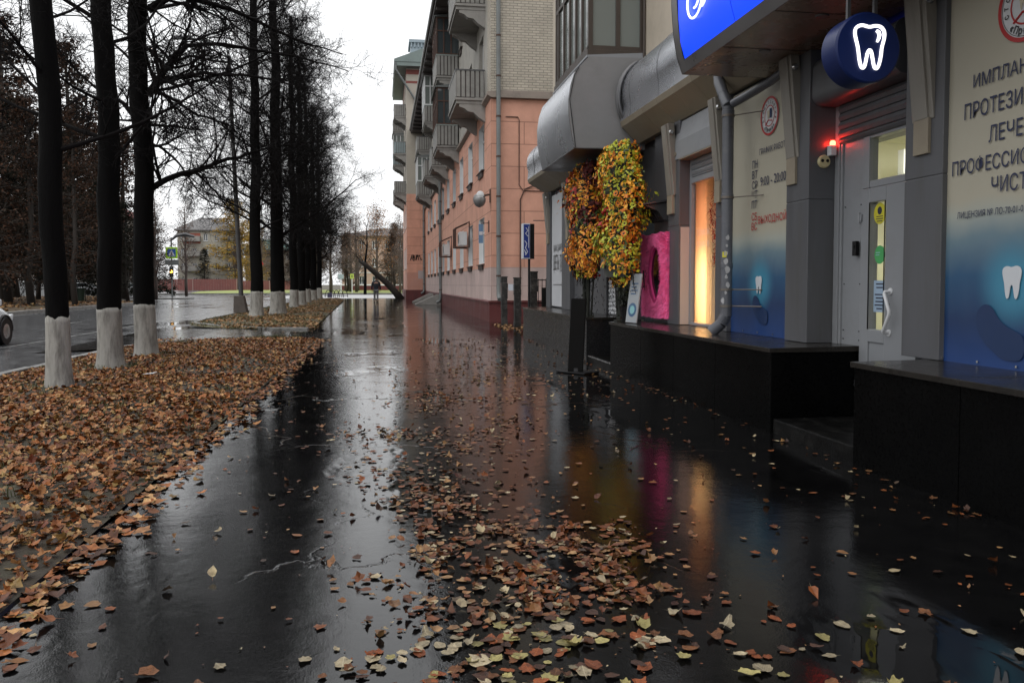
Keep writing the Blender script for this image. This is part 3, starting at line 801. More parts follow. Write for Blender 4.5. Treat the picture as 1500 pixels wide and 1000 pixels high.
# bay window on the upper floor
bay = MB()
def barbox(mb, a, b, w, d, nrm): pass
for z0, z1 in ((4.81,4.93),(7.9,8.1)): bay.box(3.16, 4.08, 12.5, 15.0, z0, z1)
BX0, BX1, BY0, BY1 = 3.18, 4.08, 12.52, 14.98
for z in (4.93, 6.2, 7.84):
    bay.box(BX0, BX1, BY0, BY0+.06, z, z+.07); bay.box(BX0, BX0+.06, BY0, BY1, z, z+.07)
for x in (BX0, 3.62, BX1-.07): bay.box(x, x+.07, BY0-.003, BY0+.063, 4.93, 7.9)
for y in (BY0+.42, BY0+.85, BY0+1.3, BY0+1.75, BY0+2.2, BY1-.07): bay.box(BX0-.003, BX0+.063, y, y+.07, 4.93, 7.9)
bay.box(3.18, 4.08, 12.515, 12.56, 5.8, 5.87); 
o = bay.build('bay_window', M['brown'], shop, bevel=.004)
m2 = MB(); m2.quad((BX0+.03,BY0+.03,4.95),(BX1,BY0+.03,4.95),(BX1,BY0+.03,7.9),(BX0+.03,BY0+.03,7.9)); m2.quad((BX0+.03,BY0+.03,4.95),(BX0+.03,BY1,4.95),(BX0+.03,BY1,7.9),(BX0+.03,BY0+.03,7.9))
M['greypane'] = glassmat('grey_curtained_pane', (.16,.18,.17), .08)
m2.build('pane', M['greypane'], o)
m2 = MB(); m2.prism([(3.14,4.80),(3.14,4.83),(4.1,4.9),(4.1,4.80)], 12.46, 15.04, 'y'); m2.build('sill', M['pvc'], o)
m2 = MB(); m2.tube([(4.05,12.44,4.8),(4.05,12.44,8)], .02, 6); m2.build('trim_pipe', M['brown'], o)

# dental entrance: shutter box, roller shutter, side panel, transom and door
sb = MB()
pf = [(4.22,3.36),(4.02,3.36)] + [(4.02+.10*math.cos(R(90+k*12)), 3.26+.10*math.sin(R(90+k*12))) for k in range(1,8)] + [(3.915,3.05)] + [(4.02+.105*math.cos(R(180+k*12)), 3.03+.10*math.sin(R(180+k*12))) for k in range(1,8)] + [(4.22,2.93)]
sb.prism(pf, 5.87, 7.09, 'y'); o = sb.build('shutter_box', M['alu'], shop, smooth='auto')
sl_ = MB()
def slats(mb, y0, y1, z0, z1, x, h=.075):
    z = z1
    while z > z0+.001:
        b = max(z0, z-h); mb.prism([(x+.02,b),(x+.002,b+.004),(x-.012,(b+z)/2),(x+.002,z-.004),(x+.02,z)], y0, y1, 'y'); z = b
slats(sl_, 5.87, 7.02, 2.58, 2.93, 4.15); sl_.build('roller_shutter', M['alu'], o)
fr = MB()
XD = 4.20
def hbox(mb, y0, y1, z0, z1, x0=XD-.03, x1=XD+.05): mb.box(x0, x1, y0, y1, z0, z1)
hbox(fr, 7.02, 7.095, .10, 3.0, XD-.045, XD+.06)
hbox(fr, 6.985, 7.015, .125, 2.58, XD-.035); hbox(fr, 5.86, 7.0, 2.575, 2.63)
fr.build('door_frame', M['pvc'], shop, bevel=.004)
sp_ = MB(); sp_.box(XD-.015, XD+.03, 6.665, 6.98, .125, 2.575)
for y in (6.70, 6.95):
    for z in (.18, .80, .88, 1.3, 2.0): sp_.lathe((XD-.017, y, z), [(.006,-.004),(.006,.004)], 8, 1, 'x')
sp_.build('side_panel', [M['pvc'], M['black']], shop)
tr = MB(); hbox(tr, 6.56, 6.655, 2.13, 2.575, XD-.037); hbox(tr, 5.86, 5.93, 2.19, 2.575); hbox(tr, 5.93, 6.56, 2.13, 2.19, XD-.03); hbox(tr, 5.93, 6.56, 2.555, 2.575, XD-.03); tr.build('transom_frame', M['pvc'], shop, bevel=.004)
tg = MB(); tg.quad((XD,5.93,2.19), (XD,5.93,2.575), (XD,6.56,2.575), (XD,6.56,2.19)); tg.build('transom_glass', M['clear'], shop)
dr = MB(); y0, y1 = 5.88, 6.655
dr.box(XD-.045, XD+.04, 6.53, y1, .13, 2.125); dr.box(XD-.045, XD+.04, y0, 6.30, .13, 2.125)
dr.box(XD-.045, XD+.04, 6.30, 6.53, 2.0, 2.125); dr.box(XD-.045, XD+.04, 6.30, 6.53, .80, .91); dr.box(XD-.03, XD+.03, 6.30, 6.53, .13, .80)
door = dr.build('door', M['pvc'], shop, bevel=.006)
m = MB(); m.quad((XD,6.30,.91), (XD,6.30,2.0), (XD,6.53,2.0), (XD,6.53,.91)); m.build('glass', M['clear'], door)
m = MB()
for q in (0, 1): m.box(XD-.05, XD-.043, 6.302+.222*q, 6.31+.222*q, .91, 2.0)
m.build('glass_bead', M['black'], door)
m = MB(); m.tube([(XD-.045,6.21,1.24),(XD-.10,6.21,1.235),(XD-.11,6.20,1.22),(XD-.11,6.13,1.08),(XD-.11,6.13,1.05),(XD-.11,6.21,.91),(XD-.10,6.22,.90),(XD-.045,6.22,.895)], .014, 10)
m.lathe((XD-.05,6.21,1.24), [(.028,-.003),(.028,.012)], 14, 0, 'x'); m.lathe((XD-.05,6.22,.895), [(.028,-.003),(.028,.012)], 14, 0, 'x'); m.build('handle', M['white'], door, smooth='auto')
for z in (1.88, .42):
    m = MB(); m.box(XD-.06, XD-.045, 6.63, 6.70, z-.028, z+.028); m.cyl((XD-.06,6.662,z-.05), (XD-.06,6.662,z+.05), .012); m.build('hinge', M['pvc'], door)
m = MB(); m.box(XD-.05, XD-.044, 6.22, 6.25, 1.10, 1.14); m.build('keyhole_plate', M['steel'], door)
# stickers on the glass
M['yellow'] = pm('yellow_sticker', (.55,.50,.03), .5, .1, 5); M['green'] = pm('green_sticker', (.06,.34,.10), .5, .1, 5); M['ink'] = pm('black_ink', (.012,.012,.03), .5, .1, 5)
M['paleblue'] = pm('pale_blue_notice', (.30,.40,.52), .5, .08, 5)
def disc(mb, c, ry, rz, mi=0, n=28, th=.002):
    """thin upright ellipse facing -x"""
    mb.prism([(c[1]+ry*math.cos(2*math.pi*k/n), c[2]+rz*math.sin(2*math.pi*k/n)) for k in range(n)], c[0], c[0]+th, 'x', mi)
m = MB(); disc(m, (XD-.010, 6.435, 1.90), .085, .09); disc(m, (XD-.012, 6.435, 1.925), .03, .034, 1)
for k, wd in enumerate((.09,.10,.08)): m.box(XD-.0125, XD-.0105, 6.435-wd/2, 6.435+wd/2, 1.872-k*.02, 1.879-k*.02, 1)
m.build('round_sticker', [M['yellow'], M['ink']], door)
m = MB(); disc(m, (XD-.010, 6.425, 1.55), .075, .078); m.box(XD-.012, XD-.0105, 6.42, 6.48, 1.565, 1.572, 1); m.box(XD-.012, XD-.0105, 6.43, 6.48, 1.545, 1.552, 1); m.build('round_sticker', [M['green'], M['paleblue']], door)
m = MB(); m.box(XD-.008, XD-.0065, 6.335, 6.505, 1.06, 1.33)
for k, wd in enumerate((.10,.09,0,.13,.10,.11,.13,.08)):
    if wd: m.box(XD-.0095, XD-.0085, 6.42-wd/2, 6.42+wd/2, 1.295-k*.03, 1.306-k*.03, 1)
m.build('notice', [M['paleblue'], M['ink']], door)
# lit room behind the door
M['room'] = pm('cream_room_wall', (.68,.67,.53), .8, .05, 2); M['lamp'] = emat('room_lamp', (1,.96,.84), 17)
rm = MB(); x0, x1, a, b = 4.62, 6.6, 5.3, 8.6
rm.quad((x1,a,.1),(x1,b,.1),(x1,b,2.9),(x1,a,2.9)); rm.quad((4.3,a,.1),(x1,a,.1),(x1,a,2.9),(4.3,a,2.9)); rm.quad((4.3,b,.1),(x1,b,.1),(x1,b,2.9),(4.3,b,2.9))
rm.quad((4.3,a,.1),(x1,a,.1),(x1,b,.1),(4.3,b,.1)); rm.quad((4.3,a,2.9),(x1,a,2.9),(x1,b,2.9),(4.3,b,2.9)); rm.quad((4.23,7.1,.1),(4.23,8.6,.1),(4.23,8.6,2.9),(4.23,7.1,2.9)); rm.box(5.44, 5.8, 7.95, 8.05, 2.30, 2.72, 1)
ro = rm.build('interior', [M['room'], M['white']], shop)
m = MB(); m.box(4.9, 5.6, 6.6, 7.6, 2.86, 2.89); m.build('ceiling_lamp', M['lamp'], ro)

# lit display window
wf = MB(); XG = 4.09
wf.box(XG-.03, XG+.03, 10.43, 10.495, .755, 3.0); wf.box(XG-.03, XG+.03, 9.315, 9.38, .755, 3.0); wf.box(XG-.032, XG+.03, 9.38, 10.43, .755, .79); wf.box(XG-.032, XG+.03, 9.38, 10.43, 2.63, 2.70)
win = wf.build('display_window', M['pvc'], shop, bevel=.005)
m = MB(); m.quad((XG+.008,9.38,.79), (XG+.008,9.38,2.63), (XG+.008,10.43,2.63), (XG+.008,10.43,.79)); m.build('glass', M['clear'], win)
M['cream'] = pm('cream_curtain', (.72,.62,.46), .8, .06, 3); M['salmon'] = pm('salmon_panel', (.62,.25,.16), .7, .06, 3)
rm = MB(); xb = 4.52
rm.quad((xb,9.3,.745),(xb,11.5,.745),(xb,11.5,2.88),(xb,9.3,2.88)); rm.quad((XG+.06,9.3,.745),(xb,9.3,.745),(xb,9.3,2.88),(XG+.06,9.3,2.88)); rm.quad((XG+.06,11.5,.745),(xb,11.5,.745),(xb,11.5,2.88),(XG+.06,11.5,2.88)); rm.quad((XG+.06,9.3,.75),(xb,9.3,.75),(xb,11.5,.75),(XG+.06,11.5,.75)); rm.quad((XG+.06,9.3,2.88),(xb,9.3,2.88),(xb,11.5,2.88),(XG+.06,11.5,2.88))
cp = [(4.47+.015*math.sin(k*1.1)+.006*math.sin(k*2.7), 9.35+k*.03) for k in range(54)]
rm.sheet([(x, y) for x, y in cp], .76, 2.86, 'z')
ro = rm.build('window_interior', M['cream'], win)
m = MB(); m.box(4.27, 4.46, 11.36, 11.42, .75, 2.86); m.build('curtain_edge', M['salmon'], win)
M['tube'] = emat('warm_light_strip', (1,.68,.37), 30); M['tube2b'] = emat('peach_light_strip', (1,.42,.22), 15); M['tube2'] = emat('orange_light_strip', (1,.16,.05), 26); M['tube3'] = emat('amber_light_strip', (1,.50,.14), 22)
m = MB(); m.box(4.20, 4.23, 11.06, 11.14, .77, 1.75); m.build('light_strip', M['tube'], win)
m = MB(); m.box(4.20, 4.225, 11.07, 11.12, 1.8, 2.6); m.build('light_strip', M['tube2b'], win)
m = MB(); m.box(4.01, 4.045, 9.325, 9.345, 1.5, 2.45); m.build('light_strip', M['tube2'], win)
m = MB(); m.box(4.01, 4.045, 9.325, 9.345, .80, 1.4); m.build('light_strip', M['tube3'], win)
m = MB(); m.box(3.94, 4.06, 10.488, 10.497, .76, 2.06); m.build('glow_catch_panel', pm('pale_glow_catch_panel', (.45,.40,.36), .5, .05, 2), win)  # pale sheet added on the pillar reveal to catch the strips' glow
m = MB()
M['tinsel'] = pm('red_tinsel', (.40,.015,.015), .25, .3, 30, metal=.5)
tr_ = random.Random(4)
for k in range(520):
    z = tr_.uniform(1.50, 2.50); y = 9.93 + .045*math.sin(z*9+1) + tr_.gauss(0, .05); x = 4.19+tr_.uniform(-.04, .05)
    d = Vector((tr_.gauss(0,1), tr_.gauss(0,1), tr_.gauss(0,.7))).normalized()*.035; e = d.cross(Vector((0,0,1))).normalized()*.004
    c = Vector((x, y, z)); m.add([c-d-e, c-d+e, c+d+e, c+d-e], [(0,1,2,3)])
m.build('tinsel_garland', M['tinsel'], win)
m = MB()
put_text(m, 'ТОМСК', (XG-.002, 10.30, 1.93), (0,-1,0), (0,0,1), .42, .075); put_text(m, 'ТОМСК', (XG-.002, 10.30, 1.78), (0,-1,0), (0,0,1), .42, .075)
M['winletter'] = pm('silver_window_letters', (.55,.53,.5), .4, .05); m.build('lettering', M['winletter'], win)
sb = MB(); sb.prism([(4.2,3.46),(3.95,3.46),(3.90,3.20),(3.90,2.96),(4.2,2.96)], 9.32, 10.72, 'y'); so_ = sb.build('shutter_box', M['pvc'], shop, bevel=.006)
m = MB(); m.box(3.903, 4.2, 9.33, 10.49, 2.945, 2.96); m.build('underside', M['soffit'], so_)
m = MB(); m.lathe((3.893, 10.60, 3.04), [(.03,-.004),(.03,.008)], 16, 0, 'x'); m.build('badge', M['soffit'], so_)
m = MB(); slats(m, 9.38, 10.43, 2.70, 2.945, 4.07, .07); m.build('roller_shutter', M['pvc'], so_)
# box between pillars above the far windows, and closed shutters
m = MB(); m.prism([(4.1,3.46),(3.95,3.46),(3.9,3.2),(3.9,3.0),(4.1,3.0)], 14.5, 16.94, 'y'); m.build('shutter_box', M['pvc'], shop)
# flower shop doorway
m = MB(); m.box(4.32, 4.38, 11.85, 12.5, .1, 2.5); m.box(4.30, 4.40, 11.80, 11.86, .1, 2.5); m.box(4.30, 4.40, 12.5, 12.56, .1, 2.5); fd = m.build('shop_door', M['pvc'], shop)
m = MB(); m.box(4.34, 4.36, 12.56, 13.25, .1, 2.5); m.build('door_glass', M['pane'], fd)
m = MB(); slats(m, 13.3, 14.15, .76, 2.9, 3.99, .08); m.build('roller_shutter', M['white'], shop)
# shop canopy shelf above the pink frame
m = MB(); 
m.prism([(3.60,2.43),(4.02,2.50),(4.02,2.47),(3.60,2.405)], 11.12, 11.78, 'y')
for k in range(7): m.prism([(3.66,2.40),(4.0,2.455),(4.0,2.2),(3.92,2.22),(3.85,2.33)], 11.15+k*.095, 11.17+k*.095, 'y')
m.build('awning_bracket', M['frame_metal'], shop)
settle(shop)

# ------------------------------------------------------------------ boards on the shop wall
def poster_mat(name, z0, z1, glow, top=(.38,.355,.28), seed=0):
    """printed banner: cream above, deep blue below, a pale printed halo round the tooth and shadowy printed shapes"""
    m, nt, b = _nodes(name); N = nt.nodes
    g = N.new('ShaderNodeTexCoord'); sp = N.new('ShaderNodeSeparateXYZ'); lk(nt, g.outputs['Object'], sp.inputs[0])
    mr = N.new('ShaderNodeMapRange'); mr.inputs['From Min'].default_value = z0; mr.inputs['From Max'].default_value = z1; lk(nt, sp.outputs['Z'], mr.inputs['Value'])
    n = N.new('ShaderNodeTexNoise'); n.inputs['Scale'].default_value = 1.6; n.inputs['Detail'].default_value = 3; lk(nt, g.outputs['Object'], n.inputs['Vector'])
    ad = N.new('ShaderNodeMath'); ad.operation = 'MULTIPLY_ADD'; ad.inputs[1].default_value = .09; lk(nt, n.outputs['Fac'], ad.inputs[0]); lk(nt, mr.outputs[0], ad.inputs[2])
    cr = N.new('ShaderNodeValToRGB'); lk(nt, ad.outputs[0], cr.inputs[0]); e = cr.color_ramp.elements
    e[0].position = .04; e[0].color = (.012,.045,.17,1); e[1].position = .46; e[1].color = (*top, 1)
    for p, c in ((.17,(.010,.032,.10)),(.27,(.02,.075,.16)),(.36,(.13,.20,.24)),(.42,(.34,.36,.32))):
        q = e.new(p); q.color = (*c, 1)
    # halo
    vm = N.new('ShaderNodeVectorMath'); vm.operation = 'DISTANCE'; lk(nt, g.outputs['Object'], vm.inputs[0]); vm.inputs[1].default_value = glow
    hr = N.new('ShaderNodeMapRange'); hr.interpolation_type = 'SMOOTHSTEP'; hr.inputs['From Min'].default_value = .08; hr.inputs['From Max'].default_value = .36; hr.inputs['To Min'].default_value = .85; hr.inputs['To Max'].default_value = 0
    lk(nt, vm.outputs['Value'], hr.inputs['Value'])
    mi = N.new('ShaderNodeMix'); mi.data_type = 'RGBA'; lk(nt, hr.outputs[0], mi.inputs['Factor']); lk(nt, cr.outputs['Color'], mi.inputs['A']); mi.inputs['B'].default_value = (.05,.24,.36,1)
    lk(nt, mi.outputs['Result'], b.inputs['Base Color']); b.inputs['Roughness'].default_value = .42
    n2 = N.new('ShaderNodeTexNoise'); n2.inputs['Scale'].default_value = 2.2; n2.inputs['Detail'].default_value = 2; lk(nt, g.outputs['Object'], n2.inputs['Vector'])
    bp = N.new('ShaderNodeBump'); bp.inputs['Strength'].default_value = .5; bp.inputs['Distance'].default_value = .02; lk(nt, n2.outputs['Fac'], bp.inputs['Height']); lk(nt, bp.outputs['Normal'], b.inputs['Normal'])
    return m
M['navy'] = pm('navy_print', (.012,.018,.06), .45, .05); M['redp'] = pm('red_print', (.38,.02,.02), .45, .05); M['toothw'] = pm('tooth_print', (.55,.57,.60), .45, .04)
M['logow'] = pm('logo_white_print', (.55,.56,.57), .45, .04); M['inkp'] = pm('black_print', (.015,.015,.016), .45, .05); M['skin_p'] = pm('tooth_cream_print', (.5,.45,.33), .45, .05); M['dkblue'] = pm('dark_blue_print', (.008,.027,.088), .45, .1)
RT, UP = Vector((0,-1,0)), Vector((0,0,1))
def banner(name, label, y0, y1, z0, z1, x=3.985, glow=None):
    r = root(name, label, 'banner', loc=(x, (y0+y1)/2, z0))
    mb = MB(); ny, nz = 10, 20
    for j in range(nz+1):
        for i in range(ny+1):
            y = y0+(y1-y0)*i/ny; z = z0+(z1-z0)*j/nz
            edge = math.sin(i*math.pi/ny)*math.sin(j*math.pi/nz)
            mb.v.append((x-.004*math.sin(i*2.1+j*.7)*edge, y, z))
    for j in range(nz):
        for i in range(ny):
            a = j*(ny+1)+i; mb.f.append((a, a+ny+1, a+ny+2, a+1)); mb.m.append(0)
    gl = Vector(glow) - Vector(r.location)
    s_ = mb.build('sheet', poster_mat(name+'_print', 0, z1-z0, tuple(gl)), r, smooth=True)
    m = MB()
    for i in range(5):
        for z in (z0+.03, z1-.03):
            m.lathe((x-.008, y0+(y1-y0)*(i+.1)/4.2, z), [(.009,-.004),(.005,.004)], 8, 0, 'x')
    m.build('fixing', M['steel'], r)
    return r
def logo(r, c, rad, small=False):
    x = c[0]; m = MB(); n = 48
    def ring(r0, r1, dx, mi):
        b = len(m.v)
        for k in range(n):
            a = 2*math.pi*k/n
            m.v.append((x-dx, c[1]-r0*math.cos(a), c[2]+r0*math.sin(a))); m.v.append((x-dx, c[1]-r1*math.cos(a), c[2]+r1*math.sin(a)))
        for k in range(n):
            j = (k+1) % n; m.f.append((b+2*k, b+2*k+1, b+2*j+1, b+2*j)); m.m.append(mi)
    ring(0.001, rad, .006, 2); ring(rad*.88, rad, .009, 0); ring(rad*.835, rad*.85, .009, 1); ring(rad*.50, rad*.55, .009, 0)
    q = [(c[1]-(px*.30-.10)*rad, c[2]+(py*.36+.08)*rad) for px, py in smooth_loop(TOOTH, 1)]
    m.prism(q, x-.011, x-.0095, 'x', 3)
    m.box(x-.0125, x-.0115, c[1]-.05*rad, c[1]-.28*rad, c[2]-.12*rad, c[2]+.36*rad, 4)
    m.tube([(x-.010, c[1]+.42*rad, c[2]-.42*rad), (x-.010, c[1]+.1*rad, c[2]-.2*rad), (x-.010, c[1]-.3*rad, c[2]-.28*rad)], .03*rad, 6, True, 0)
    o = m.build('logo', [M['redp'], M['inkp'], M['logow'], M['skin_p'], M['dkblue']], r)
    m = MB()
    arc_text(m, 'СТОМАТОЛОГИЯ', (x-.0105, c[1], c[2]), RT, UP, rad*.69, 205, -25, rad*.19)
    arc_text(m, '«Прима»', (x-.0105, c[1], c[2]), RT, UP, rad*.70, 222, 318, rad*.27, flip=True)
    m.build('logo_lettering', M['inkp'], o)
bl = banner('opening_hours_banner', 'tall cream and blue dental banner with opening hours beside the grey drainpipe', 7.54, 9.0, .752, 3.44, 3.985, (3.985, 8.25, 1.30))
logo(bl, (3.983, 8.05, 3.04), .20)
m = MB(); m2 = MB(); xt = 3.975
def line(mb, t, yl, yr, z0, z1): put_text(mb, t, (xt, yl, z0), RT, UP, abs(yl-yr), z1-z0)
line(m, 'ГРАФИК РАБОТЫ', 8.27, 7.64, 2.665, 2.735)
for t, z in (('ПН',2.545),('ВТ',2.435),('СР',2.325),('ЧТ',2.22),('ПТ',2.115)): line(m, t, 8.44, 8.31, z, z+.085)
line(m, '9:00 - 20:00', 8.24, 7.68, 2.335, 2.43)
m.build('lettering', M['navy'], bl)
for t, z in (('СБ',1.985),('ВС',1.88)): line(m2, t, 8.44, 8.31, z, z+.085)
line(m2, 'ВЫХОДНОЙ', 8.28, 7.66, 1.925, 2.045)
m2.build('lettering', M['redp'], bl)
def tooth_print(r, c, h, x):
    q = [(c[0]-px*h*.75, c[1]+py*h*.75) for px, py in smooth_loop(TOOTH, 2)]
    m = MB(); m.prism(q, x-.010, x-.006, 'x'); m.build('tooth_emblem', M['toothw'], r)
def hand_print(r, c, s, x, k=1):
    pts = [(-.5,0),(-.55,.35),(-.45,.62),(-.2,.74),(.05,.62),(.2,.4),(.45,.2),(.8,.08),(1.1,-.05),(1.1,-.6),(.7,-.68),(.3,-.62),(.05,-.45),(-.2,-.30)]
    q = [(c[0]-px*s, c[1]+py*s) for px, py in smooth_loop(pts, 2)]
    m = MB(); m.prism(q, x-.0052, x-.0045, 'x'); m.build('glove_print', M['dkblue'], r)
tooth_print(bl, (8.25, 1.29), .21, 3.983); hand_print(bl, (8.28, 1.02), .22, 3.981)
settle(bl)
br_ = banner('services_banner', 'large cream and blue dental banner listing services at the right edge', 3.9, 5.35, .745, 3.44, 3.985, (3.985, 4.68, 1.30))
logo(br_, (3.983, 4.62, 3.05), .235)
m = MB(); cw = .0765
for t, yl, z, h in (('ИМПЛАНТАЦИЯ',5.07,2.605,.112),('ПРОТЕЗИРОВАНИЕ',5.15,2.425,.112),('ЛЕЧЕНИЕ',4.915,2.235,.112),('ПРОФЕССИОНАЛЬНАЯ',5.26,2.05,.112),('ЧИСТКА',4.88,1.895,.112)):
    line(m, t, yl, yl-len(t)*cw, z, z+h)
line(m, 'ЛИЦЕНЗИЯ № ЛО-70-01-0', 5.20, 4.60, 1.745, 1.80)
m.build('lettering', M['navy'], br_)
tooth_print(br_, (4.68, 1.31), .235, 3.983); hand_print(br_, (4.85, .98), .26, 3.981)
settle(br_)
bf = root('white_banner', 'white fabric banner with grey lettering in the far shop window', 'banner', loc=(3.96, 18.3, .76))
m = MB(); m.box(3.955, 3.965, 17.78, 18.98, .79, 3.36)
m.build('sheet', pm('white_banner_cloth', (.45,.46,.48), .6, .06, 1.5, .2, 8), bf)
m = MB(); m3 = M['frame_metal']; xt = 3.949
line(m, 'ВАМ ДАРЯТ', 18.75, 17.82, 2.02, 2.20); line(m, 'ЦВЕТЫ', 18.78, 18.2, 1.55, 1.97); line(m, 'ЛАБ', 18.1, 17.84, 1.57, 1.97); m.box(3.949, 3.954, 17.84, 18.78, 1.28, 1.295)
m.build('lettering', m3, bf); settle(bf)

# ------------------------------------------------------------------ blue light box over the door
bs = root('light_box_sign', 'curved blue light box sign with white script projecting over the pavement', 'sign', loc=(3.5, 5.5, 3.45))
ys, ye = 8.15, 2.2
prof = [(3.06,3.45),(3.0,3.62),(2.96,3.85),(2.94,4.1),(2.93,4.4),(2.94,4.9),(2.98,5.2)]
m = MB(); m.sheet(prof, ys, ys-.16, 'y'); m.sheet([(3.06,3.45),(3.022,3.56)], ys-.16, ye, 'y'); m.sheet([(2.965,5.06),(2.98,5.2),(4.08,5.25)], ys, ye, 'y')
m.prism(prof+[(4.08,5.25),(4.08,3.45)], ys, ys-.02, 'y'); m.prism(prof+[(4.08,5.25),(4.08,3.45)], ye, ye+.02, 'y')
m.build('casing', pm('grey_box_trim', (.13,.125,.125), .35, .1, 2, metal=.3), bs, smooth='auto')
m = MB(); m.box(3.065, 4.06, ys-.01, ye, 3.45, 3.465)
for k in range(6): m.box(3.07, 4.05, ys-1-k-.004, ys-1-k+.004, 3.447, 3.4505, 1)
M['brownsof'] = pm('brown_soffit', (.16,.10,.07), .28, .12, 1.5, spec=.6)
m.build('soffit', [M['brownsof'], M['black']], bs)
M['bluelit'] = emat('lit_blue_face', (.004,.055,.95), .95)
inner = [(3.028,3.56),(2.982,3.72),(2.958,3.95),(2.95,4.15),(2.942,4.4),(2.95,4.85),(2.97,5.06)]
m = MB()
for k in range(5):
    a = ys-.17-k*1.2; m.sheet([(x-.004, z) for x, z in inner], a, max(ye, a-1.192), 'y')
m.build('face', M['bluelit'], bs, smooth='auto')
m = MB()
xs = 2.94
def P(dy, z, x=None): return (2.945-.004 if x is None else x, ys-dy, z)
sw = []
for k in range(40):
    t = k/39; a = R(70+560*t); rr = .26-.15*t
    sw.append(P(.62+rr*.95*math.cos(a)*-1, 4.02+rr*math.sin(a)*.95))
m.tube(sw, .011, 6)
m.tube([P(.98,4.9), P(.93,4.4), P(.88,3.98), P(.85,3.9), P(.80,3.88)], .019, 6); m.tube([P(.6,4.75), P(1.0,4.85), P(1.5,4.8)], .014, 6)
m.tube([P(1.36,4.9), P(1.30,4.4), P(1.26,4.05)], .019, 6)
m.tube([P(1.56,4.35), P(1.5,4.1), P(1.53,4.02), P(1.62,4.05), P(1.72,4.35)], .015, 6); m.tube([P(1.72,4.38), P(1.69,4.1), P(1.73,4.02), P(1.8,4.07)], .015, 6)
m.tube([P(1.98,4.2), P(2.05,4.36), P(2.12,4.1), P(2.22,4.36), P(2.28,4.08), P(2.36,4.05)], .015, 6)
m.build('script_lettering', emat('lit_white_script', (.9,.92,1), 1.2), bs, smooth='auto')
m = MB()
for y in (7.2, 6.2, 5.2): m.lathe((3.5, y, 3.444), [(.055,.006),(.05,-.006),(.03,-.004)], 16)
m.build('downlight', M['frame_metal'], bs, smooth='auto')
settle(bs)

# round tooth sign on hangers
rs = root('round_hanging_sign', 'round navy sign with a glowing white tooth outline hung over the door', 'sign', loc=(3.30, 5.3, 2.92))
cy, cz, rr = 5.24, 2.92, .242
m = MB(); m.lathe((3.305, cy, cz), [(rr-.012,-.0),(rr,.012),(rr,.19),(rr-.012,.20)], 48, 0, 'y')
M['navypl'] = pm('navy_acrylic', (.006,.016,.085), .38, .06, 3, spec=.3); m.build('casing', M['navypl'], rs, smooth='auto')
q = smooth_loop(TOOTH, 2)
m = MB(); m.tube([(3.305+px*rr, cy-.008, cz+py*rr) for px, py in q], .0115, 8, closed=True)
hl = [(-418+465,325-210),(478-418,325-218),(486-418,325-240),(480-418,325-265),(471-418,325-287)]
m.tube([(3.305+a/220*rr, cy-.008, cz+b/247*rr) for a, b in hl], [.010,.013,.013,.012,.009], 8)
m.build('tooth_outline', emat('neon_white', (1,.97,.98), 1.5), rs, smooth='auto')
m = MB()
for dx in (-.10, .10): m.box(3.305+dx-.012, 3.305+dx+.012, cy+.08, cy+.104, cz+rr-.03, 3.45)
m.build('hanger', M['frame_metal'], rs)
settle(rs)

# alarm lamp, sounder, doorbell, drainpipe
al = root('alarm_lamp', 'small alarm box with a glowing red lamp beside the door', 'alarm', loc=(4.13, 7.05, 2.5))
m = MB(); m.box(4.075, 4.135, 7.03, 7.097, 2.48, 2.575); m.build('housing', M['white'], al, bevel=.006)
m = MB(); m.lathe((4.105, 7.05, 2.578), [(.026,0),(.026,.026),(.016,.04)], 16); m.build('lamp', emat('red_lamp', (1,.03,.015), 38), al, smooth='auto'); settle(al)
sd_ = root('alarm_sounder', 'round cream alarm sounder with two dark holes on the grey wall', 'alarm', loc=(4.04, 7.08, 2.37))
m = MB(); m.lathe((4.04, 7.08, 2.43), [(.058,.02),(.062,0),(.052,-.015)], 24, 0, 'y')
for dx in (-.025, .025): m.lathe((4.04+dx, 7.064, 2.435), [(.015,-.003),(.015,.003)], 12, 1, 'y')
m.build('body', [pm('cream_plastic', (.50,.44,.25), .45, .05), M['black']], sd_, smooth='auto'); settle(sd_)
db = MB(); db.box(4.135, 4.17, 6.70, 6.755, 1.55, 1.68); db.lathe((4.133, 6.728, 1.63), [(.012,-.004),(.012,.002)], 10, 0, 'x')
o = db.build('doorbell', M['black'], bevel=.008); tag(o, 'small black door bell on the pale side panel of the door', 'doorbell')

M['clampm'] = pm('dull_clamp_iron', (.16,.14,.12), .5, .2, 8, metal=.5)
dp = root('drainpipe', 'slate grey drainpipe with a ribbed spout standing on the black ledge', 'drainpipe', loc=(3.72, 8.5, .78))
r0 = .062
m = MB(); m.cyl((3.72,8.5,.95), (3.72,8.5,3.22), r0, n=20)
for z in (1.5, 2.25, 3.15): m.lathe((3.72,8.5,z), [(r0,-.03),(r0+.006,-.025),(r0+.006,.025),(r0,.03)], 20)
m.build('pipe', M['pipe'], dp, smooth='auto')
def ribbed(a, b, r, n, ribs):
    m = MB(); a = Vector(a); b = Vector(b); pts = []; rad = []
    for k in range(ribs*2+1): pts.append(a+(b-a)*k/(ribs*2)); rad.append(r*(1.05 if k % 2 else .95))
    m.tube(pts, rad, n); return m
m = ribbed((3.72,8.5,3.22), (3.735,8.66,3.38), r0, 18, 5); m.tube([(3.735,8.66,3.38),(3.75,8.82,3.55),(3.78,8.92,3.72)], r0, 16); m.build('elbow', M['pipe'], dp, smooth='auto')
m = ribbed((3.72,8.5,.96), (3.685,8.53,.87), r0*1.04, 18, 6); m.tube([(3.685,8.53,.87),(3.60,8.60,.775)], [r0,r0*1.02], 18, False); m.build('spout', M['pipe'], dp, smooth='auto')
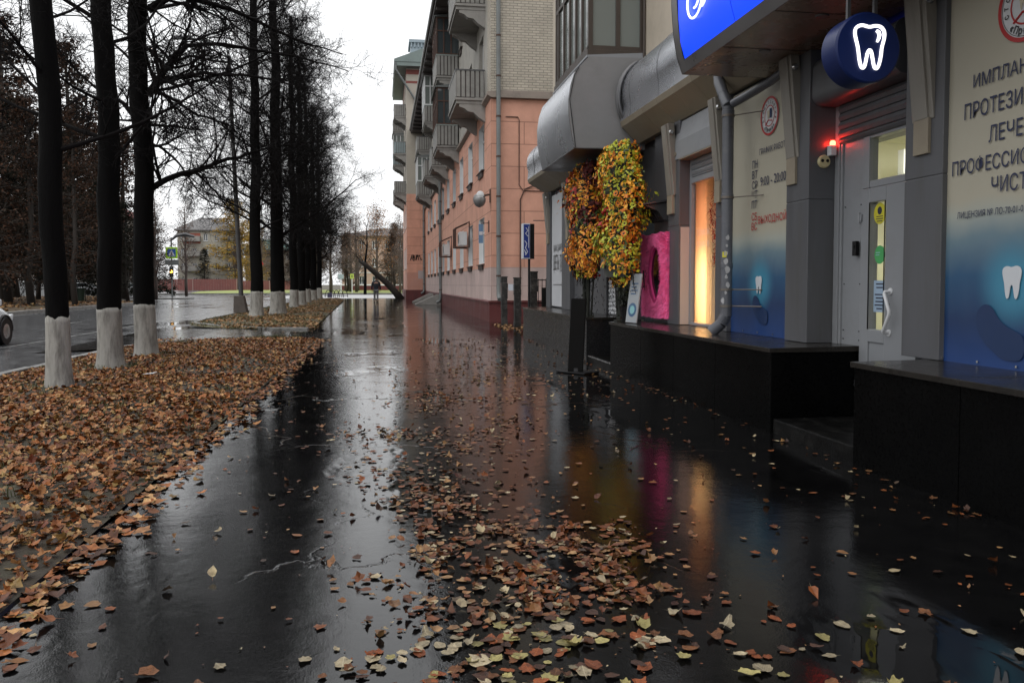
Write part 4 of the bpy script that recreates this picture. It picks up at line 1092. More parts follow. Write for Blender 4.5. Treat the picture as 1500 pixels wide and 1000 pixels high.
m = MB(); m.tube([(3.735,8.40,3.235),(3.80,8.1,3.28),(3.86,7.8,3.33),(3.90,7.45,3.40)], .045, 14); m.build('side_branch', M['pipe'], dp, smooth='auto')
for z in (3.12, 2.24, 1.24, 1.06):
    m = MB(); m.tube([(3.72,8.52,z),(3.98,8.18,z)], .007, 6); m.lathe((3.72,8.5,z), [(r0+.009,-.012),(r0+.009,.012)], 18)
    m.build('clamp', M['clampm'], dp)
pr_ = random.Random(3); paper = pm('torn_paper', (.36,.36,.37), .8, .3, 40)
for k in range(9):
    a = R(pr_.uniform(200, 262)); z = 1.12+k*.085; w_ = pr_.uniform(.02, .05)
    c = Vector((3.72+math.cos(a)*(r0+.004), 8.5+math.sin(a)*(r0+.004), z)); t = Vector((-math.sin(a), math.cos(a), 0)); nn = Vector((math.cos(a), math.sin(a), 0))
    m = MB(); n_ = 9; pts_ = [c + t*w_*.6*math.cos(2*math.pi*q/n_)*pr_.uniform(.7,1.3) + Vector((0,0,w_*.9*math.sin(2*math.pi*q/n_)*pr_.uniform(.7,1.3))) for q in range(n_)]
    m.add(pts_+[p+nn*.002 for p in pts_], [tuple(range(n_)), tuple(range(n_, 2*n_))]); m.build('torn_paper', paper, dp)
m = MB(); m.obox((3.675,8.455,1.62), (.016,-.016,0), (0,0,.03), (.002,.002,0)); m.build('yellow_sticker', M['yellow'], dp); settle(dp)
# ------------------------------------------------------------------ flower shop dressing
fl_cols = {'orange': (.60,.17,.012), 'amber': (.78,.36,.02), 'red': (.38,.02,.012), 'lime': (.42,.45,.03), 'green': (.05,.075,.015), 'darkred': (.12,.012,.01)}
FM = {k: pm('petal_'+k, c, .55, .35, 25) for k, c in fl_cols.items()}
FM['core'] = pm('flower_core', (.02,.012,.006), .7, .2, 20); FM['stem'] = pm('dark_stem', (.012,.014,.009), .7, .3, 8)
def flower_column(label, cx, cy, rx, ry, z0, z1, seed, bias):
    rg = random.Random(seed)
    r = root('flower_column', label, 'flower decoration', 'autumn flower columns at the shop entrance', loc=(cx, cy, .74 if cx > 3.4 else 0))
    core = MB()
    prof = []
    n = 12
    for k in range(n+1):
        t = k/n; prof.append((.55+.12*math.sin(t*9+seed)+.1*math.sin(t*21), z0+.1+(z1-z0-.15)*t))
    b = len(core.v)
    core.lathe((0,0,0), prof, 14)
    core.v = [(cx+x*rx, cy+y*ry, z) for x, y, z in core.v]
    core.build('moss_core', FM['stem'], r, smooth=True)
    fo = MB(); bl_ = MB()
    names = ['orange','amber','red','lime','green','darkred']
    def palette(x, y, z):
        q = mnoise.noise(Vector((x*2.2+seed, y*2.2, z*1.9)))
        q2 = mnoise.noise(Vector((x*3+9, y*3, z*2.6+seed)))
        if bias == 0:   # far column: orange over dark red, some lime
            return 'red' if q > .34 else 'lime' if q2 > .42 else 'darkred' if q < -.32 else ('orange' if rg.random() < .6 else 'amber')
        if (y < cy-.02 and q2 > -.2) or (z > 2.95 and q2 > -.1): return 'lime' if rg.random() < .72 else 'amber'
        return 'red' if q > .36 else 'lime' if q2 > .2 else ('orange' if rg.random() < .6 else 'amber')
    def surf():
        a = rg.uniform(0, 6.283); z = rg.uniform(z0, z1); t = (z-z0)/(z1-z0)
        wob = .84+.34*mnoise.noise(Vector((math.cos(a)*1.5, math.sin(a)*1.5, z*1.6+seed)))+.16*math.sin(z*5+seed+a)
        env = min(1, .35+2.4*min(t+.06, 1.12-t))
        s = wob*env*rg.uniform(.72, 1.12)
        if rg.random() < .035: s *= 1.32
        return Vector((cx+rx*s*math.cos(a), cy+ry*s*math.sin(a), z)), Vector((math.cos(a)/rx, math.sin(a)/ry, rg.uniform(-.5, 1.2))).normalized()
    for k in range(4200):
        p, nrm = surf(); c = palette(*p)
        u = nrm.orthogonal().normalized(); u = (Matrix.Rotation(rg.uniform(0,6.28), 3, nrm) @ u); v = nrm.cross(u)
        nn = (nrm + Vector((rg.gauss(0,.5), rg.gauss(0,.5), rg.gauss(0,.5)))).normalized(); v = nn.cross(u).normalized(); u = v.cross(nn)
        s = rg.uniform(.022, .046) * (1.35 if c in ('red','darkred') else 1)
        mi = names.index(c if rg.random() < .86 else 'green')
        fo.add([p-u*s, p-v*s*.55+nn*s*.15, p+u*s*.9+nn*s*.3, p+v*s*.55+nn*s*.15], [(0,1,2),(0,2,3)], mi)
        if rg.random() < .35:
            q = p+u*s*1.2; fo.add([q-v*s*.5, q+u*s*.6, q+v*s*.5, q-u*s*.4+nn*s*.3], [(0,1,2,3)], mi)
    fo.build('foliage', [FM[k] for k in names], r)
    for k in range(170):
        p, nrm = surf(); c = 'amber' if rg.random() < .5 else ('lime' if (bias and rg.random() < .6) else 'orange')
        p = p + nrm*.03
        u = nrm.orthogonal().normalized(); v = nrm.cross(u); s = rg.uniform(.032, .052); mi = names.index(c); npet = 9
        ring = []
        b = len(bl_.v)
        for i in range(npet*2):
            a = i*math.pi/npet; rr_ = s*(1 if i % 2 == 0 else .72)
            bl_.v.append(tuple(p+(u*math.cos(a)+v*math.sin(a))*s*.36+nrm*.006)); bl_.v.append(tuple(p+(u*math.cos(a)+v*math.sin(a))*rr_+nrm*s*.25))
        for i in range(npet*2):
            j = (i+1) % (npet*2); bl_.f.append((b+2*i, b+2*j, b+2*j+1, b+2*i+1)); bl_.m.append(mi)
        bb = len(bl_.v); bl_.v.extend([tuple(p+(u*math.cos(i)+v*math.sin(i))*s*.4+nrm*.004) for i in (0,1.05,2.1,3.14,4.19,5.24)]); bl_.f.append(tuple(range(bb, bb+6))); bl_.m.append(6)
    bl_.build('blossoms', [FM[k] for k in names]+[FM['core']], r)
    st = MB(); zb = r.location.z
    for k in range(9):
        a = rg.uniform(0, 6.28); q = rg.uniform(.1, .4)
        st.tube([(cx+rx*q*math.cos(a)*.5, cy+ry*q*math.sin(a)*.5, zb), (cx+rx*q*math.cos(a), cy+ry*q*math.sin(a), z0+.25)], [.018,.012], 6)
    st.box(cx-.09, cx+.09, cy-.09, cy+.09, zb, zb+.03)
    for k in range(7):
        a = rg.uniform(0, 6.28); q = rg.uniform(.3, .9); px_, py_ = cx+rx*q*math.cos(a), cy+ry*q*math.sin(a); L = rg.uniform(.12, .34)
        st.tube([(px_, py_, z0+.2), (px_+.02, py_-.02, z0+.2-L)], [.012,.004], 5)
        for _ in range(26):
            t = rg.random(); p = Vector((px_+rg.gauss(0,.03), py_+rg.gauss(0,.03), z0+.2-L*t)); d = Vector((rg.gauss(0,.5), rg.gauss(0,.5), -1)).normalized()*.045; e = d.orthogonal().normalized()*.012
            st.add([p-e, p+d, p+e], [(0,1,2)])
    for k in range(260):
        z = rg.uniform(zb+.05, z0+.1); a = rg.uniform(0, 6.28); q = rg.uniform(.02, .2)*(1 if bias == 0 else 1.5)
        p = Vector((cx+q*math.cos(a), cy+q*math.sin(a), z)); d = Vector((rg.gauss(0,.4), rg.gauss(0,.4), -1)).normalized()*.05; e = d.orthogonal().normalized()*.011
        st.add([p-e, p+d, p+e], [(0,1,2)])
    st.build('stand', FM['stem'], r)
    settle(r); return r
flower_column('orange and dark red flower column at the far side of the shop entrance', 3.46, 13.62, .36, .60, 1.42, 3.34, 3, 0)
flower_column('tall lime, amber and red flower column nearest the pink furry frame', 3.50, 11.75, .34, .62, 1.30, 3.36, 8, 1)
# stray maple leaves sticking out at the left edge belong to the far column's garland
# pink fur frame
pf_ = root('fur_frame', 'bright pink furry photo frame with a narrow pointed opening leaning on the grey wall', 'frame', loc=(3.93, 11.45, .84))
ya, yb, za, zb = 12.0, 10.86, .85, 2.02
cy, cz = 11.45, 1.47
def hole(a, s=1.0):
    c, q = math.cos(a), math.sin(a); return (cy + .25*s*c*(1-.25*q*q if q > 0 else 1-.5*q*q), cz + (.36 if q > 0 else .40)*s*q)
def outer(a):
    c, q = math.cos(a), math.sin(a); k = min((yb-ya)/-2/max(abs(c),1e-6), (zb-za)/2/max(abs(q),1e-6)); return ((ya+yb)/2+c*k, (za+zb)/2+q*k)
m = MB(); n = 64
for x, sgn in ((3.915,0),(3.945,1)):
    for k in range(n):
        a = 2*math.pi*k/n; m.v.append((x, *hole(a))); m.v.append((x, *outer(a)))
for k in range(n):
    j = (k+1) % n
    m.f += [(2*k,2*k+1,2*j+1,2*j), (2*n+2*k,2*n+2*j,2*n+2*j+1,2*n+2*k+1), (2*k+1,2*n+2*k+1,2*n+2*j+1,2*j+1), (2*k,2*j,2*n+2*j,2*n+2*k)]; m.m += [0]*4
M['pinkb'] = pm('pink_backing', (.7,.05,.24), .9, .2, 8); M['pink'] = pm('pink_fur', (1.0,.20,.48), .75, .3, 14)
m.build('frame_body', M['pinkb'], pf_)
rg = random.Random(5); m = MB()
for k in range(15000):
    a = rg.uniform(0, 6.283); t = rg.uniform(.10, 1)**.85; h = hole(a, 1.05); o = outer(a)
    y = h[0]+(o[0]-h[0])*t; z = h[1]+(o[1]-h[1])*t
    if rg.random() < .2: y, z = outer(a); x = rg.uniform(3.912, 3.94)
    else: x = 3.918
    dy, dz_ = y-cy, z-cz; L = rg.uniform(.04, .075); sw_ = mnoise.noise(Vector((y*5, z*5, 2)))*2.2
    d = Vector((-.6, .35*math.cos(sw_)+dy*.8, .35*math.sin(sw_)+dz_*.5-.35)).normalized()*L; e = Vector((0, rg.gauss(0,1), rg.gauss(0,1))).normalized()*.0045
    p = Vector((x, y, z)); m.add([p-e, p+e, p+d], [(0,1,2)])
m.build('fur', M['pink'], pf_)
m = MB(); m.box(3.945, 3.952, 11.2, 11.7, 1.05, 1.9); m.build('mirror', pm('dark_mirror', (.05,.05,.055), .08, .1, 2, metal=.9), pf_); settle(pf_)
# leaning white placard on the ledge
pl = root('leaning_placard', 'narrow white placard with a blue round print leaning on the black ledge', 'placard', loc=(3.50, 11.35, .75))
m = MB(); c = Vector((3.53, 11.22, 1.10)); u = Vector((.035,-.14,0)); vv = Vector((.05,.03,.345)); nn = u.cross(vv).normalized()*.008
m.obox(c, u, vv, nn)
m.build('board', pm('white_placard', (.30,.32,.34), .5, .05), pl)
m = MB(); nn = nn.normalized()
if nn.y > 0: nn = -nn
def onb(a, b): return c + u*a + vv*b + nn*.010
for r_, mi in ((.75, 0), (.45, 1)):
    q = [onb(r_*math.cos(2*math.pi*k/20), -.48+r_*.38*math.sin(2*math.pi*k/20)) + nn*.001*mi for k in range(20)]; m.add(q, [tuple(range(20))], mi)
m.build('print', [pm('blue_print', (.04,.10,.2), .5, .1), pm('teal_print', (.2,.42,.45), .5, .1)], pl); m = MB()
for k in range(4): m.add([onb(-.6, .62-.14*k), onb(.6-.25*(k % 2), .62-.14*k), onb(.6-.25*(k % 2), .57-.14*k), onb(-.6, .57-.14*k)], [(0,1,2,3)], 0)
m.build('print', pm('blue_text_print', (.04,.10,.2), .5, .1), pl); settle(pl)
# dark potted greenery below the right flowers
rg = random.Random(12); sh = root('potted_shrub', 'dark bushy pot plant below the flowers on the ledge', 'plant', loc=(3.56, 11.62, .75))
m = MB(); m.lathe((3.56,11.62,.75), [(.09,0),(.12,.2),(.125,.22),(.11,.22)], 16); m.build('pot', M['black'], sh, smooth='auto')
m = MB()
for k in range(900):
    d = Vector((rg.gauss(0,1), rg.gauss(0,1), rg.gauss(0,1))).normalized(); p = Vector((3.56,11.62,1.2)) + Vector((d.x*.15, d.y*.24, d.z*.32))*rg.random()**.4
    e = Vector((rg.gauss(0,1), rg.gauss(0,1), rg.gauss(0,1))).normalized(); f = e.cross(d).normalized()
    m.add([p-e*.03, p+f*.014, p+e*.03, p-f*.014], [(0,1,2,3)], 0 if rg.random() < .85 else 1)
m.build('foliage', [FM['stem'], pm('dark_green_leaf', (.03,.045,.012), .5, .3, 10)], sh); settle(sh)

# black pavement stand on its base
st = root('pavement_stand', 'tall black pavement board leaning slightly on a flat rubber base', 'stand', loc=(2.8, 11.65, 0))
m = MB(); c = Vector((2.80, 11.62, .56)); a = Vector((.03,.02,.53)); u = Vector((.105,-.035,0)); n_ = a.cross(u).normalized()*.03
m.obox(c, u, a, n_); m.build('board', pm('matt_black_board', (.004,.004,.004), .7, .3, 4, spec=.12), st, bevel=.008)
m = MB(); nn = n_.normalized()
if nn.y > 0: nn = -nn
m.obox(c+nn*.031, u*.86, a*.94, nn*.002); m.build('panel', pm('black_panel', (.003,.003,.003), .6, .3, 4, spec=.12), st)
m = MB(); m.prism([(2.52,11.80),(2.84,11.34),(3.12,11.55),(2.80,12.0)], .004, .032, 'z'); m.build('rubber_base', M['black'], st, bevel=.008)
m = MB(); m.box(2.74, 2.86, 11.56, 11.70, .03, .08); m.build('bracket', M['frame_metal'], st); settle(st)

# pole sign with two blue faces and the little projecting sign
M['signblue'] = pm('blue_sign_face', (.012,.035,.22), .4, .08, 3); M['signwhite'] = pm('white_sign_print', (.55,.57,.62), .45, .05)
ps = root('pole_sign', 'tall narrow blue sign with white markings on a dark pole by the shop corner', 'sign', loc=(4.06, 22.6, 0))
m = MB(); m.cyl((4.06,22.6,0), (4.06,22.6,2.4), .035, n=12); m.build('pole', M['black'], ps, smooth='auto')
m = MB(); m.box(3.86, 4.06, 22.46, 22.74, 2.0, 2.98); m.build('case', M['signwhite'], ps, bevel=.006)
m = MB(); m.box(3.885, 4.05, 22.452, 22.458, 2.03, 2.95); m.build('face', M['signblue'], ps)
m = MB()
m.tube([(3.94,22.45,2.86),(4.0,22.45,2.78),(3.93,22.45,2.7),(4.0,22.45,2.62)], .012, 5); m.tube([(3.91,22.45,2.5),(3.97,22.45,2.42),(3.93,22.45,2.3),(3.99,22.45,2.2),(3.93,22.45,2.1)], .012, 5); m.tube([(4.02,22.45,2.9),(4.02,22.45,2.3)], .009, 5); m.tube([(3.90,22.45,2.25),(3.95,22.45,2.12)], .012, 5)
m.build('white_marks', M['signwhite'], ps)
m = MB(); m.box(4.07, 4.19, 22.5, 22.7, 2.0, 2.97); m.build('side_panel', M['black'], ps); settle(ps)
hs = root('projecting_sign', 'small white projecting sign with black lettering on the shop corner bracket', 'sign', loc=(3.7, 19.62, 2.9))
m = MB(); m.obox((3.62,19.64,3.06), (.10,0,-.03), (.04,0,.24), (0,.018,0)); m.build('plate', M['signwhite'], hs, bevel=.005)
m = MB()
for k, ch in enumerate('ЦВЕТЫ'):
    vs, fs = text_geo(ch, 1, .04)
    m.add([Vector((3.60+.035*(3.3-k)/5, 19.62, 3.22-.085*k)) + Vector((v.x*.13, 0, v.y*.10)) for v in vs], fs)
m.build('lettering', M['inkp'], hs)
for za, zb_ in ((3.28,3.34),(2.84,2.84)):
    m = MB(); m.tube([(3.63,19.66,za),(3.95,19.62,zb_)], .012, 6); m.build('bracket', M['frame_metal'], hs); settle(hs)

# old tarred gate posts, gate and railing between the buildings
M['tar'] = pm('peeling_black_paint', (.014,.013,.012), .7, .4, 12, .8, 30, dirt=(.16,.15,.14), dscale=7, damt=.5)
def post(x, y, h, wd, label):
    rg = random.Random(int(x*100)); m = MB()
    n = 9
    for k in range(n):
        z0 = h*k/n; z1 = h*(k+1)/n; j = lambda: rg.uniform(-.012, .012)
        m.obox((x+j(), y+j(), (z0+z1)/2), (wd/2+j()*.5, 0, 0), (0, wd/2, 0), (0, 0, (z1-z0)/2-.001))
    m.box(x-wd*.56, x+wd*.56, y-wd*.56, y+wd*.56, h, h+.04)
    o = m.build('gate_post', M['tar'], bevel=.008); tag(o, label, 'gate post', 'dark brick gate posts between the buildings'); return o
post(3.80, 25.6, 1.50, .18, 'shorter peeling black gate post closer to the orange wall')
post(4.02, 24.4, 1.46, .20, 'front peeling black gate post standing in fallen leaves')
post(4.24, 22.9, 1.62, .20, 'peeling black gate post beside the pole of the blue sign')
gt = root('iron_gate', 'dark iron lattice gate and railing between shop and orange building', 'gate', loc=(4.7, 23.2, 0))
m = MB()
for k in range(16): m.cyl((4.40+k*.11,23.0,.12), (4.40+k*.11,23.0,1.45), .011, n=6)
for z in (.15, .75, 1.40): m.box(4.36, 6.15, 22.985, 23.015, z, z+.03)
m.build('railing', M['black'], gt)
m = MB(); m.box(4.5, 6.0, 23.02, 23.05, .15, 1.2); m.build('sheet_infill', M['black'], gt)
m = MB(); m.box(3.9, 4.0, 24.55, 25.4, 1.10, 1.3); m.build('latch_plate', M['signwhite'], gt); settle(gt)
lit = MB(); rg = random.Random(77)
for _ in range(500):
    x = rg.uniform(3.45, 5.5); y = rg.uniform(20.2, 26.5)
    if (x-4.0)**2+(y-24.6)**2 > 2.2 and rg.random() < .7: continue
    add_leaf(lit, x, y, .005, rng.uniform(.035, .06), rng, .5, .2, LEAF2, False)
tag(lit.build('fallen_leaves', M['litter_b']), label='dry leaves gathered round the black gate posts', kind='stuff')
# ------------------------------------------------------------------ orange and grey apartment building
M['orange'] = brickmat('orange_rendered_blocks', (.63,.335,.245), (.60,.315,.23), (.33,.17,.12), 2.3, .76, .014, .85, .5, stain=(.45,.22,.15), stainamt=.4)
M['pinkband'] = brickmat('pale_pink_render', (.52,.40,.37), (.50,.38,.355), (.36,.27,.25), 4.0, .62, .012, .85, .3, stain=(.34,.27,.25), stainamt=.6)
M['maroon'] = pm('dark_red_plinth', (.105,.022,.022), .5, .3, 3, .4, 30, dirt=(.06,.02,.02), dscale=2, damt=.6, stretch=(1,1,.35))
M['cream_brick'] = brickmat('cream_silicate_brick', (.52,.47,.39), (.44,.40,.33), (.25,.23,.20), .26, .088, .012, .85, .7, stain=(.33,.30,.25), stainamt=.4)
M['plaster'] = pm('grey_plaster', (.36,.345,.31), .85, .14, 1.2, .4, 50, dirt=(.20,.19,.17), dscale=.7, damt=.7)
M['cornice'] = pm('cornice_plaster', (.26,.22,.19), .8, .15, 2, dirt=(.12,.10,.09), dscale=1.2, damt=.7)
M['winwhite'] = pm('window_white', (.66,.67,.68), .4, .06, 2)
M['sill_gap_m'] = pm('dark_sill_and_gap_shade', (.07,.055,.05), .6, .3, 4)
M['rust'] = pm('rusty_brown_iron', (.07,.035,.025), .7, .4, 8)
M['dkwall'] = pm('dark_interior', (.02,.02,.022), .9, .1)
XF = 3.69; YC = 27.92; YE = 71.0
def wall_x(mb, x, y0, y1, z0, z1, ops, depth, mi=0, mr=0):
    """street face at x (looking to -x) with recessed openings (ya, yb, za, zb)"""
    ys = sorted({y0, y1} | {v for o in ops for v in o[:2] if y0 < v < y1}); zs = sorted({z0, z1} | {v for o in ops for v in o[2:] if z0 < v < z1})
    for a, b in zip(ys[:-1], ys[1:]):
        for c, d in zip(zs[:-1], zs[1:]):
            my, mz = (a+b)/2, (c+d)/2
            if any(o[0] < my < o[1] and o[2] < mz < o[3] for o in ops): continue
            mb.quad((x,a,c), (x,a,d), (x,b,d), (x,b,c), mi)
    for a, b, c, d in ops:
        X = x+depth
        mb.quad((x,b,c), (x,b,d), (X,b,d), (X,b,c), mr); mb.quad((x,a,c), (X,a,c), (X,a,d), (x,a,d), mr)
        mb.quad((x,a,d), (X,a,d), (X,b,d), (x,b,d), mr); mb.quad((x,a,c), (x,b,c), (X,b,c), (X,a,c), mr)
ob = root('orange_building', 'four storey building with orange lower walls, cream brick above and stacked balconies', 'building', loc=(XF, YC, 0))
cols = [30.62+3.9*k for k in range(10)]
ops1 = [(c-.85, c+.85, 2.06, 3.74) for c in cols]; ops2 = [(c-.85, c+.85, 5.48, 7.14) for c in cols]
m = MB()
wall_x(m, XF, YC, YE, 1.88, 7.62, ops1+ops2, .16, 0, 1)
m.quad((XF,YC,1.88), (14,YC,1.88), (14,YC,7.62), (XF,YC,7.62), 0)
wallo = m.build('orange_wall', [M['orange'], M['winwhite']], ob)
m = MB(); m.quad((XF-.004,YC,.72), (XF-.004,YE,.72), (XF-.004,YE,1.88), (XF-.004,YC,1.88)); m.quad((XF-.004,YC-.004,.72), (14,YC-.004,.72), (14,YC-.004,1.88), (XF-.004,YC-.004,1.88)); m.build('pale_band', M['pinkband'], ob)
m = MB(); m.box(XF-.07, 14, YC-.07, YE, -.05, .66); m.prism([(XF-.11,.66),(XF-.11,.70),(XF-.0,.735),(14,.735),(14,.66)], YC-.11, YE, 'y'); m.build('plinth', M['maroon'], ob)
m = MB(); m.prism([(XF-.02,7.62),(XF-.14,7.70),(XF-.14,7.80),(XF+.3,7.86),(14,7.86),(14,7.62)], YC-.14, YE, 'y'); m.build('cornice', M['cornice'], ob)
ops3 = [(c-.65, c+.65, zz, zz+1.5) for c in cols for zz in (8.85, 12.15)]
m = MB(); wall_x(m, XF, YC+.9, YE, 7.86, 14.2, ops3, .16, 0, 0); m.build('upper_plaster_wall', M['plaster'], ob)
m = MB(); m.quad((XF-.002,YC,7.86), (XF-.002,YC,14.6), (XF-.002,YC+.9,14.6), (XF-.002,YC+.9,7.86)); m.quad((XF-.002,YC-.002,7.86), (14,YC-.002,7.86), (14,YC-.002,14.6), (XF-.002,YC-.002,14.6)); m.build('upper_brick_wall', M['cream_brick'], ob)
# one window with frame, pane and sill, then copies
def make_window(w, h, d=.16):
    f = MB(); x = XF+d-.03
    t = .075
    f.box(x, x+.06, -w/2, -w/2+t, 0, h); f.box(x, x+.06, w/2-t, w/2, 0, h); f.box(x, x+.06, -w/2, w/2, 0, t); f.box(x, x+.06, -w/2, w/2, h-t, h); f.box(x+.004, x+.056, -.04, .04, 0, h); f.box(x+.002, x+.058, -w/2, w/2, h*.68, h*.68+.06)
    o = f.build('window', M['winwhite'], ob)
    p = MB(); p.quad((x+.03,-w/2+.01,.01),(x+.03,-w/2+.01,h-.01),(x+.03,w/2-.01,h-.01),(x+.03,w/2-.01,.01)); p.build('pane', M['greypane'], o)
    s_ = MB(); s_.prism([(XF-.11,-.055),(XF-.11,-.035),(XF+d-.03,.005),(XF+d-.03,-.055)], -w/2-.06, w/2+.06, 'y'); s_.prism([(XF-.06,-.24),(XF-.08,-.06),(XF+.02,-.06),(XF+.02,-.24)], -w/2+.25, w/2-.25, 'y'); s_.build('sill', M['sill_gap_m'], o)
    return o
wp = make_window(1.7, 1.68); places = [(c, 2.06) for c in cols]+[(c, 5.48) for c in cols]
def spread(proto, places):
    for i, (y, z) in enumerate(places):
        o = proto if i == 0 else copy_tree(proto, ob)
        o.location = (0, y, z)
spread(wp, places)
wp2 = make_window(1.3, 1.5); spread(wp2, [((o[0]+o[1])/2, o[2]) for o in ops3])
# roof
m = MB(); m.box(2.50, 14.4, YC-.5, YE, 14.15, 14.32); m.prism([(2.42,14.32),(2.42,14.45),(8.5,17.0),(14.6,14.45),(14.6,14.32)], YC-.6, YE, 'y')
for k in range(28): m.box(2.55, XF, YC+.2+k*1.5, YC+.32+k*1.5, 14.0, 14.148)
rfo = m.build('roof', pm('dark_eaves', (.06,.05,.05), .6, .3, 1), ob)
m = MB(); m.tube([(2.42,YC-.6,14.42),(2.42,YE,14.42)], .07, 8); m.build('gutter', M['pipe'], rfo)
# balconies
M['slat'] = pm('grey_corrugated_sheet', (.25,.245,.23), .6, .15, 2, dirt=(.10,.10,.095), dscale=1.4, damt=.6)
M['slat2'] = pm('pale_green_rail', (.22,.26,.245), .6, .1, 2)
M['concrete'] = pm('balcony_concrete', (.27,.26,.245), .85, .15, 2, .3, 40, dirt=(.12,.115,.11), dscale=1.2, damt=.6)
def balcony(name, y0, y1, z, kind, parent, xf=XF, dep=1.05, sheetm=None, face=-1):
    x = xf-dep
    m = MB(); m.box(x, xf, y0, y1, z, z+.12); m.box(x-.05, xf, y0-.05, y1+.05, z+.12, z+.20)
    o = m.build(name, M['concrete'], parent)
    pr = [(xf,z-.62),(xf,z),(x+.12,z),(x+.12,z-.10),(x+.30,z-.16),(x+.42,z-.26),(xf-.42,z-.30),(xf-.25,z-.46)]
    for ya in (y0+.02, y1-.30):
        c = MB(); c.prism(pr, ya, ya+.28, 'y'); c.build('corbel', M['concrete'], o)
    mb = MB(); h = .92; zb = z+.24; n = int((y1-y0)/.16)
    def ribs(p, q, nrm):
        p = Vector(p); q = Vector(q); k = max(3, int((q-p).length/.15)); d = (q-p)/k
        for i in range(k):
            c = p+d*(i+.5); mb.obox((c.x, c.y, zb+h/2), d*.36, nrm*.016, (0,0,h/2)); 
        c = (p+q)/2; mb.obox((c.x, c.y, zb+h/2)-nrm*.02 if False else Vector((c.x, c.y, zb+h/2))-nrm*.03, (q-p)/2, nrm*.004, (0,0,h/2), 1)  # dark backing: shade in the gaps between ribs put in as colour
    ribs((x,y0,0), (x,y1,0), Vector((-1,0,0))); ribs((x,y0,0), (xf-.04,y0,0), Vector((0,-1,0))); ribs((x,y1,0), (xf-.04,y1,0), Vector((0,1,0)))
    mb.build('parapet', [sheetm or M['slat'], M['sill_gap_m']], o)
    r_ = MB(); zt = zb+h
    r_.box(x-.035, x+.035, y0-.03, y1+.03, zt, zt+.05); r_.box(x+.035, xf-.02, y0-.03, y0+.03, zt, zt+.05); r_.box(x+.035, xf-.02, y1-.03, y1+.03, zt, zt+.05)
    r_.build('rail', M['slat2'] if kind != 'open' else M['frame_metal'], o)
    if kind in ('dark', 'white'):
        fm = M['rust'] if kind == 'dark' else M['winwhite']
        g_ = MB(); p_ = MB(); z0 = zt+.05; z1 = z+3.0
        if kind == 'dark': z1 = z+2.95
        ny = 4
        for i in range(ny+1): 
            y = y0+(y1-y0)*i/ny; g_.box(x-.03, x+.03, y-.035, y+.035, z0, z1)
        for xx in (x+.33, x+.68): g_.box(xx-.03, xx+.03, y0-.028, y0+.028, z0, z1); g_.box(xx-.03, xx+.03, y1-.028, y1+.028, z0, z1)
        for zz in (z0, z0+(z1-z0)*.62, z1-.06):
            g_.box(x-.026, x+.026, y0, y1, zz, zz+.06); g_.box(x, xf, y0-.025, y0+.025, zz, zz+.06); g_.box(x, xf, y1-.025, y1+.025, zz, zz+.06)
        g_.build('glazing_frame', fm, o)
        p_.quad((x,y0,z0),(x,y1,z0),(x,y1,z1),(x,y0,z1)); p_.quad((x,y0,z0),(xf,y0,z0),(xf,y0,z1),(x,y0,z1)); p_.quad((x,y1,z0),(xf,y1,z0),(xf,y1,z1),(x,y1,z1))
        p_.build('glazing', M['greypane'] if kind == 'white' else M['pane'], o)
        t_ = MB(); t_.prism([(x-.12,z1),(x-.12,z1+.05),(xf,z1+.22),(xf,z1)], y0-.1, y1+.1, 'y'); t_.build('balcony_roof', M['roof'], o)
    return o
for y0, kinds_ in ((29.4,('open','open')), (39.6,('dark','dark')), (50.8,('open','white')), (61.5,('white','open'))):
    for z, kd in zip((7.72, 11.02), kinds_): balcony('balcony', y0, y0+3.0, z, kd, ob)
balcony('balcony', 46.2, 48.6, 7.72, 'open', ob, dep=.9)
# drainpipes, cable conduit, graffiti patches
def wallpipe(name, x, y, z0, z1, r=.075, dirn=(0,-1,0), kick=.25):
    m = MB(); d = Vector(dirn)
    m.tube([Vector((x,y,z1)), Vector((x,y,z0+.35)), Vector((x,y,z0+.12))+d*.05, Vector((x,y,z0))+d*kick], r, 12)
    z = z0+.8
    while z < z1:
        m.lathe((x,y,z), [(r,-.03),(r+.012,-.03),(r+.012,.03),(r,.03)], 12, 1); z += 1.35
    return m.build(name, [M['pipe2'], M['rust']], ob, smooth='auto')
M['pipe2'] = pm('galvanised_pipe', (.15,.165,.165), .5, .2, 3, dirt=(.09,.075,.065), dscale=2, damt=.5)
wallpipe('drainpipe', 3.93, YC-.14, .78, 14.3); wallpipe('drainpipe', XF-.15, 50.6, .15, 7.7, .09, (-1,0,0)); wallpipe('drainpipe', XF-.15, YE-.35, .5, 14.3, .09, (-1,0,0))
m = MB(); m.tube([(4.7,YC-.03,.9),(4.7,YC-.03,4.2),(4.85,YC-.03,4.55),(5.3,YC-.03,4.75),(5.7,YC-.03,4.8)], .022, 6); m.tube([(4.2,YC-.02,7.0),(4.62,YC-.02,7.0),(4.66,YC-.02,6.9),(4.66,YC-.02,4.7),(4.8,YC-.02,4.5),(5.6,YC-.02,4.5)], .016, 6); m.build('cable_conduit', M['rust'], ob)
settle(ob)

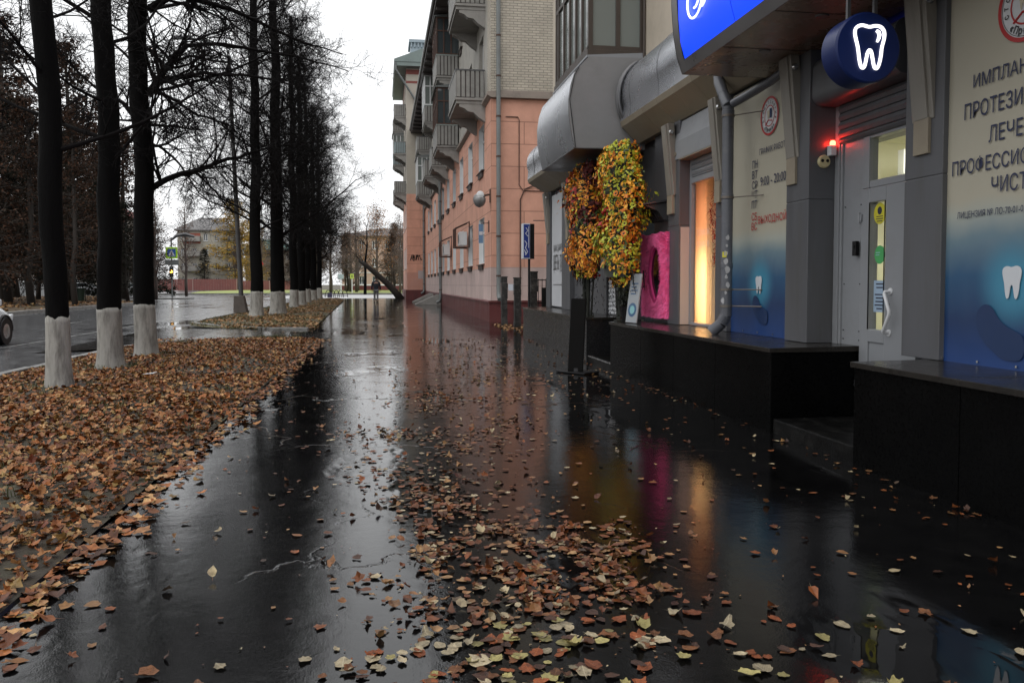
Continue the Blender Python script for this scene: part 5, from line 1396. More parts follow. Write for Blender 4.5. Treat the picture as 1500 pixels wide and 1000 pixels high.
# things fixed to or standing by the orange building
def ac(y, z, label):
    r = root('air_conditioner', label, 'air conditioner', 'caged air conditioners on the orange wall', loc=(XF-.3, y, z))
    m = MB(); m.box(XF-.42, XF-.10, y-.42, y+.42, z, z+.58); m.build('casing', M['winwhite'], r, bevel=.02)
    m = MB(); m.lathe((XF-.424, y+.08, z+.29), [(.21,-.004),(.21,.002)], 20, 0, 'x'); m.lathe((XF-.43, y+.08, z+.29), [(.06,-.004),(.06,.01)], 12, 0, 'x'); m.build('fan_grille', M['frame_metal'], r)
    m = MB(); x0 = XF-.60
    for (a, b) in (((x0,y-.55,z-.08),(XF,y-.55,z-.08)), ((x0,y+.55,z-.08),(XF,y+.55,z-.08)), ((x0,y-.55,z-.08),(x0,y+.55,z-.08)), ((x0,y-.55,z+.72),(x0,y+.55,z+.72)), ((x0,y-.55,z-.08),(x0,y-.55,z+.72)), ((x0,y+.55,z-.08),(x0,y+.55,z+.72)), ((x0,y-.55,z+.72),(XF,y-.55,z+1.0)), ((x0,y+.55,z+.72),(XF,y+.55,z+1.0)), ((XF-.02,y-.55,z-.08),(XF-.02,y-.55,z+1.0)), ((x0,y,z-.08),(x0,y,z+.72))):
        m.tube([a, b], .028, 6)
    m.build('cage', M['rust'], r); settle(r)
ac(35.4, 2.95, 'caged white air conditioner on the orange wall, closer to the corner'); ac(44.4, 2.85, 'caged air conditioner on the orange wall beside the far drainpipe')
fl = root('flood_light', 'round grey street flood light on the corner of the orange building', 'lamp', loc=(3.5, 28.1, 4.1))
m = MB(); m.lathe((3.30,28.0,4.18), [(.04,-.26),(.15,-.20),(.21,-.08),(.22,.03),(.18,.14),(.10,.2),(.04,.22)], 20, 0, 'z'); m.build('bowl', pm('grey_lamp_body', (.22,.22,.22), .35, .2, 4, metal=.4), fl, smooth='auto')
m = MB(); m.lathe((3.32,27.84,4.34), [(.03,-.05),(.11,-.03),(.13,.05),(.10,.12)], 16, 0, 'y'); m.build('cap', M['winwhite'], fl, smooth='auto')
m = MB(); m.tube([(3.4,28.0,4.3),(3.6,28.02,4.36),(XF,28.05,4.36)], .035, 8); m.box(XF-.03, XF, 27.95, 28.15, 4.1, 4.55); m.build('bracket', M['rust'], fl); settle(fl)
sg = root('wall_plaque_sign', 'small blue flag sign on a bracket at the orange corner', 'sign', loc=(3.5, 28.4, 3.0))
m = MB(); m.box(3.32, 3.47, 28.38, 28.42, 2.72, 3.38); m.build('plate', pm('pale_blue_sign', (.12,.22,.36), .4, .15, 6), sg)
m = MB(); m.box(3.335, 3.455, 28.374, 28.378, 3.0, 3.12); m.build('print', M['signwhite'], sg)
m = MB(); m.tube([(3.40,28.4,3.40),(XF,28.4,3.42)], .014, 6); m.box(XF-.03, XF, 28.34, 28.46, 3.1, 3.5); m.build('bracket', M['rust'], sg); settle(sg)
def ramp(y, label, L=1.7):
    m = MB(); m.prism([(XF-.1,0),(XF-.1,.62),(XF-.35,.66),(XF-L,.06),(XF-L,0)], y, y+.35, 'y')
    o = m.build('stair_cheek', M['concrete'], bevel=.02); tag(o, label, 'stair wall', 'concrete basement stair cheeks'); return o
ramp(50.9, 'sloping concrete stair cheek by the far drainpipe, nearest of two'); ramp(58.5, 'sloping concrete stair cheek farther along the orange wall', 1.6)

# projecting taller block at the end of the street side
tb = root('corner_block', 'taller orange and beige block jutting out at the far end of the street', 'building', loc=(2.1, 71, 0))
XT, YT = 2.12, 71.0
wy = [73.2, 75.6, 78.0, 80.4]
opsT = [(y-.55, y+.55, z, z+1.75) for y in wy for z in (2.7, 6.3)]; opsU = [(y-.55, y+.55, z, z+1.6) for y in wy for z in (10.0, 13.4, 16.6)]
m = MB(); wall_x(m, XT, YT, 83, 2.3, 9.0, opsT, .15, 0, 1); m.quad((XT,YT,2.3),(13,YT,2.3),(13,YT,9.0),(XT,YT,9.0)); m.build('orange_wall', [M['orange'], M['winwhite']], tb)
m = MB(); m.box(XT-.003, 13, YT-.003, 83, .8, 2.3); m.build('pale_band', pm('salmon_render', (.50,.26,.20), .85, .12, 1.5, dirt=(.40,.30,.27), dscale=.8, damt=.5), tb)
m = MB(); m.box(XT-.12, 13, YT-.12, 83, -.05, .8); m.build('plinth', M['maroon'], tb)
m = MB(); wall_x(m, XT, YT, 83, 9.0, 19.6, opsU, .15, 0, 0); m.quad((XT,YT,9.0),(13,YT,9.0),(13,YT,19.6),(XT,YT,19.6)); m.build('beige_wall', pm('beige_render', (.40,.365,.31), .85, .12, 1, .3, 40, dirt=(.26,.23,.2), dscale=.5, damt=.6), tb)
m = MB(); m.box(XT-.01, 13, YT-.01, 83, 18.35, 18.55); m.box(XT-.01, 13, YT-.01, 83, 19.1, 19.5); m.build('red_band', pm('red_band', (.20,.06,.05), .8, .15), tb)
m = MB(); m.box(1.15, 13.5, YT-.75, 83.5, 19.62, 19.95); m.prism([(1.1,19.95),(1.1,20.15),(7.3,22.6),(13.6,20.15),(13.6,19.95)], YT-.8, 83.6, 'y'); ro = m.build('roof', pm('green_grey_roof', (.15,.19,.18), .5, .2, 1), tb)
m = MB(); m.box(2.6, 5.2, 73.2, 76, 20.6, 22.4)
m.box(2.45, 5.4, 73.0, 76.2, 22.4, 22.65)
for k in range(9): m.box(2.6+k*.3, 2.7+k*.3, 73.05, 73.2, 22.0, 22.4)
m.build('roof_house', pm('blue_grey_sheet', (.26,.32,.36), .5, .1, 1), ro)
m = MB(); m.tube([(1.2,YT-.8,19.9),(1.25,YT-.7,19.3),(2.9,YT-.15,16.9),(3.45,YT-.15,16.6)], .09, 8); m.build('downpipe', M['pipe2'], tb)
for y0 in (72.2, 79.0):
    for z in (9.0, 12.4, 15.6): balcony('balcony', y0, y0+2.6, z, 'white' if (y0 > 75 and z > 9 and z < 15) else 'open', tb, xf=XT, dep=1.0, sheetm=M['slat'] if z != 12.4 else pm('bluish_sheet', (.22,.27,.28), .6, .12))
for y in wy:
    for z in (2.7, 6.3, 10.0, 13.4, 16.6):
        h = 1.75 if z < 9 else 1.6
        f = MB(); x = XT+.12
        for a, b in ((-.55,-.48),(.48,.55),(-.03,.03)): f.box(x, x+.05, y+a, y+b, z, z+h)
        f.box(x, x+.05, y-.55, y+.55, z, z+.07); f.box(x, x+.05, y-.55, y+.55, z+h-.07, z+h); f.prism([(XT-.1,z-.06),(XT-.1,z-.03),(x,z),(x,z-.06)], y-.6, y+.6, 'y')
        o = f.build('window', M['winwhite'] if z < 9 else M['sill_gap_m'], tb)
        p = MB(); p.quad((x+.03,y-.5,z+.02),(x+.03,y-.5,z+h-.02),(x+.03,y+.5,z+h-.02),(x+.03,y+.5,z+.02)); p.build('pane', M['greypane'], o)
rg = random.Random(2); m = MB()
for k in range(7):
    a = [(2.45+.14*k+rg.uniform(-.08,.1), YT-.012, 3.55+rg.uniform(-.28,.28)) for _ in range(5)]; m.tube(a, .035, 4)
m.build('graffiti_scrawl', M['inkp'], tb)
m = MB(); m.box(3.05, 3.65, YT-.012, YT-.006, 1.75, 2.45); m.build('paint_patch', pm('grey_paint_patch', (.42,.36,.36), .85, .06), tb)
settle(tb)
# ------------------------------------------------------------------ street trees
M['bark'] = pm('wet_black_bark', (.0028,.0026,.0026), .9, .5, 4, 1.0, 24, spec=.10, stretch=(3,3,.7))
M['twig'] = pm('dark_twigs', (.006,.005,.005), .85, .3, 3, spec=.12)
M['lime'] = pm('limewash', (.28,.27,.245), .85, .3, 6, .9, 30, dirt=(.07,.062,.052), dscale=4, damt=.95, stretch=(2.5,2.5,.5))
def rvec(rg): return Vector((rg.gauss(0,1), rg.gauss(0,1), rg.gauss(0,1)))
def path(p, d, L, n, wob, trop, rg):
    pts = [Vector(p)]; d = Vector(d).normalized()
    for i in range(n):
        d = (d + rvec(rg)*wob + Vector((0,0,trop))).normalized(); pts.append(pts[-1]+d*(L/n))
    return pts
def grow(mb, pts, r0, r1, lvl, spec, rg):
    """a limb along pts and all that grows from it; spec: per level (children, length ratio, sides, wobble, tropism)"""
    n = len(pts)
    mb.tube(pts, [r0+(r1-r0)*i/(n-1) for i in range(n)], (7,5,4,3,3)[lvl], lvl == 0)
    if lvl >= len(spec): return
    nc, ratio, wob, trop, rr = spec[lvl]
    L = sum((pts[i+1]-pts[i]).length for i in range(n-1))
    for k in range(nc):
        t = rg.uniform(.18, 1) if lvl else rg.uniform(.12, 1)
        f = t*(n-1); i = min(int(f), n-2); p = pts[i].lerp(pts[i+1], f-i); d = (pts[i+1]-pts[i]).normalized()
        q = d.orthogonal(); q.rotate(Matrix.Rotation(rg.uniform(0, 6.283), 3, d)); a = R(rg.uniform(28, 72))
        nd = d*math.cos(a)+q*math.sin(a)
        l = L*ratio*rg.uniform(.6, 1.25)*(1.15-.45*t); ns = (4,3,2,2)[min(lvl, 3)]
        r = max(.0035, min(r0*(1-t)+r1*t, r0)*rr)
        grow(mb, path(p, nd, l, ns, wob, trop, rg), r, max(.0028, r*.4), lvl+1, spec, rg)
def trunk_path(H, lean, rg, wob=.012):
    n = 50; o = rg.uniform(0, 90); pts = []
    for i in range(n+1):
        z = -.05+(H+.05)*i/n; k = min(1, max(0, z)/2)
        pts.append(Vector((lean[0]*z/5+k*.10*mnoise.noise(Vector((z*.45, o, 0)))+k*.025*mnoise.noise(Vector((z*1.7, o, 5))), lean[1]*z/5+k*.10*mnoise.noise(Vector((z*.45, o, 9))), z)))
    return pts
def at_h(pts, z):
    for a, b in zip(pts[:-1], pts[1:]):
        if a.z <= z <= b.z: return a.lerp(b, (z-a.z)/(b.z-a.z))
    return pts[-1]
def street_tree(label, loc, rad, H, seed, lean=(0,0), ww=.88, limbs=16, spec=None, zmin=3.2, spread=3.8, group=None, custom=None, topr=.45):
    rg = random.Random(seed)
    r = root('street_tree', label, 'tree', group, loc=loc)
    tp = trunk_path(H, lean, rg)
    def rr(z): 
        fl = .28*math.exp(-max(z,0)/.16)
        return rad*(1+fl)*(1-(1-topr)*min(1, z/H)) 
    def trunk_piece(z0, z1, n, grow_=0):
        zs = [z0+(z1-z0)*i/n for i in range(n+1)]
        m = MB(); b = 0; S = 22
        for z in zs:
            c = at_h(tp, max(z,-.04))
            for k in range(S):
                a = 2*math.pi*k/S; q = rr(z)*(1+.09*mnoise.noise(Vector((math.cos(a)*1.6, math.sin(a)*1.6, z*1.1+seed)))+.06*mnoise.noise(Vector((math.cos(a)*5, math.sin(a)*5, z*2.5+seed))))+grow_
                zj = z + (.05*mnoise.noise(Vector((math.cos(a)*2.3, math.sin(a)*2.3, seed*1.7)))+.03*mnoise.noise(Vector((math.cos(a)*7, math.sin(a)*7, seed))) if grow_ and z > z1-.005 else 0)
                m.v.append((c.x+q*math.cos(a), c.y+q*math.sin(a), zj))
        for i in range(n):
            for k in range(S): m.f.append((i*S+k, i*S+(k+1)%S, (i+1)*S+(k+1)%S, (i+1)*S+k)); m.m.append(0)
        m.f.append(tuple(range(n*S, n*S+S))); m.m.append(0)
        return m
    t = trunk_piece(ww-.09, H, 90); t.build('trunk', M['bark'], r, smooth=True)
    trunk_piece(-.06, ww+.012, 14, .005).build('whitewashed_base', M['lime'], r, smooth=True)
    m = MB()
    spec = spec or [(8,.50,.16,.05,.55),(7,.5,.2,.04,.55),(5,.5,.22,.02,.6)]
    for k in range(limbs):
        t_ = (k+rg.random())/limbs; z = zmin+(H*.985-zmin)*t_**1.15
        a = k*2.39996+rg.uniform(-.5,.5); el_ = R(rg.uniform(5, 30)+48*t_)
        L = spread*(1.05-.55*t_)*rg.uniform(.75, 1.15); c = at_h(tp, z)
        d = Vector((math.cos(a)*math.cos(el_), math.sin(a)*math.cos(el_), math.sin(el_)))
        rb = rr(z)*rg.uniform(.16, .30)
        grow(m, path(c, d, L, 6, .10, .05, rg), rb, rb*.25, 0, spec, rg)
    for pts, ra, rb in (custom or []):
        pts = [Vector(p)-Vector(loc) for p in pts]
        fine = []
        for i in range(len(pts)-1):
            for q in range(3): fine.append(pts[i].lerp(pts[i+1], q/3)+rvec(rg)*.012)
        fine.append(pts[-1]); grow(m, fine, ra, rb*.4, 0, [(20,.40,.16,.03,.5),(8,.5,.2,.0,.6),(5,.5,.22,-.02,.6)], rg)
    m.build('crown', M['twig'], r)
    return r
near = [(9,.46,.17,.03,.5),(8,.5,.2,.02,.55),(6,.5,.22,0,.6)]
street_tree('nearest and thinnest of the three whitewashed trees by the road, leaning a little left', (-3.87,10.63,.03), .132, 9.5, 21, (-.12,0), .86, 12, near, 2.6, 2.6, 'whitewashed trees on the near verge', topr=.85)
street_tree('middle tree of the three whitewashed trees by the road, with the widest limewashed base', (-4.04,13.04,.03), .172, 11, 22, (.02,0), .90, 14, near, 3.0, 3.0, 'whitewashed trees on the near verge', topr=.6)
Y3 = 15.1
cust = [([(-3.95,Y3,2.95),(-3.68,Y3,3.12),(-3.05,Y3+.1,3.36),(-2.53,Y3+.2,3.56),(-1.95,Y3+.4,3.79),(-1.2,Y3+.7,3.95)], .062, .02),
        ([(-3.95,Y3,4.55),(-3.84,Y3,4.76),(-3.59,Y3,5.15),(-3.36,Y3+.1,5.45),(-2.79,Y3+.2,5.53),(-1.52,Y3+.5,5.45),(-.6,Y3+.8,5.3)], .075, .02),
        ([(-3.95,Y3,4.6),(-3.77,Y3,4.81),(-3.03,Y3-.1,4.95),(-2.0,Y3-.2,4.88),(-1.2,Y3-.3,4.7)], .05, .015),
        ([(-3.95,Y3,4.6),(-3.71,Y3,4.6),(-3.21,Y3+.2,4.28),(-2.7,Y3+.3,4.15),(-2.2,Y3+.4,3.7)], .042, .012),
        ([(-3.95,Y3,3.75),(-3.81,Y3,3.68),(-3.49,Y3+.1,3.39),(-3.18,Y3+.2,2.92),(-2.9,Y3+.25,2.6)], .032, .01),
        ([(-3.95,Y3,4.05),(-3.6,Y3,4.02),(-3.04,Y3,3.99)], .03, .018),
        ([(-3.95,Y3,6.0),(-3.5,Y3,6.3),(-2.6,Y3+.2,6.15),(-1.6,Y3+.4,5.75),(-.7,Y3+.6,5.55)], .07, .02),
        ([(-3.95,Y3,3.9),(-4.4,Y3+.1,4.4),(-4.9,Y3+.2,4.7),(-5.6,Y3+.2,5.4)], .05, .015)]
street_tree('farthest of the three whitewashed trees by the road, with long limbs reaching over the walk', (-4.08,15.1,.03), .172, 11.5, 23, (-.02,0), .90, 13, near, 4.2, 3.2, 'whitewashed trees on the near verge', cust, topr=.72)
# the row past the drive: two different trees, copied along it
far = [(11,.46,.15,.05,.5),(10,.50,.2,.04,.55),(7,.55,.24,.02,.62)]
G2 = 'whitewashed trees in the row past the drive'
fa = street_tree('first whitewashed tree of the row past the drive, nearest the lamp post', (-4.74,32.3,.05),   .235, 15.5, 31, (.02,0), .96, 30, far, 3.2, 4.2, G2, topr=.4)
fb = street_tree('second tree of the row past the drive, with the broadest whitewashed base', (-4.28,35.0,.05), .30, 16, 32, (.0,0), .92, 30, far, 3.1, 4.2, G2, topr=.35)
row = [(fa, (-4.62,44.6), 1.9, .98, 'third whitewashed tree of the row past the drive, just right of the broad one'), (fb, (-4.75,50.0), 2.4, .9, 'fourth whitewashed tree of the row past the drive, partly behind the third'),
       (fa, (-4.95,56.5), 4.1, .95, 'fifth whitewashed tree of the row past the drive'), (fb, (-5.1,63.0), .8, .85, 'sixth whitewashed tree of the row past the drive'), (fa, (-5.2,70.5), 3.0, .95, 'last whitewashed tree at the end of the row past the drive')]
for src, (x, y), rz, s, lab in row:
    o = copy_tree(src); o.location = (x, y, .04); o.rotation_euler[2] = rz; o.scale = (s, s, s); o['label'] = lab
# leaning broken trunk and the thin tree beyond it
lt = root('leaning_tree', 'thick dark bare trunk leaning low over the walk beside the far block', 'tree', loc=(1.55, 76.5, 0))
m = MB(); m.tube([(1.75,76.5,-.2),(1.2,76.5,.55),(.4,76.5,1.4),(-.8,76.6,2.45),(-1.5,76.7,3.05),(-2.1,76.8,3.45)], [.37,.32,.28,.23,.19,.13], 12); m.build('trunk', pm('grey_brown_bark', (.022,.018,.015), .85, .4, 3, 1, 14), lt, smooth=True)
m = MB(); rg = random.Random(3)
for p in ((-.8,76.6,2.5),(-1.5,76.7,3.1),(-2.0,76.8,3.4),(-1.9,76.8,3.4)): grow(m, path(p, (-.6,0,.6), 1.1, 3, .2, .1, rg), .04, .01, 1, [(5,.5,.2,.05,.5),(5,.5,.2,.05,.5),(3,.5,.2,0,.5)], rg)
m.build('crown', M['twig'], lt); settle(lt)

# ------------------------------------------------------------------ background trees: four kinds
def cards(mb, pts, n, sz, rad, rg, mi=lambda: 0, flat=.6):
    for k in range(n):
        c = rg.choice(pts) + rvec(rg)*rad*.55
        u = rvec(rg).normalized(); v = u.cross(rvec(rg)).normalized(); s = sz*rg.uniform(.5, 1.3)
        mb.add([c-u*s-v*s*.3, c+v*s*flat-u*s*.1, c+u*s, c-v*s*flat+u*s*.2], [(0,1,2,3)], mi())
def bg_tree(kind, seed):
    """unit tree, 10 m tall, at the origin; returns its unlinked-from-place root"""
    rg = random.Random(seed)
    r = empty(kind, (0,0,0))
    m = MB(); tp = [Vector((rg.gauss(0,.06), rg.gauss(0,.06), z)) for z in (0,1.5,3,4.5,6,7.5,9,10)]
    m.tube(tp, [.17,.15,.13,.11,.085,.06,.035,.012], 8); m.build('trunk', KM[kind][0], r, smooth=True)
    m = MB(); tips = []
    if kind in ('larch_tree', 'spruce_tree', 'russet_larch_tree'):
        n = 110
        for k in range(n):
            z = 1.1+8.6*(k/n)**.92; L = (2.5 if kind != 'spruce_tree' else 2.3)*(1.04-(z/10.3))**.8*rg.uniform(.65,1.15)
            a = rg.uniform(0, 6.28); d = Vector((math.cos(a), math.sin(a), -.1 if kind == 'spruce_tree' else .18))
            p = path(at_h(tp, z), d, L, 4, .1, .02, rg); m.tube(p, [.028,.022,.016,.01,.005], 4, False)
            for q in range(5):
                i = rg.randint(1, 3); pp = path(p[i], (p[i+1]-p[i]).normalized()+rvec(rg)*.5, L*.32, 2, .15, -.05, rg); m.tube(pp, [.01,.006,.003], 3, False); tips += pp[1:]
            tips += p[1:]
        nc = 9500
        cm_ = MB(); cards(cm_, tips, nc, .07, .22, rg, lambda: 0 if rg.random() < .72 else 1, .45)
    else:
        for k in range(20):
            t_ = k/20; z = 2.2+7.2*t_; a = k*2.4+rg.uniform(-.4,.4); el_ = R(35+35*t_)
            L = 2.6*(1.05-.6*t_)*rg.uniform(.8,1.2); p = path(at_h(tp, z), (math.cos(a)*math.cos(el_), math.sin(a)*math.cos(el_), math.sin(el_)), L, 5, .12, .04, rg)
            grow(m, p, .06*(1.1-t_), .012, 0, [(7,.5,.18,.05,.5),(6,.5,.2,.03,.55),(4,.5,.22,.02,.6)], rg); tips += p[2:]
        cm_ = MB(); cards(cm_, tips, 700 if kind == 'bare_brown_tree' else 2600, .085, .75, rg, lambda: 0 if rg.random() < .7 else 1, .5)
    tw = m.build('limbs', KM[kind][1], r)
    cm_.build('crown', KM[kind][2:], r)
    return r
brn = pm('brown_bark', (.075,.058,.05), .85, .3, 3, .5, 20)
dkb = pm('dark_brown_bark', (.03,.024,.02), .85, .3, 3, .5, 20)
KM = {'larch_tree': [brn, brn, leafmat('larch_gold', [(.44,.25,.035),(.34,.22,.04),(.52,.29,.04),(.25,.18,.04)], .7, .2), leafmat('larch_green', [(.17,.16,.035),(.25,.20,.045)], .7, .2)],
      'russet_larch_tree': [dkb, dkb, leafmat('russet_needles', [(.050,.026,.016),(.032,.019,.013),(.075,.034,.018)], .8, .15), leafmat('brown_needles', [(.035,.024,.017),(.026,.021,.015)], .8, .15)],
      'spruce_tree': [dkb, dkb, leafmat('spruce_needles', [(.011,.014,.009),(.016,.018,.011),(.021,.018,.012)], .8, .15), leafmat('spruce_dark', [(.008,.01,.007),(.014,.011,.008)], .8, .15)],
      'bare_brown_tree': [brn, pm('brown_twigs', (.105,.080,.072), .85, .3, 3), leafmat('last_brown_leaves', [(.18,.10,.065),(.13,.085,.06)], .8, .15), leafmat('last_rust_leaves', [(.15,.07,.035),(.09,.05,.035)], .8, .15)],
      'autumn_tree': [brn, pm('tan_twigs', (.06,.045,.037), .85, .3, 3), leafmat('autumn_orange', [(.36,.15,.04),(.26,.11,.04),(.42,.20,.05)], .7, .2), leafmat('autumn_brown', [(.12,.065,.035),(.09,.05,.033)], .7, .2)]}
BG = 'trees across the road and crossing'
proto = {}; used = set()
def plant(kind, x, y, h, label, wide=1.0, z=0, rz=None):
    if kind not in proto: proto[kind] = bg_tree(kind, 40+len(proto))
    o = proto[kind] if kind not in used else copy_tree(proto[kind]); used.add(kind)
    if kind != 'near': x = fx(x, y)
    o.location = (x, y, z); s = h/10*(.96 if x < -12 else 1); o.scale = (s*wide, s*wide, s); o.rotation_euler[2] = rng.uniform(0, 6.28) if rz is None else rz
    tag(o, label, 'tree', BG); return o
dark = 'dark spruce in the dense clump across the road at the left'
rus = 'tall russet brown larch rising over the dark clump across the road at the left'
for x, y, h, wd in ((-27.5,60,15,1.1),(-24.2,63,13,1.1),(-32,66,17,1.2),(-22.0,64,9.5,1.2),(-29.5,76,13,1.2),(-35,62,15,1.1),(-20.6,66,8.0,1.1)): plant('spruce_tree', x, y, h, dark, wd)
for x, y, h, wd in ((-29.5,57,23,1.0),(-25.5,67,21,1.0),(-22.6,72,15,1.1),(-34,74,25,1.1),(-31.0,52,24,.9),(-27,80,19,1.2),(-37,60,23,1.1),(-24,56,14,1.1),(-33,58,19,1.2)): plant('russet_larch_tree', x, y, h, rus, wd)
for x, y, h, wd in ((-50,98,17,1.3),(-45,104,15,1.3),(-54,110,19,1.3),(-38,112,13,1.4),(-48,118,18,1.3),(-42,122,15,1.4),(-36,126,14,1.4),(-58,100,18,1.3),(-33.5,118,11,1.4),(-31,74,9,1.4),(-26.5,78,8.5,1.4)): plant('spruce_tree', x, y, h, dark, wd)
for x, y, h, wd in ((-46,90,21,1.2),(-40,98,19,1.2),(-52,92,23,1.2),(-34,102,16,1.2),(-37.5,84,20,1.2),(-30,88,16,1.2),(-19.5,52,12.5,.9),(-24.5,50,17,1.0)): plant('russet_larch_tree', x, y, h, rus, wd)
plant('bare_brown_tree', -19.6, 71, 9.0, 'small bare brown tree just left of the traffic light')
plant('bare_brown_tree', -22.0, 92, 10.5, 'bare brown tree between the second and third whitewashed trunks')
plant('larch_tree', -36.0, 203, 22.5, 'golden green larch beside the pale apartment block, left of the lamp post', 2.0)
plant('larch_tree', -33.5, 212, 20.0, 'golden larch right of the lamp post, behind the red fence', 1.7)
plant('larch_tree', -29.5, 190, 15.5, 'golden larch showing between the first two trees of the row', 1.2)
plant('spruce_tree', -26.5, 200, 12, 'dark spruce seen low between the trunks of the row', 1.4)
plant('spruce_tree', -42.5, 196, 10, 'dark low spruce in front of the pale apartment block', 1.3)
plant('autumn_tree', -.75, 124, 12.6, 'orange topped autumn tree above the walking person', 1.0)
thin = 'bare brown tree in the belt beyond the crossing'
for x, y, h, wd in ((-4.2,134,12.5,1.2),(-7.6,122,11,1.2),(2.6,118,11,1.0),(-5.4,140,12.5,1.3),(-11.5,140,13,1.3),(-15.5,124,10,1.2),(-10.5,128,12.5,1.0),(-8.6,136,11,1.0),(1.6,140,11.5,1.1),(-6.8,152,12,1.0),(-13.5,132,12,1.1),(-4.6,160,10.5,1.0),(3.2,126,10.5,1.0),(-18,140,12,1.2),(-22,150,12,1.2),(-11.8,150,10,1.2)): plant('bare_brown_tree', x, y, h, thin, wd)
for x, y, h in ((2.2,150,12.5),(-6.2,146,10.5),(1.9,132,9.5),(-9.4,118,9.5),(-13.2,122,8.0)): plant('russet_larch_tree', x, y, h, 'dull brown larch in the belt beyond the crossing', 1.2)
tt = root('thin_bare_tree', 'thin dark bare tree standing behind the leaning trunk', 'tree', loc=(-2.2, 105, 0))
m = MB(); p = [Vector(q) for q in ((-2.15,105,0),(-2.1,105,2.2),(-2.1,105,4.2),(-1.85,105,6.2),(-1.9,105,8.2))]; m.tube(p, [.2,.17,.14,.10,.05], 8); m.build('trunk', M['bark'], tt, smooth=True)
m = MB(); rg = random.Random(8)
grow(m, [Vector(q) for q in ((-1.85,105,5.9),(-2.6,105,6.9),(-3.6,105.2,7.6))], .08, .02, 0, [(6,.5,.2,.05,.5),(5,.5,.2,.05,.6)], rg); grow(m, p[3:]+[Vector((-1.7,105,9.3))], .08, .02, 0, [(9,.6,.2,.05,.5),(5,.5,.2,.05,.6)], rg); grow(m, [Vector(q) for q in ((-2.1,105,3.6),(-2.6,105,4.6),(-3.0,105,5.0))], .06, .015, 0, [(6,.5,.2,.05,.5),(5,.5,.2,.05,.6)], rg)
m.build('crown', M['twig'], tt); settle(tt)
# ------------------------------------------------------------------ lamp post, signals and signs
lp = root('lamp_post', 'slim grey lamp post in a sloping concrete foot at the corner of the verge', 'lamp post', loc=(-6.05, 36.8, 0))
m = MB(); m.tube([(-6.02,36.8,.6),(-6.15,36.8,4),(-6.35,36.8,9.5),(-6.4,36.8,11)], [.10,.095,.08,.07], 12); m.build('pole', pm('dull_grey_pole', (.055,.053,.052), .6, .25, 4), lp, smooth='auto')
m = MB(); m.v = [(-6.32,36.5,-.1),(-5.72,36.5,-.1),(-5.72,37.1,-.1),(-6.32,37.1,-.1),(-6.30,36.55,.80),(-5.90,36.55,.80),(-5.90,37.05,.80),(-6.30,37.05,.80)]; m.f = [(3,2,1,0),(4,5,6,7),(0,1,5,4),(1,2,6,5),(2,3,7,6),(3,0,4,7)]; m.m = [0]*6
m.build('concrete_foot', pm('dark_concrete', (.09,.075,.065), .85, .3, 4, .6, 30), lp, bevel=.02)
m = MB(); m.tube([(-6.4,36.8,10.9),(-6.9,36.8,11.5),(-8.0,36.8,11.7)], .04, 8); m.build('arm', M['pipe2'], lp); m = MB(); m.obox((-8.3,36.8,11.68), (.38,0,.02), (0,.13,0), (0,0,.07)); m.build('lamp_head', M['frame_metal'], lp, bevel=.03); settle(lp)

M['amber'] = emat('amber_signal', (1,.48,.06), 7); M['limeb'] = pm('fluorescent_border', (.42,.75,.03), .4, .05); M['signb2'] = pm('blue_crossing_sign', (.03,.10,.36), .4, .05)
def signal(x, y, zl, label, full):
    x = fx(x, y)
    r = root('traffic_light', label, 'traffic light', 'amber traffic lights', loc=(x, y, -.08))
    m = MB(); m.cyl((x,y,-.1), (x,y,(5.6 if full else 4.2)), .07, n=10); m.build('pole', M['pipe2'], r, smooth='auto')
    m = MB(); m.box(x-.17, x+.17, y-.22, y-.08, zl-.5, zl+.5); m.build('signal_case', M['black'], r, bevel=.03)
    m = MB(); m.lathe((x,y-.225,zl), [(.12,.0),(.13,-.02),(.07,-.06)], 16, 0, 'y'); m.build('amber_lens', M['amber'], r, smooth='auto')
    m = MB(); m.lathe((x,y-.222,zl+.32), [(.11,.0),(.06,-.03)], 14, 0, 'y'); m.lathe((x,y-.222,zl-.32), [(.11,.0),(.06,-.03)], 14, 0, 'y'); m.build('dark_lens', M['pane'], r)
    return r
tl = signal(-20.5, 80, 2.45, 'traffic light with a lit amber lamp under a lime bordered crossing sign', True)
x, y = fx(-20.45, 79.86), 79.86
m = MB(); m.box(x-.52, x+.52, y-.03, y, 3.66, 4.70, 0); m.box(x-.36, x+.36, y-.036, y-.03, 3.82, 4.54, 1); cs = m.build('crossing_sign', [M['limeb'], M['signb2']], tl)
m = MB(); m.prism([(x-.30,3.90),(x+.30,3.90),(x,4.46)], y-.041, y-.037, 'y'); m.tube([(x-.02,y-.045,4.25),(x+.02,y-.045,4.1),(x-.09,y-.045,3.95)], .03, 5, True, 1); m.tube([(x+.02,y-.045,4.1),(x+.1,y-.045,3.95)], .03, 5, True, 1); m.tube([(x-.1,y-.045,4.12),(x+.1,y-.045,4.18)], .02, 5, True, 1)
m.build('walking_figure', [M['signwhite'], M['ink']], cs)
m = MB(); m.box(x-.6, x+.6, y-.02, y+.02, 3.05, 3.55); m.build('lower_plate', M['pipe2'], tl)
m = MB(); m.tube([(x,80,5.4),(x+.4,80,5.75),(x+1.2,80,5.9),(x+2.0,80,5.7)], [.10,.14,.18,.12], 10); m.build('street_lamp_arm', M['frame_metal'], tl, smooth='auto'); settle(tl)
t2 = signal(-6.95, 82, 2.35, 'amber traffic light glimpsed between the far tree trunks', False); settle(t2)
isl = MB(); isl.prism([(-21.2,78.6),(-17.8,78.2),(-17.2,79.6),(-18.4,81.4),(-21.4,81)], -.09, .03, 'z'); tag(isl.build('traffic_island', M['kerb']), kind='structure')
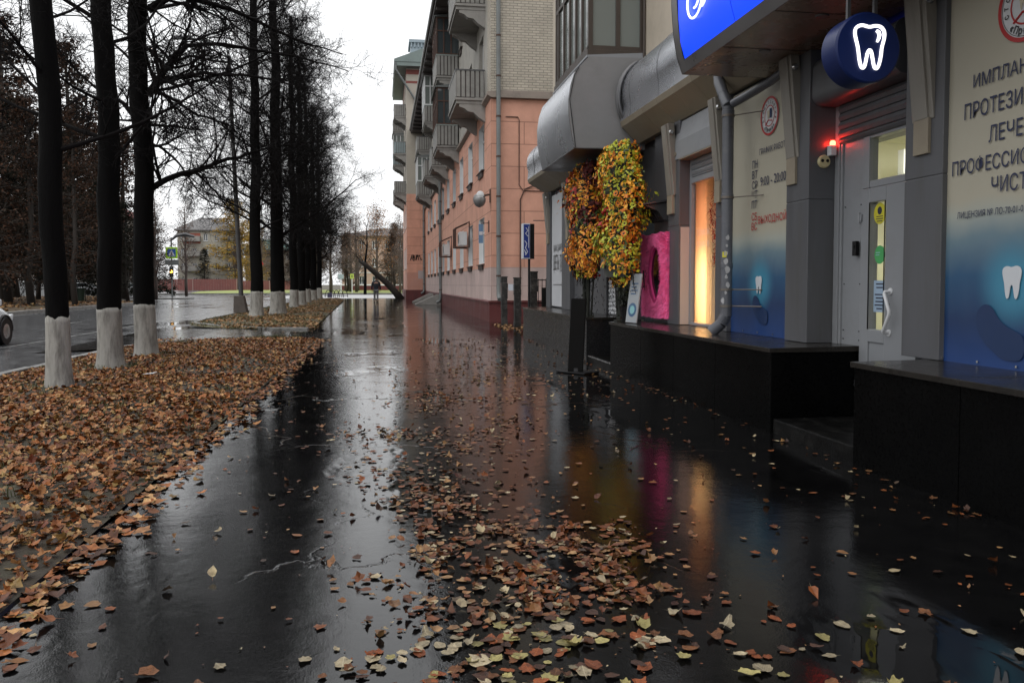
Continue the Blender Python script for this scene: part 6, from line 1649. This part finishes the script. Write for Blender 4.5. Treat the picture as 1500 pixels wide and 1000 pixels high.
def road_sign(x, y, z, w_, h, m1, label, extra=None):
    x = fx(x, y)
    r = root('road_sign', label, 'road sign', 'road signs beyond the crossing', loc=(x, y, 0))
    m = MB(); m.cyl((x,y,0), (x,y,z+h*.4), .06, n=8); m.build('post', M['winwhite'], r)
    m = MB(); m.box(x-w_/2, x+w_/2, y-.10, y-.07, z-h/2, z+h/2); m.build('plate', m1, r, bevel=.01)
    if extra:
        m = MB(); extra(m, x, y-.106, z); m.build('symbol', M['inkp'], r)
    settle(r); return r
road_sign(-5.65, 112.5, 2.3, .72, .62, pm('pale_sign', (.34,.42,.42), .4, .1), 'pale blue grey road sign on a white post on the far lawn')
road_sign(-4.15, 113, 2.35, .46, .66, pm('yellow_green_sign', (.48,.62,.10), .4, .1), 'yellow green road sign with a dark figure on the far lawn', lambda m, x, y, z: (m.box(x-.05, x+.05, y-.004, y, z-.2, z+.1), m.box(x-.12, x+.12, y-.004, y, z-.02, z+.04), m.box(x-.04, x+.04, y-.004, y, z+.12, z+.2)))
r = root('warning_sign', 'red bordered triangular warning sign beside the row of trees', 'road sign', loc=(-16, 112, 0))
m = MB(); m.cyl((-16,112,0), (-16,112,4.4), .06, n=8); m.build('post', M['pipe2'], r)
m = MB(); m.prism([(-16.62,3.85),(-15.38,3.85),(-16,4.92)], 111.88, 111.91, 'y'); m.prism([(-16.36,3.99),(-15.64,3.99),(-16,4.62)], 111.87, 111.879, 'y', 1); m.build('plate', [M['redp'], M['signwhite']], r); settle(r)
bk = root('bicycle_rack', 'low dark hooped bicycle rack beside the white crossing strip', 'bicycle rack', loc=(-4.7, 86, 0))
m = MB()
for k in range(5):
    x = -5.5+k*.42; m.tube([(x+.30*math.cos(a), 86, .75*math.sin(a)-.08) for a in [math.pi*q/10 for q in range(11)]], .035, 6)
m.tube([(-5.9,86,.08),(-3.5,86,.08)], .03, 6); m.build('hoops', M['black'], bk)
m = MB(); m.box(-5.55, -5.1, 85.8, 86.2, -.08, .42); m.build('base_block', pm('dark_purple_box', (.03,.025,.06), .6, .2), bk, bevel=.02); settle(bk)
wl_ = MB(); wl_.box(-40, 60, 109.7, 110.05, -.09, .12); tag(wl_.build('kerb', M['kerb']), kind='structure')

# ------------------------------------------------------------------ far buildings
def flat_block(name, label, x0, x1, y0, y1, h, floors, wall, base, roofm, bays, z0=0, hip=2.0, band=None):
    x0, x1 = fx(x0, y0), fx(x1, y0); h = fz(x0, y0, h)
    r = root(name, label, 'building', loc=((x0+x1)/2, y0, z0))
    fh = h/floors; m = MB(); bw = (x1-x0)/bays
    ops = []
    xs = [x0]; 
    for i in range(bays): c = x0+bw*(i+.5); ops.append((c-bw*.2, c+bw*.2))
    zs = [(z0+fh*k+fh*.32, z0+fh*k+fh*.80) for k in range(floors)]
    cx = [x0]+[v for o in ops for v in o]+[x1]; cz = [z0]+[v for o in zs for v in o]+[z0+h]
    for a, b in zip(cx[:-1], cx[1:]):
        for c, d in zip(cz[:-1], cz[1:]):
            if any(abs(a-o[0]) < 1e-6 for o in ops) and any(abs(c-q[0]) < 1e-6 for q in zs): continue
            m.quad((a,y0,c),(b,y0,c),(b,y0,d),(a,y0,d))
    m.quad((x1,y0,z0),(x1,y1,z0),(x1,y1,z0+h),(x1,y0,z0+h)); m.quad((x0,y0,z0),(x0,y1,z0),(x0,y1,z0+h),(x0,y0,z0+h)); m.quad((x0,y1,z0),(x1,y1,z0),(x1,y1,z0+h),(x0,y1,z0+h))
    m.build('wall', wall, r)
    if base: 
        for nm, za, zb, mt in base:
            q = MB(); q.box(x0-.05, x1+.05, y0-.06, y0-.03, za, zb); q.build(nm, mt, r)
    for o in ops:
        for q in zs:
            f = MB(); y = y0+.2
            for a, b in ((o[0], o[0]+.12), (o[1]-.12, o[1]), ((o[0]+o[1])/2-.06, (o[0]+o[1])/2+.06)): f.box(a, b, y-.05, y, q[0], q[1])
            f.box(o[0], o[1], y-.05, y, q[0], q[0]+.1); f.box(o[0], o[1], y-.05, y, q[1]-.1, q[1]); f.box(o[0]-.1, o[1]+.1, y0-.12, y, q[0]-.1, q[0])
            w_ = f.build('window', M['winwhite'], r); p = MB(); p.quad((o[0],y+.02,q[0]),(o[1],y+.02,q[0]),(o[1],y+.02,q[1]),(o[0],y+.02,q[1])); p.build('pane', M['pane'], w_)
    m = MB(); e = .6; m.box(x0-e, x1+e, y0-e, y1+e, z0+h, z0+h+.25)
    cxm, cy = (x0+x1)/2, (y0+y1)/2
    b = len(m.v); m.v += [(x0-e,y0-e,z0+h+.25),(x1+e,y0-e,z0+h+.25),(x1+e,y1+e,z0+h+.25),(x0-e,y1+e,z0+h+.25),(x0+(x1-x0)*.3,cy,z0+h+hip),(x1-(x1-x0)*.3,cy,z0+h+hip)]
    for f in ((0,1,5,4),(2,3,4,5),(1,2,5),(3,0,4)): m.f.append(tuple(b+i for i in f)); m.m.append(0)
    m.build('roof', roofm, r)
    return r
ap = flat_block('apartment_block', 'pale apartment block with stacked balconies behind the traffic light', -51, -37, 205, 218, 14.6, 4, pm('pale_render', (.36,.34,.29), .85, .12, .6), [], pm('grey_tiles', (.13,.125,.125), .7, .2, .6), 5, hip=3.6)
for k in range(4):
    m = MB(); z = .9+3.5*k; m.box(-46.6, -42.6, 203.6, 205, z, z+.2); m.box(-46.6, -42.6, 203.6, 203.72, z+.2, z+1.25); m.box(-42.72, -42.6, 203.72, 205, z+.2, z+1.25); m.box(-46.6, -46.48, 203.72, 205, z+.2, z+1.25); m.build('balcony', M['concrete'], ap)
m = MB(); m.box(-46.5, -42.7, 204.93, 204.97, 10.9, 13.4); m.build('red_panel', pm('red_render', (.30,.09,.06), .8, .15), ap); settle(ap)
ab = flat_block('apartment_block', 'beige apartment block with a dark red roof edge behind the whitewashed trunks', -72, -58, 190, 204, 16.5, 5, pm('grey_render', (.30,.27,.24), .85, .12, .6), [], pm('red_roof', (.20,.035,.03), .6, .2, .6), 5, hip=3.2); settle(ab)
fb_ = flat_block('brick_building', 'three storey brown building with white ground floor windows beyond the lawn', -8.4, 16, 172, 186, 11.2, 3, pm('brown_render', (.44,.31,.25), .85, .15, .5), [('base_band', 0, 1.0, M['maroon']), ('white_band', 1.0, 1.25, M['winwhite'])], pm('dark_roof', (.13,.11,.10), .7, .2, .6), 9, hip=2.2)
m = MB(); m.box(-8.45, 16.05, 171.90, 171.95, 3.55, 3.75); m.build('string_course', M['winwhite'], fb_); settle(fb_)
tq = flat_block('small_house', 'low building with a turquoise roof half hidden by the larches', -37, -24, 222, 232, 10.5, 3, pm('tan_render', (.33,.29,.24), .85, .12, .6), [], pm('turquoise_roof', (.12,.24,.22), .6, .15, .6), 5, hip=3.0); settle(tq)

def board_fence(label, xa, xb, y, h):
    xa, xb = fx(xa, y), fx(xb, y)
    r = root('board_fence', label, 'fence', 'dark red fences behind the crossing', loc=((xa+xb)/2, y, 0)); m = MB(); n = int((xb-xa)/.5)
    for k in range(n): 
        x = xa+(xb-xa)*k/n; m.box(x, x+(xb-xa)/n*.96, y-.02, y+.02, 0, h)
    m.build('boards', pm('red_brown_boards', (.16,.052,.045), .6, .2, 1), r)
    m = MB()
    for x in (xa, (xa+xb)/2, xb): m.box(x-.09, x+.09, y-.10, y-.03, 0, h+.12)
    m.build('posts', pm('fence_post', (.26,.17,.15), .7, .1), r); settle(r)
board_fence('long dark red board fence behind the traffic light', -50, -31, 175, 2.3); board_fence('dark red board fence continuing behind the tree trunks', -30.8, -19, 181, 2.0)
# left edge: wall, shelter rail, kiosk, hedge, cars, bin, stakes
ww_ = root('white_wall', 'long low white wall with a beige rail along the path at the far left', 'wall', loc=(-41, 92, 0))
m = MB(); m.box(-56, -33.8, 92, 92.25, 0, 1.55); m.build('wall_face', pm('white_wall_paint', (.46,.48,.50), .8, .12, 1, dirt=(.25,.25,.25), dscale=.6, damt=.6), ww_)
m = MB(); m.box(-56, -33.8, 92.4, 92.6, 1.65, 2.25); m.build('upper_rail', pm('beige_rail', (.36,.32,.30), .7, .15, 1), ww_); settle(ww_)
hd = root('bare_hedge', 'thin dark bare hedge in front of the long low white wall', 'hedge', loc=(-40, 84, 0)); m = MB(); rg = random.Random(6)
for k in range(46): grow(m, path((-44.5+k*.26, 84+rg.gauss(0,.2), 0), (rg.gauss(0,.2),0,1), rg.uniform(.9,1.7), 3, .2, .05, rg), .03, .01, 1, [(4,.5,.25,0,.6),(4,.5,.25,0,.6)], rg)
m.build('twigs', M['twig'], hd); settle(hd)
r = root('street_sign', 'small green and white sign on a post above the long white wall', 'road sign', loc=(-42.0, 94, 0)); m = MB(); m.cyl((-39.4,94,0), (-39.4,94,3.2), .05, n=8); m.build('post', M['pipe2'], r); m = MB(); m.box(-39.65, -39.2, 93.9, 93.95, 2.5, 3.45); m.build('plate', pm('green_sign', (.16,.40,.25), .5, .15), r); settle(r)
ki = root('kiosk', 'little white kiosk with a pitched roof far behind the whitewashed trunks', 'kiosk', loc=(-38.7, 130, 0)); m = MB(); m.box(-39.8, -37.6, 130, 132, 0, 2.0); m.build('wall', M['white'], ki); m = MB(); m.prism([(-40.1,2.0),(-37.3,2.0),(-38.7,2.9)], 129.7, 132.3, 'y'); m.build('roof', M['frame_metal'], ki); m = MB(); m.box(-39.4, -38.4, 129.96, 129.99, .8, 1.6); m.build('window', M['pane'], ki); settle(ki)
he = root('clipped_hedge', 'dark clipped hedge in front of the little white kiosk', 'hedge', loc=(-34, 110, 0)); m = MB(); rg = random.Random(9)
cards(m, [Vector((-34.6+k*.2, 104+rg.gauss(0,.3), rg.uniform(.15,1.0))) for k in range(50)], 2600, .12, .25, rg); m.build('foliage', KM['spruce_tree'][2], he); settle(he)
bn = root('litter_bin', 'dark green litter bin on the verge across the road', 'bin', loc=(-21.6, 63.5, 0)); m = MB(); m.lathe((-21.6,63.5,.0), [(.26,.1),(.32,.95),(.35,.97),(.33,1.02)], 16); m.build('body', pm('dark_green_bin', (.02,.04,.025), .5, .1), bn, smooth='auto'); m = MB(); m.tube([(-21.95,63.5,0),(-21.95,63.5,.8)], .03, 6); m.tube([(-21.25,63.5,0),(-21.25,63.5,.8)], .03, 6); m.build('stand', M['black'], bn); settle(bn)
for k, (x, y, lab) in enumerate(((-22.8,63,'slim whitewashed tree across the road beside the dark green bin'), (-24.8,66,'slim whitewashed tree across the road just right of the nearest trunk'), (-28.2,60,'slim young tree with a pale stake on the left verge across the road'))):
    if k == 0:
        pr0 = street_tree(lab, (x, y, .02), .16, 9, 61, (.05,0), 1.1, 10, [(6,.5,.18,.04,.5),(5,.5,.2,.03,.6)], 3, 2.2, 'slim whitewashed trees across the road')
    else:
        o = copy_tree(pr0); o.location = (x, y, .02); o.rotation_euler[2] = k*2; o.scale = (.7,.7,.8); o['label'] = lab

# ------------------------------------------------------------------ cars
def car(label, x, y, heading, paint, group=None):
    """built nose towards +y at the origin, then turned"""
    r = root('car', label, 'car', group, loc=(0,0,0))
    L, W = 4.25, .86
    # lower body: loft of cross-sections along y
    sec = [(-2.10,.36,.62,.66),(-2.04,.26,.80,.76),(-1.7,.20,.92,.84),(-1.0,.18,.96,.86),(0,.18,.95,.87),(.9,.18,.93,.86),(1.4,.20,.86,.84),(1.85,.24,.74,.78),(2.05,.28,.64,.70),(2.12,.36,.52,.60)]
    m = MB(); S = 12
    for (yy, zb, zt, w_) in sec:
        pts = [(-w_*.86,zb),(-w_*.98,zb+.12),(-w_,(zb+zt)/2),(-w_*.97,zt-.12),(-w_*.86,zt-.02),(-w_*.4,zt+.02),(w_*.4,zt+.02),(w_*.86,zt-.02),(w_*.97,zt-.12),(w_,(zb+zt)/2),(w_*.98,zb+.12),(w_*.86,zb)]
        m.v += [(a, yy, b) for a, b in pts]
    for i in range(len(sec)-1):
        for k in range(S): m.f.append((i*S+k, i*S+(k+1)%S, (i+1)*S+(k+1)%S, (i+1)*S+k)); m.m.append(0)
    m.f.append(tuple(range(S-1,-1,-1))); m.m.append(0); m.f.append(tuple(range((len(sec)-1)*S, len(sec)*S))); m.m.append(0)
    m.build('body', paint, r, smooth=True)
    # cabin
    cs_ = [(-1.75,.93,.95,.76),(-1.2,.93,1.36,.70),(-.5,.93,1.45,.68),(.2,.93,1.42,.68),(.55,.93,1.28,.70),(1.15,.90,.92,.78)]
    m = MB()
    for (yy, zb, zt, w_) in cs_:
        t = (zt-.93)/.5; wt = w_-.10*max(0,t); m.v += [(-w_-.05,yy,zb),(-wt,yy,zt-.05),(-wt*.8,yy,zt),(wt*.8,yy,zt),(wt,yy,zt-.05),(w_+.05,yy,zb)]
    for i in range(5):
        for k in range(5): m.f.append((i*6+k, i*6+k+1, (i+1)*6+k+1, (i+1)*6+k)); m.m.append(1 if (k in (0,4) and i in (1,2,3)) or i in (0,4) else 0)
    m.build('cabin', [paint, M['pane']], r, smooth='auto')
    for sx in (-1, 1):
        for yy in (-1.32, 1.30):
            m = MB(); m.lathe((sx*.80, yy, .31), [(.22,-.09),(.30,-.09),(.315,-.06),(.315,.06),(.30,.09),(.22,.09)], 24, 0, 'x'); w_ = m.build('wheel', M['black'], r, smooth='auto')
            m = MB(); m.lathe((sx*.86, yy, .31), [(.21,-.02),(.21,.02),(.17,.03),(.05,.035)], 20, 0, 'x')
            m.build('rim', M['steel'], w_, smooth='auto')
            m = MB(); m.tube([(sx*.855, yy+.36*math.cos(a), .31+.36*math.sin(a)) for a in [math.pi*q/12 for q in range(13)]], .03, 6); m.build('wheel_arch', M['black'], r)
        m = MB(); m.obox((sx*.55,2.02,.60), (.17,0,0), (-sx*.0,.07,0), (0,.02,.075)); m.build('headlight', pm('headlight_glass', (.6,.62,.65), .12, .05), r, bevel=.03)
        m = MB(); m.obox((sx*.62,-2.03,.74), (.14,0,0), (0,.05,0), (0,0,.08)); m.build('tail_light', pm('tail_red', (.3,.01,.01), .2, .05), r, bevel=.02)
        m = MB(); m.obox((sx*.98,.62,.98), (.10,0,0), (0,.05,0), (0,0,.07)); m.build('mirror', paint, r, bevel=.03)
        m = MB()
        for yy in (-.95, -.02, .95): m.box(sx*.868-.004, sx*.868+.004, yy-.006, yy+.006, .35, .93)
        m.build('door_seam', M['black'], r)
        for yy in (-.75, .2):
            m = MB(); m.box(sx*.86, sx*.885, yy-.08, yy+.08, .80, .83); m.build('door_handle', paint, r)
    m = MB(); m.box(-.5, .5, 2.05, 2.13, .30, .40); m.build('grille', M['black'], r)
    r.location = (x, y, -.085); r.rotation_euler[2] = heading
    return r
M['carwhite'] = pm('white_car_paint', (.55,.57,.58), .18, .04, 2, spec=.6)
c0 = car('white car driving past at the left edge, only its nose in view', -9.37, 18.96, 0, M['carwhite'], 'white cars')
for x, y, h, lab in ((-36.0,106,1.4,'white parked car with its side to the road, just right of the nearest trunk'), (-33.0,112,1.7,'white parked car half hidden by the second whitewashed trunk')):
    o = copy_tree(c0); o.location = (x, y, .02); o.rotation_euler[2] = h; o['label'] = lab

# ------------------------------------------------------------------ the walking person
pr = root('person', 'person in a dark navy jacket walking away along the middle of the pavement', 'person', loc=(-.44, 58.6, 0))
def skin(name, joints, edges, mat_, sub=2, rootv=0):
    me = bpy.data.meshes.new(name); me.from_pydata([j[0] for j in joints], edges, []); me.update()
    o = bpy.data.objects.new(name, me); COL.objects.link(o)
    md = o.modifiers.new('skin', 'SKIN'); md.use_smooth_shade = True
    for i, v in enumerate(me.skin_vertices[0].data):
        rr_ = joints[i][1]; v.radius = rr_ if isinstance(rr_, tuple) else (rr_, rr_); v.use_root = (i == rootv)
    s_ = o.modifiers.new('sub', 'SUBSURF'); s_.levels = sub; s_.render_levels = sub
    bpy.context.view_layer.update()
    m2 = bpy.data.meshes.new_from_object(o.evaluated_get(bpy.context.evaluated_depsgraph_get()))
    bpy.data.objects.remove(o); m2.materials.clear(); m2.materials.append(mat_)
    q = bpy.data.objects.new(name, m2); COL.objects.link(q); q.parent = pr
    return q
# joints: y forward (away); mid-stride, left foot ahead
J = [((0,0,.95),(.13,.10)), ((0,.01,1.15),(.14,.10)), ((0,.02,1.36),(.17,.10)), ((0,.03,1.50),.065), ((0,.05,1.57),.062), ((0,.06,1.68),(.082,.098)), ((0,.06,1.77),(.065,.08)),
     ((-.10,0,.92),.095), ((-.10,.10,.50),.062), ((-.10,.02,.10),.045), ((-.105,.12,.045),.038), ((-.105,.18,.035),.03),
     ((.10,0,.92),.095), ((.10,.02,.50),.062), ((.11,-.20,.13),.045), ((.115,-.10,.05),.038), ((.115,-.04,.035),.03),
     ((-.21,.02,1.42),.06), ((-.27,-.04,1.13),.045), ((-.27,.05,.88),.034), ((-.27,.07,.80),(.02,.035)),
     ((.21,.02,1.42),.06), ((.27,.02,1.13),.045), ((.27,.12,.89),.034), ((.27,.14,.81),(.02,.035))]
E_ = [(0,1),(1,2),(2,3),(3,4),(4,5),(5,6),(0,7),(7,8),(8,9),(9,10),(10,11),(0,12),(12,13),(13,14),(14,15),(15,16),(2,17),(17,18),(18,19),(19,20),(2,21),(21,22),(22,23),(23,24)]
for hand, base, sx in ((20, Vector((-.27,.07,.80)), -1), (24, Vector((.27,.14,.81)), 1)):
    for k in range(4):
        a = base+Vector((0,-.03+.02*k,-.035)); b = a+Vector((-sx*.006,.006,-.035-.004*(1.5-abs(k-1.5)))); c = b+Vector((-sx*.014,.004,-.025))
        i = len(J); J += [(tuple(a),.010), (tuple(b),.0085), (tuple(c),.007)]; E_ += [(hand,i),(i,i+1),(i+1,i+2)]
    i = len(J); J += [(tuple(base+Vector((-sx*.012,.035,.0))),.011), (tuple(base+Vector((-sx*.02,.05,-.035))),.009)]; E_ += [(hand,i),(i,i+1)]
M['skinm'] = pm('skin', (.38,.22,.16), .6, .08, 5); M['navyj'] = pm('navy_jacket', (.006,.009,.018), .7, .2, 6, .4, 40); M['trous'] = pm('grey_trousers', (.15,.15,.16), .8, .2, 6)
body = skin('body', J, E_, M['skinm'])
skin('jacket', [((0,0,.84),(.20,.15)), ((0,.01,1.05),(.20,.15)), ((0,.02,1.36),(.20,.135)), ((0,.03,1.50),(.10,.09)), ((0,.04,1.56),(.085,.085)), ((-.225,.02,1.42),.082), ((-.29,-.04,1.13),.068), ((-.285,.05,.88),.055), ((.225,.02,1.42),.082), ((.29,.02,1.13),.068), ((.285,.12,.89),.055)], [(0,1),(1,2),(2,3),(3,4),(2,5),(5,6),(6,7),(2,8),(8,9),(9,10)], M['navyj'], rootv=1)
skin('trousers', [((0,0,.95),(.155,.12)), ((-.10,0,.86),.115), ((-.10,.10,.50),.08), ((-.10,.02,.13),.066), ((.10,0,.86),.115), ((.10,.02,.50),.08), ((.11,-.19,.16),.066)], [(0,1),(1,2),(2,3),(0,4),(4,5),(5,6)], M['trous'])
skin('shoes', [((-.10,.0,.06),.05), ((-.105,.10,.05),.048), ((-.105,.19,.04),.038)], [(0,1),(1,2)], M['black']); skin('shoes', [((.11,-.21,.10),.05), ((.115,-.11,.06),.048), ((.115,-.03,.045),.038)], [(0,1),(1,2)], M['black'])
skin('hair', [((0,.03,1.66),(.085,.07)), ((0,.045,1.74),(.088,.09)), ((0,.06,1.80),(.06,.07))], [(0,1),(1,2)], pm('dark_hair', (.012,.009,.008), .7, .2), rootv=1)
m = MB()
for sx in (-.03, .03): m.lathe((sx,.155,1.70), [(.012,-.004),(.008,.006)], 8, 0, 'y')
m.tube([(0,.15,1.70),(0,.178,1.675),(0,.16,1.66)], .012, 6); m.tube([(-.025,.152,1.635),(.025,.152,1.635)], .006, 5)
for sx in (-.085, .085): m.lathe((sx,.06,1.69), [(.02,-.012),(.026,0),(.018,.012)], 8, 0, 'x')
m.build('face', M['skinm'], pr, smooth='auto')
pr.scale = (1.0, 1.0, 1.0)

# small bits of rubbish
m = MB(); rg = random.Random(1)
m.add([(-3.2,11.6,.09),(-3.05,11.58,.10),(-3.03,11.72,.11),(-3.17,11.76,.09)], [(0,1,2,3)]); o = m.build('paper_scrap', M['white']); tag(o, 'crumpled white paper scrap among the leaves by the nearest trunk', 'litter')
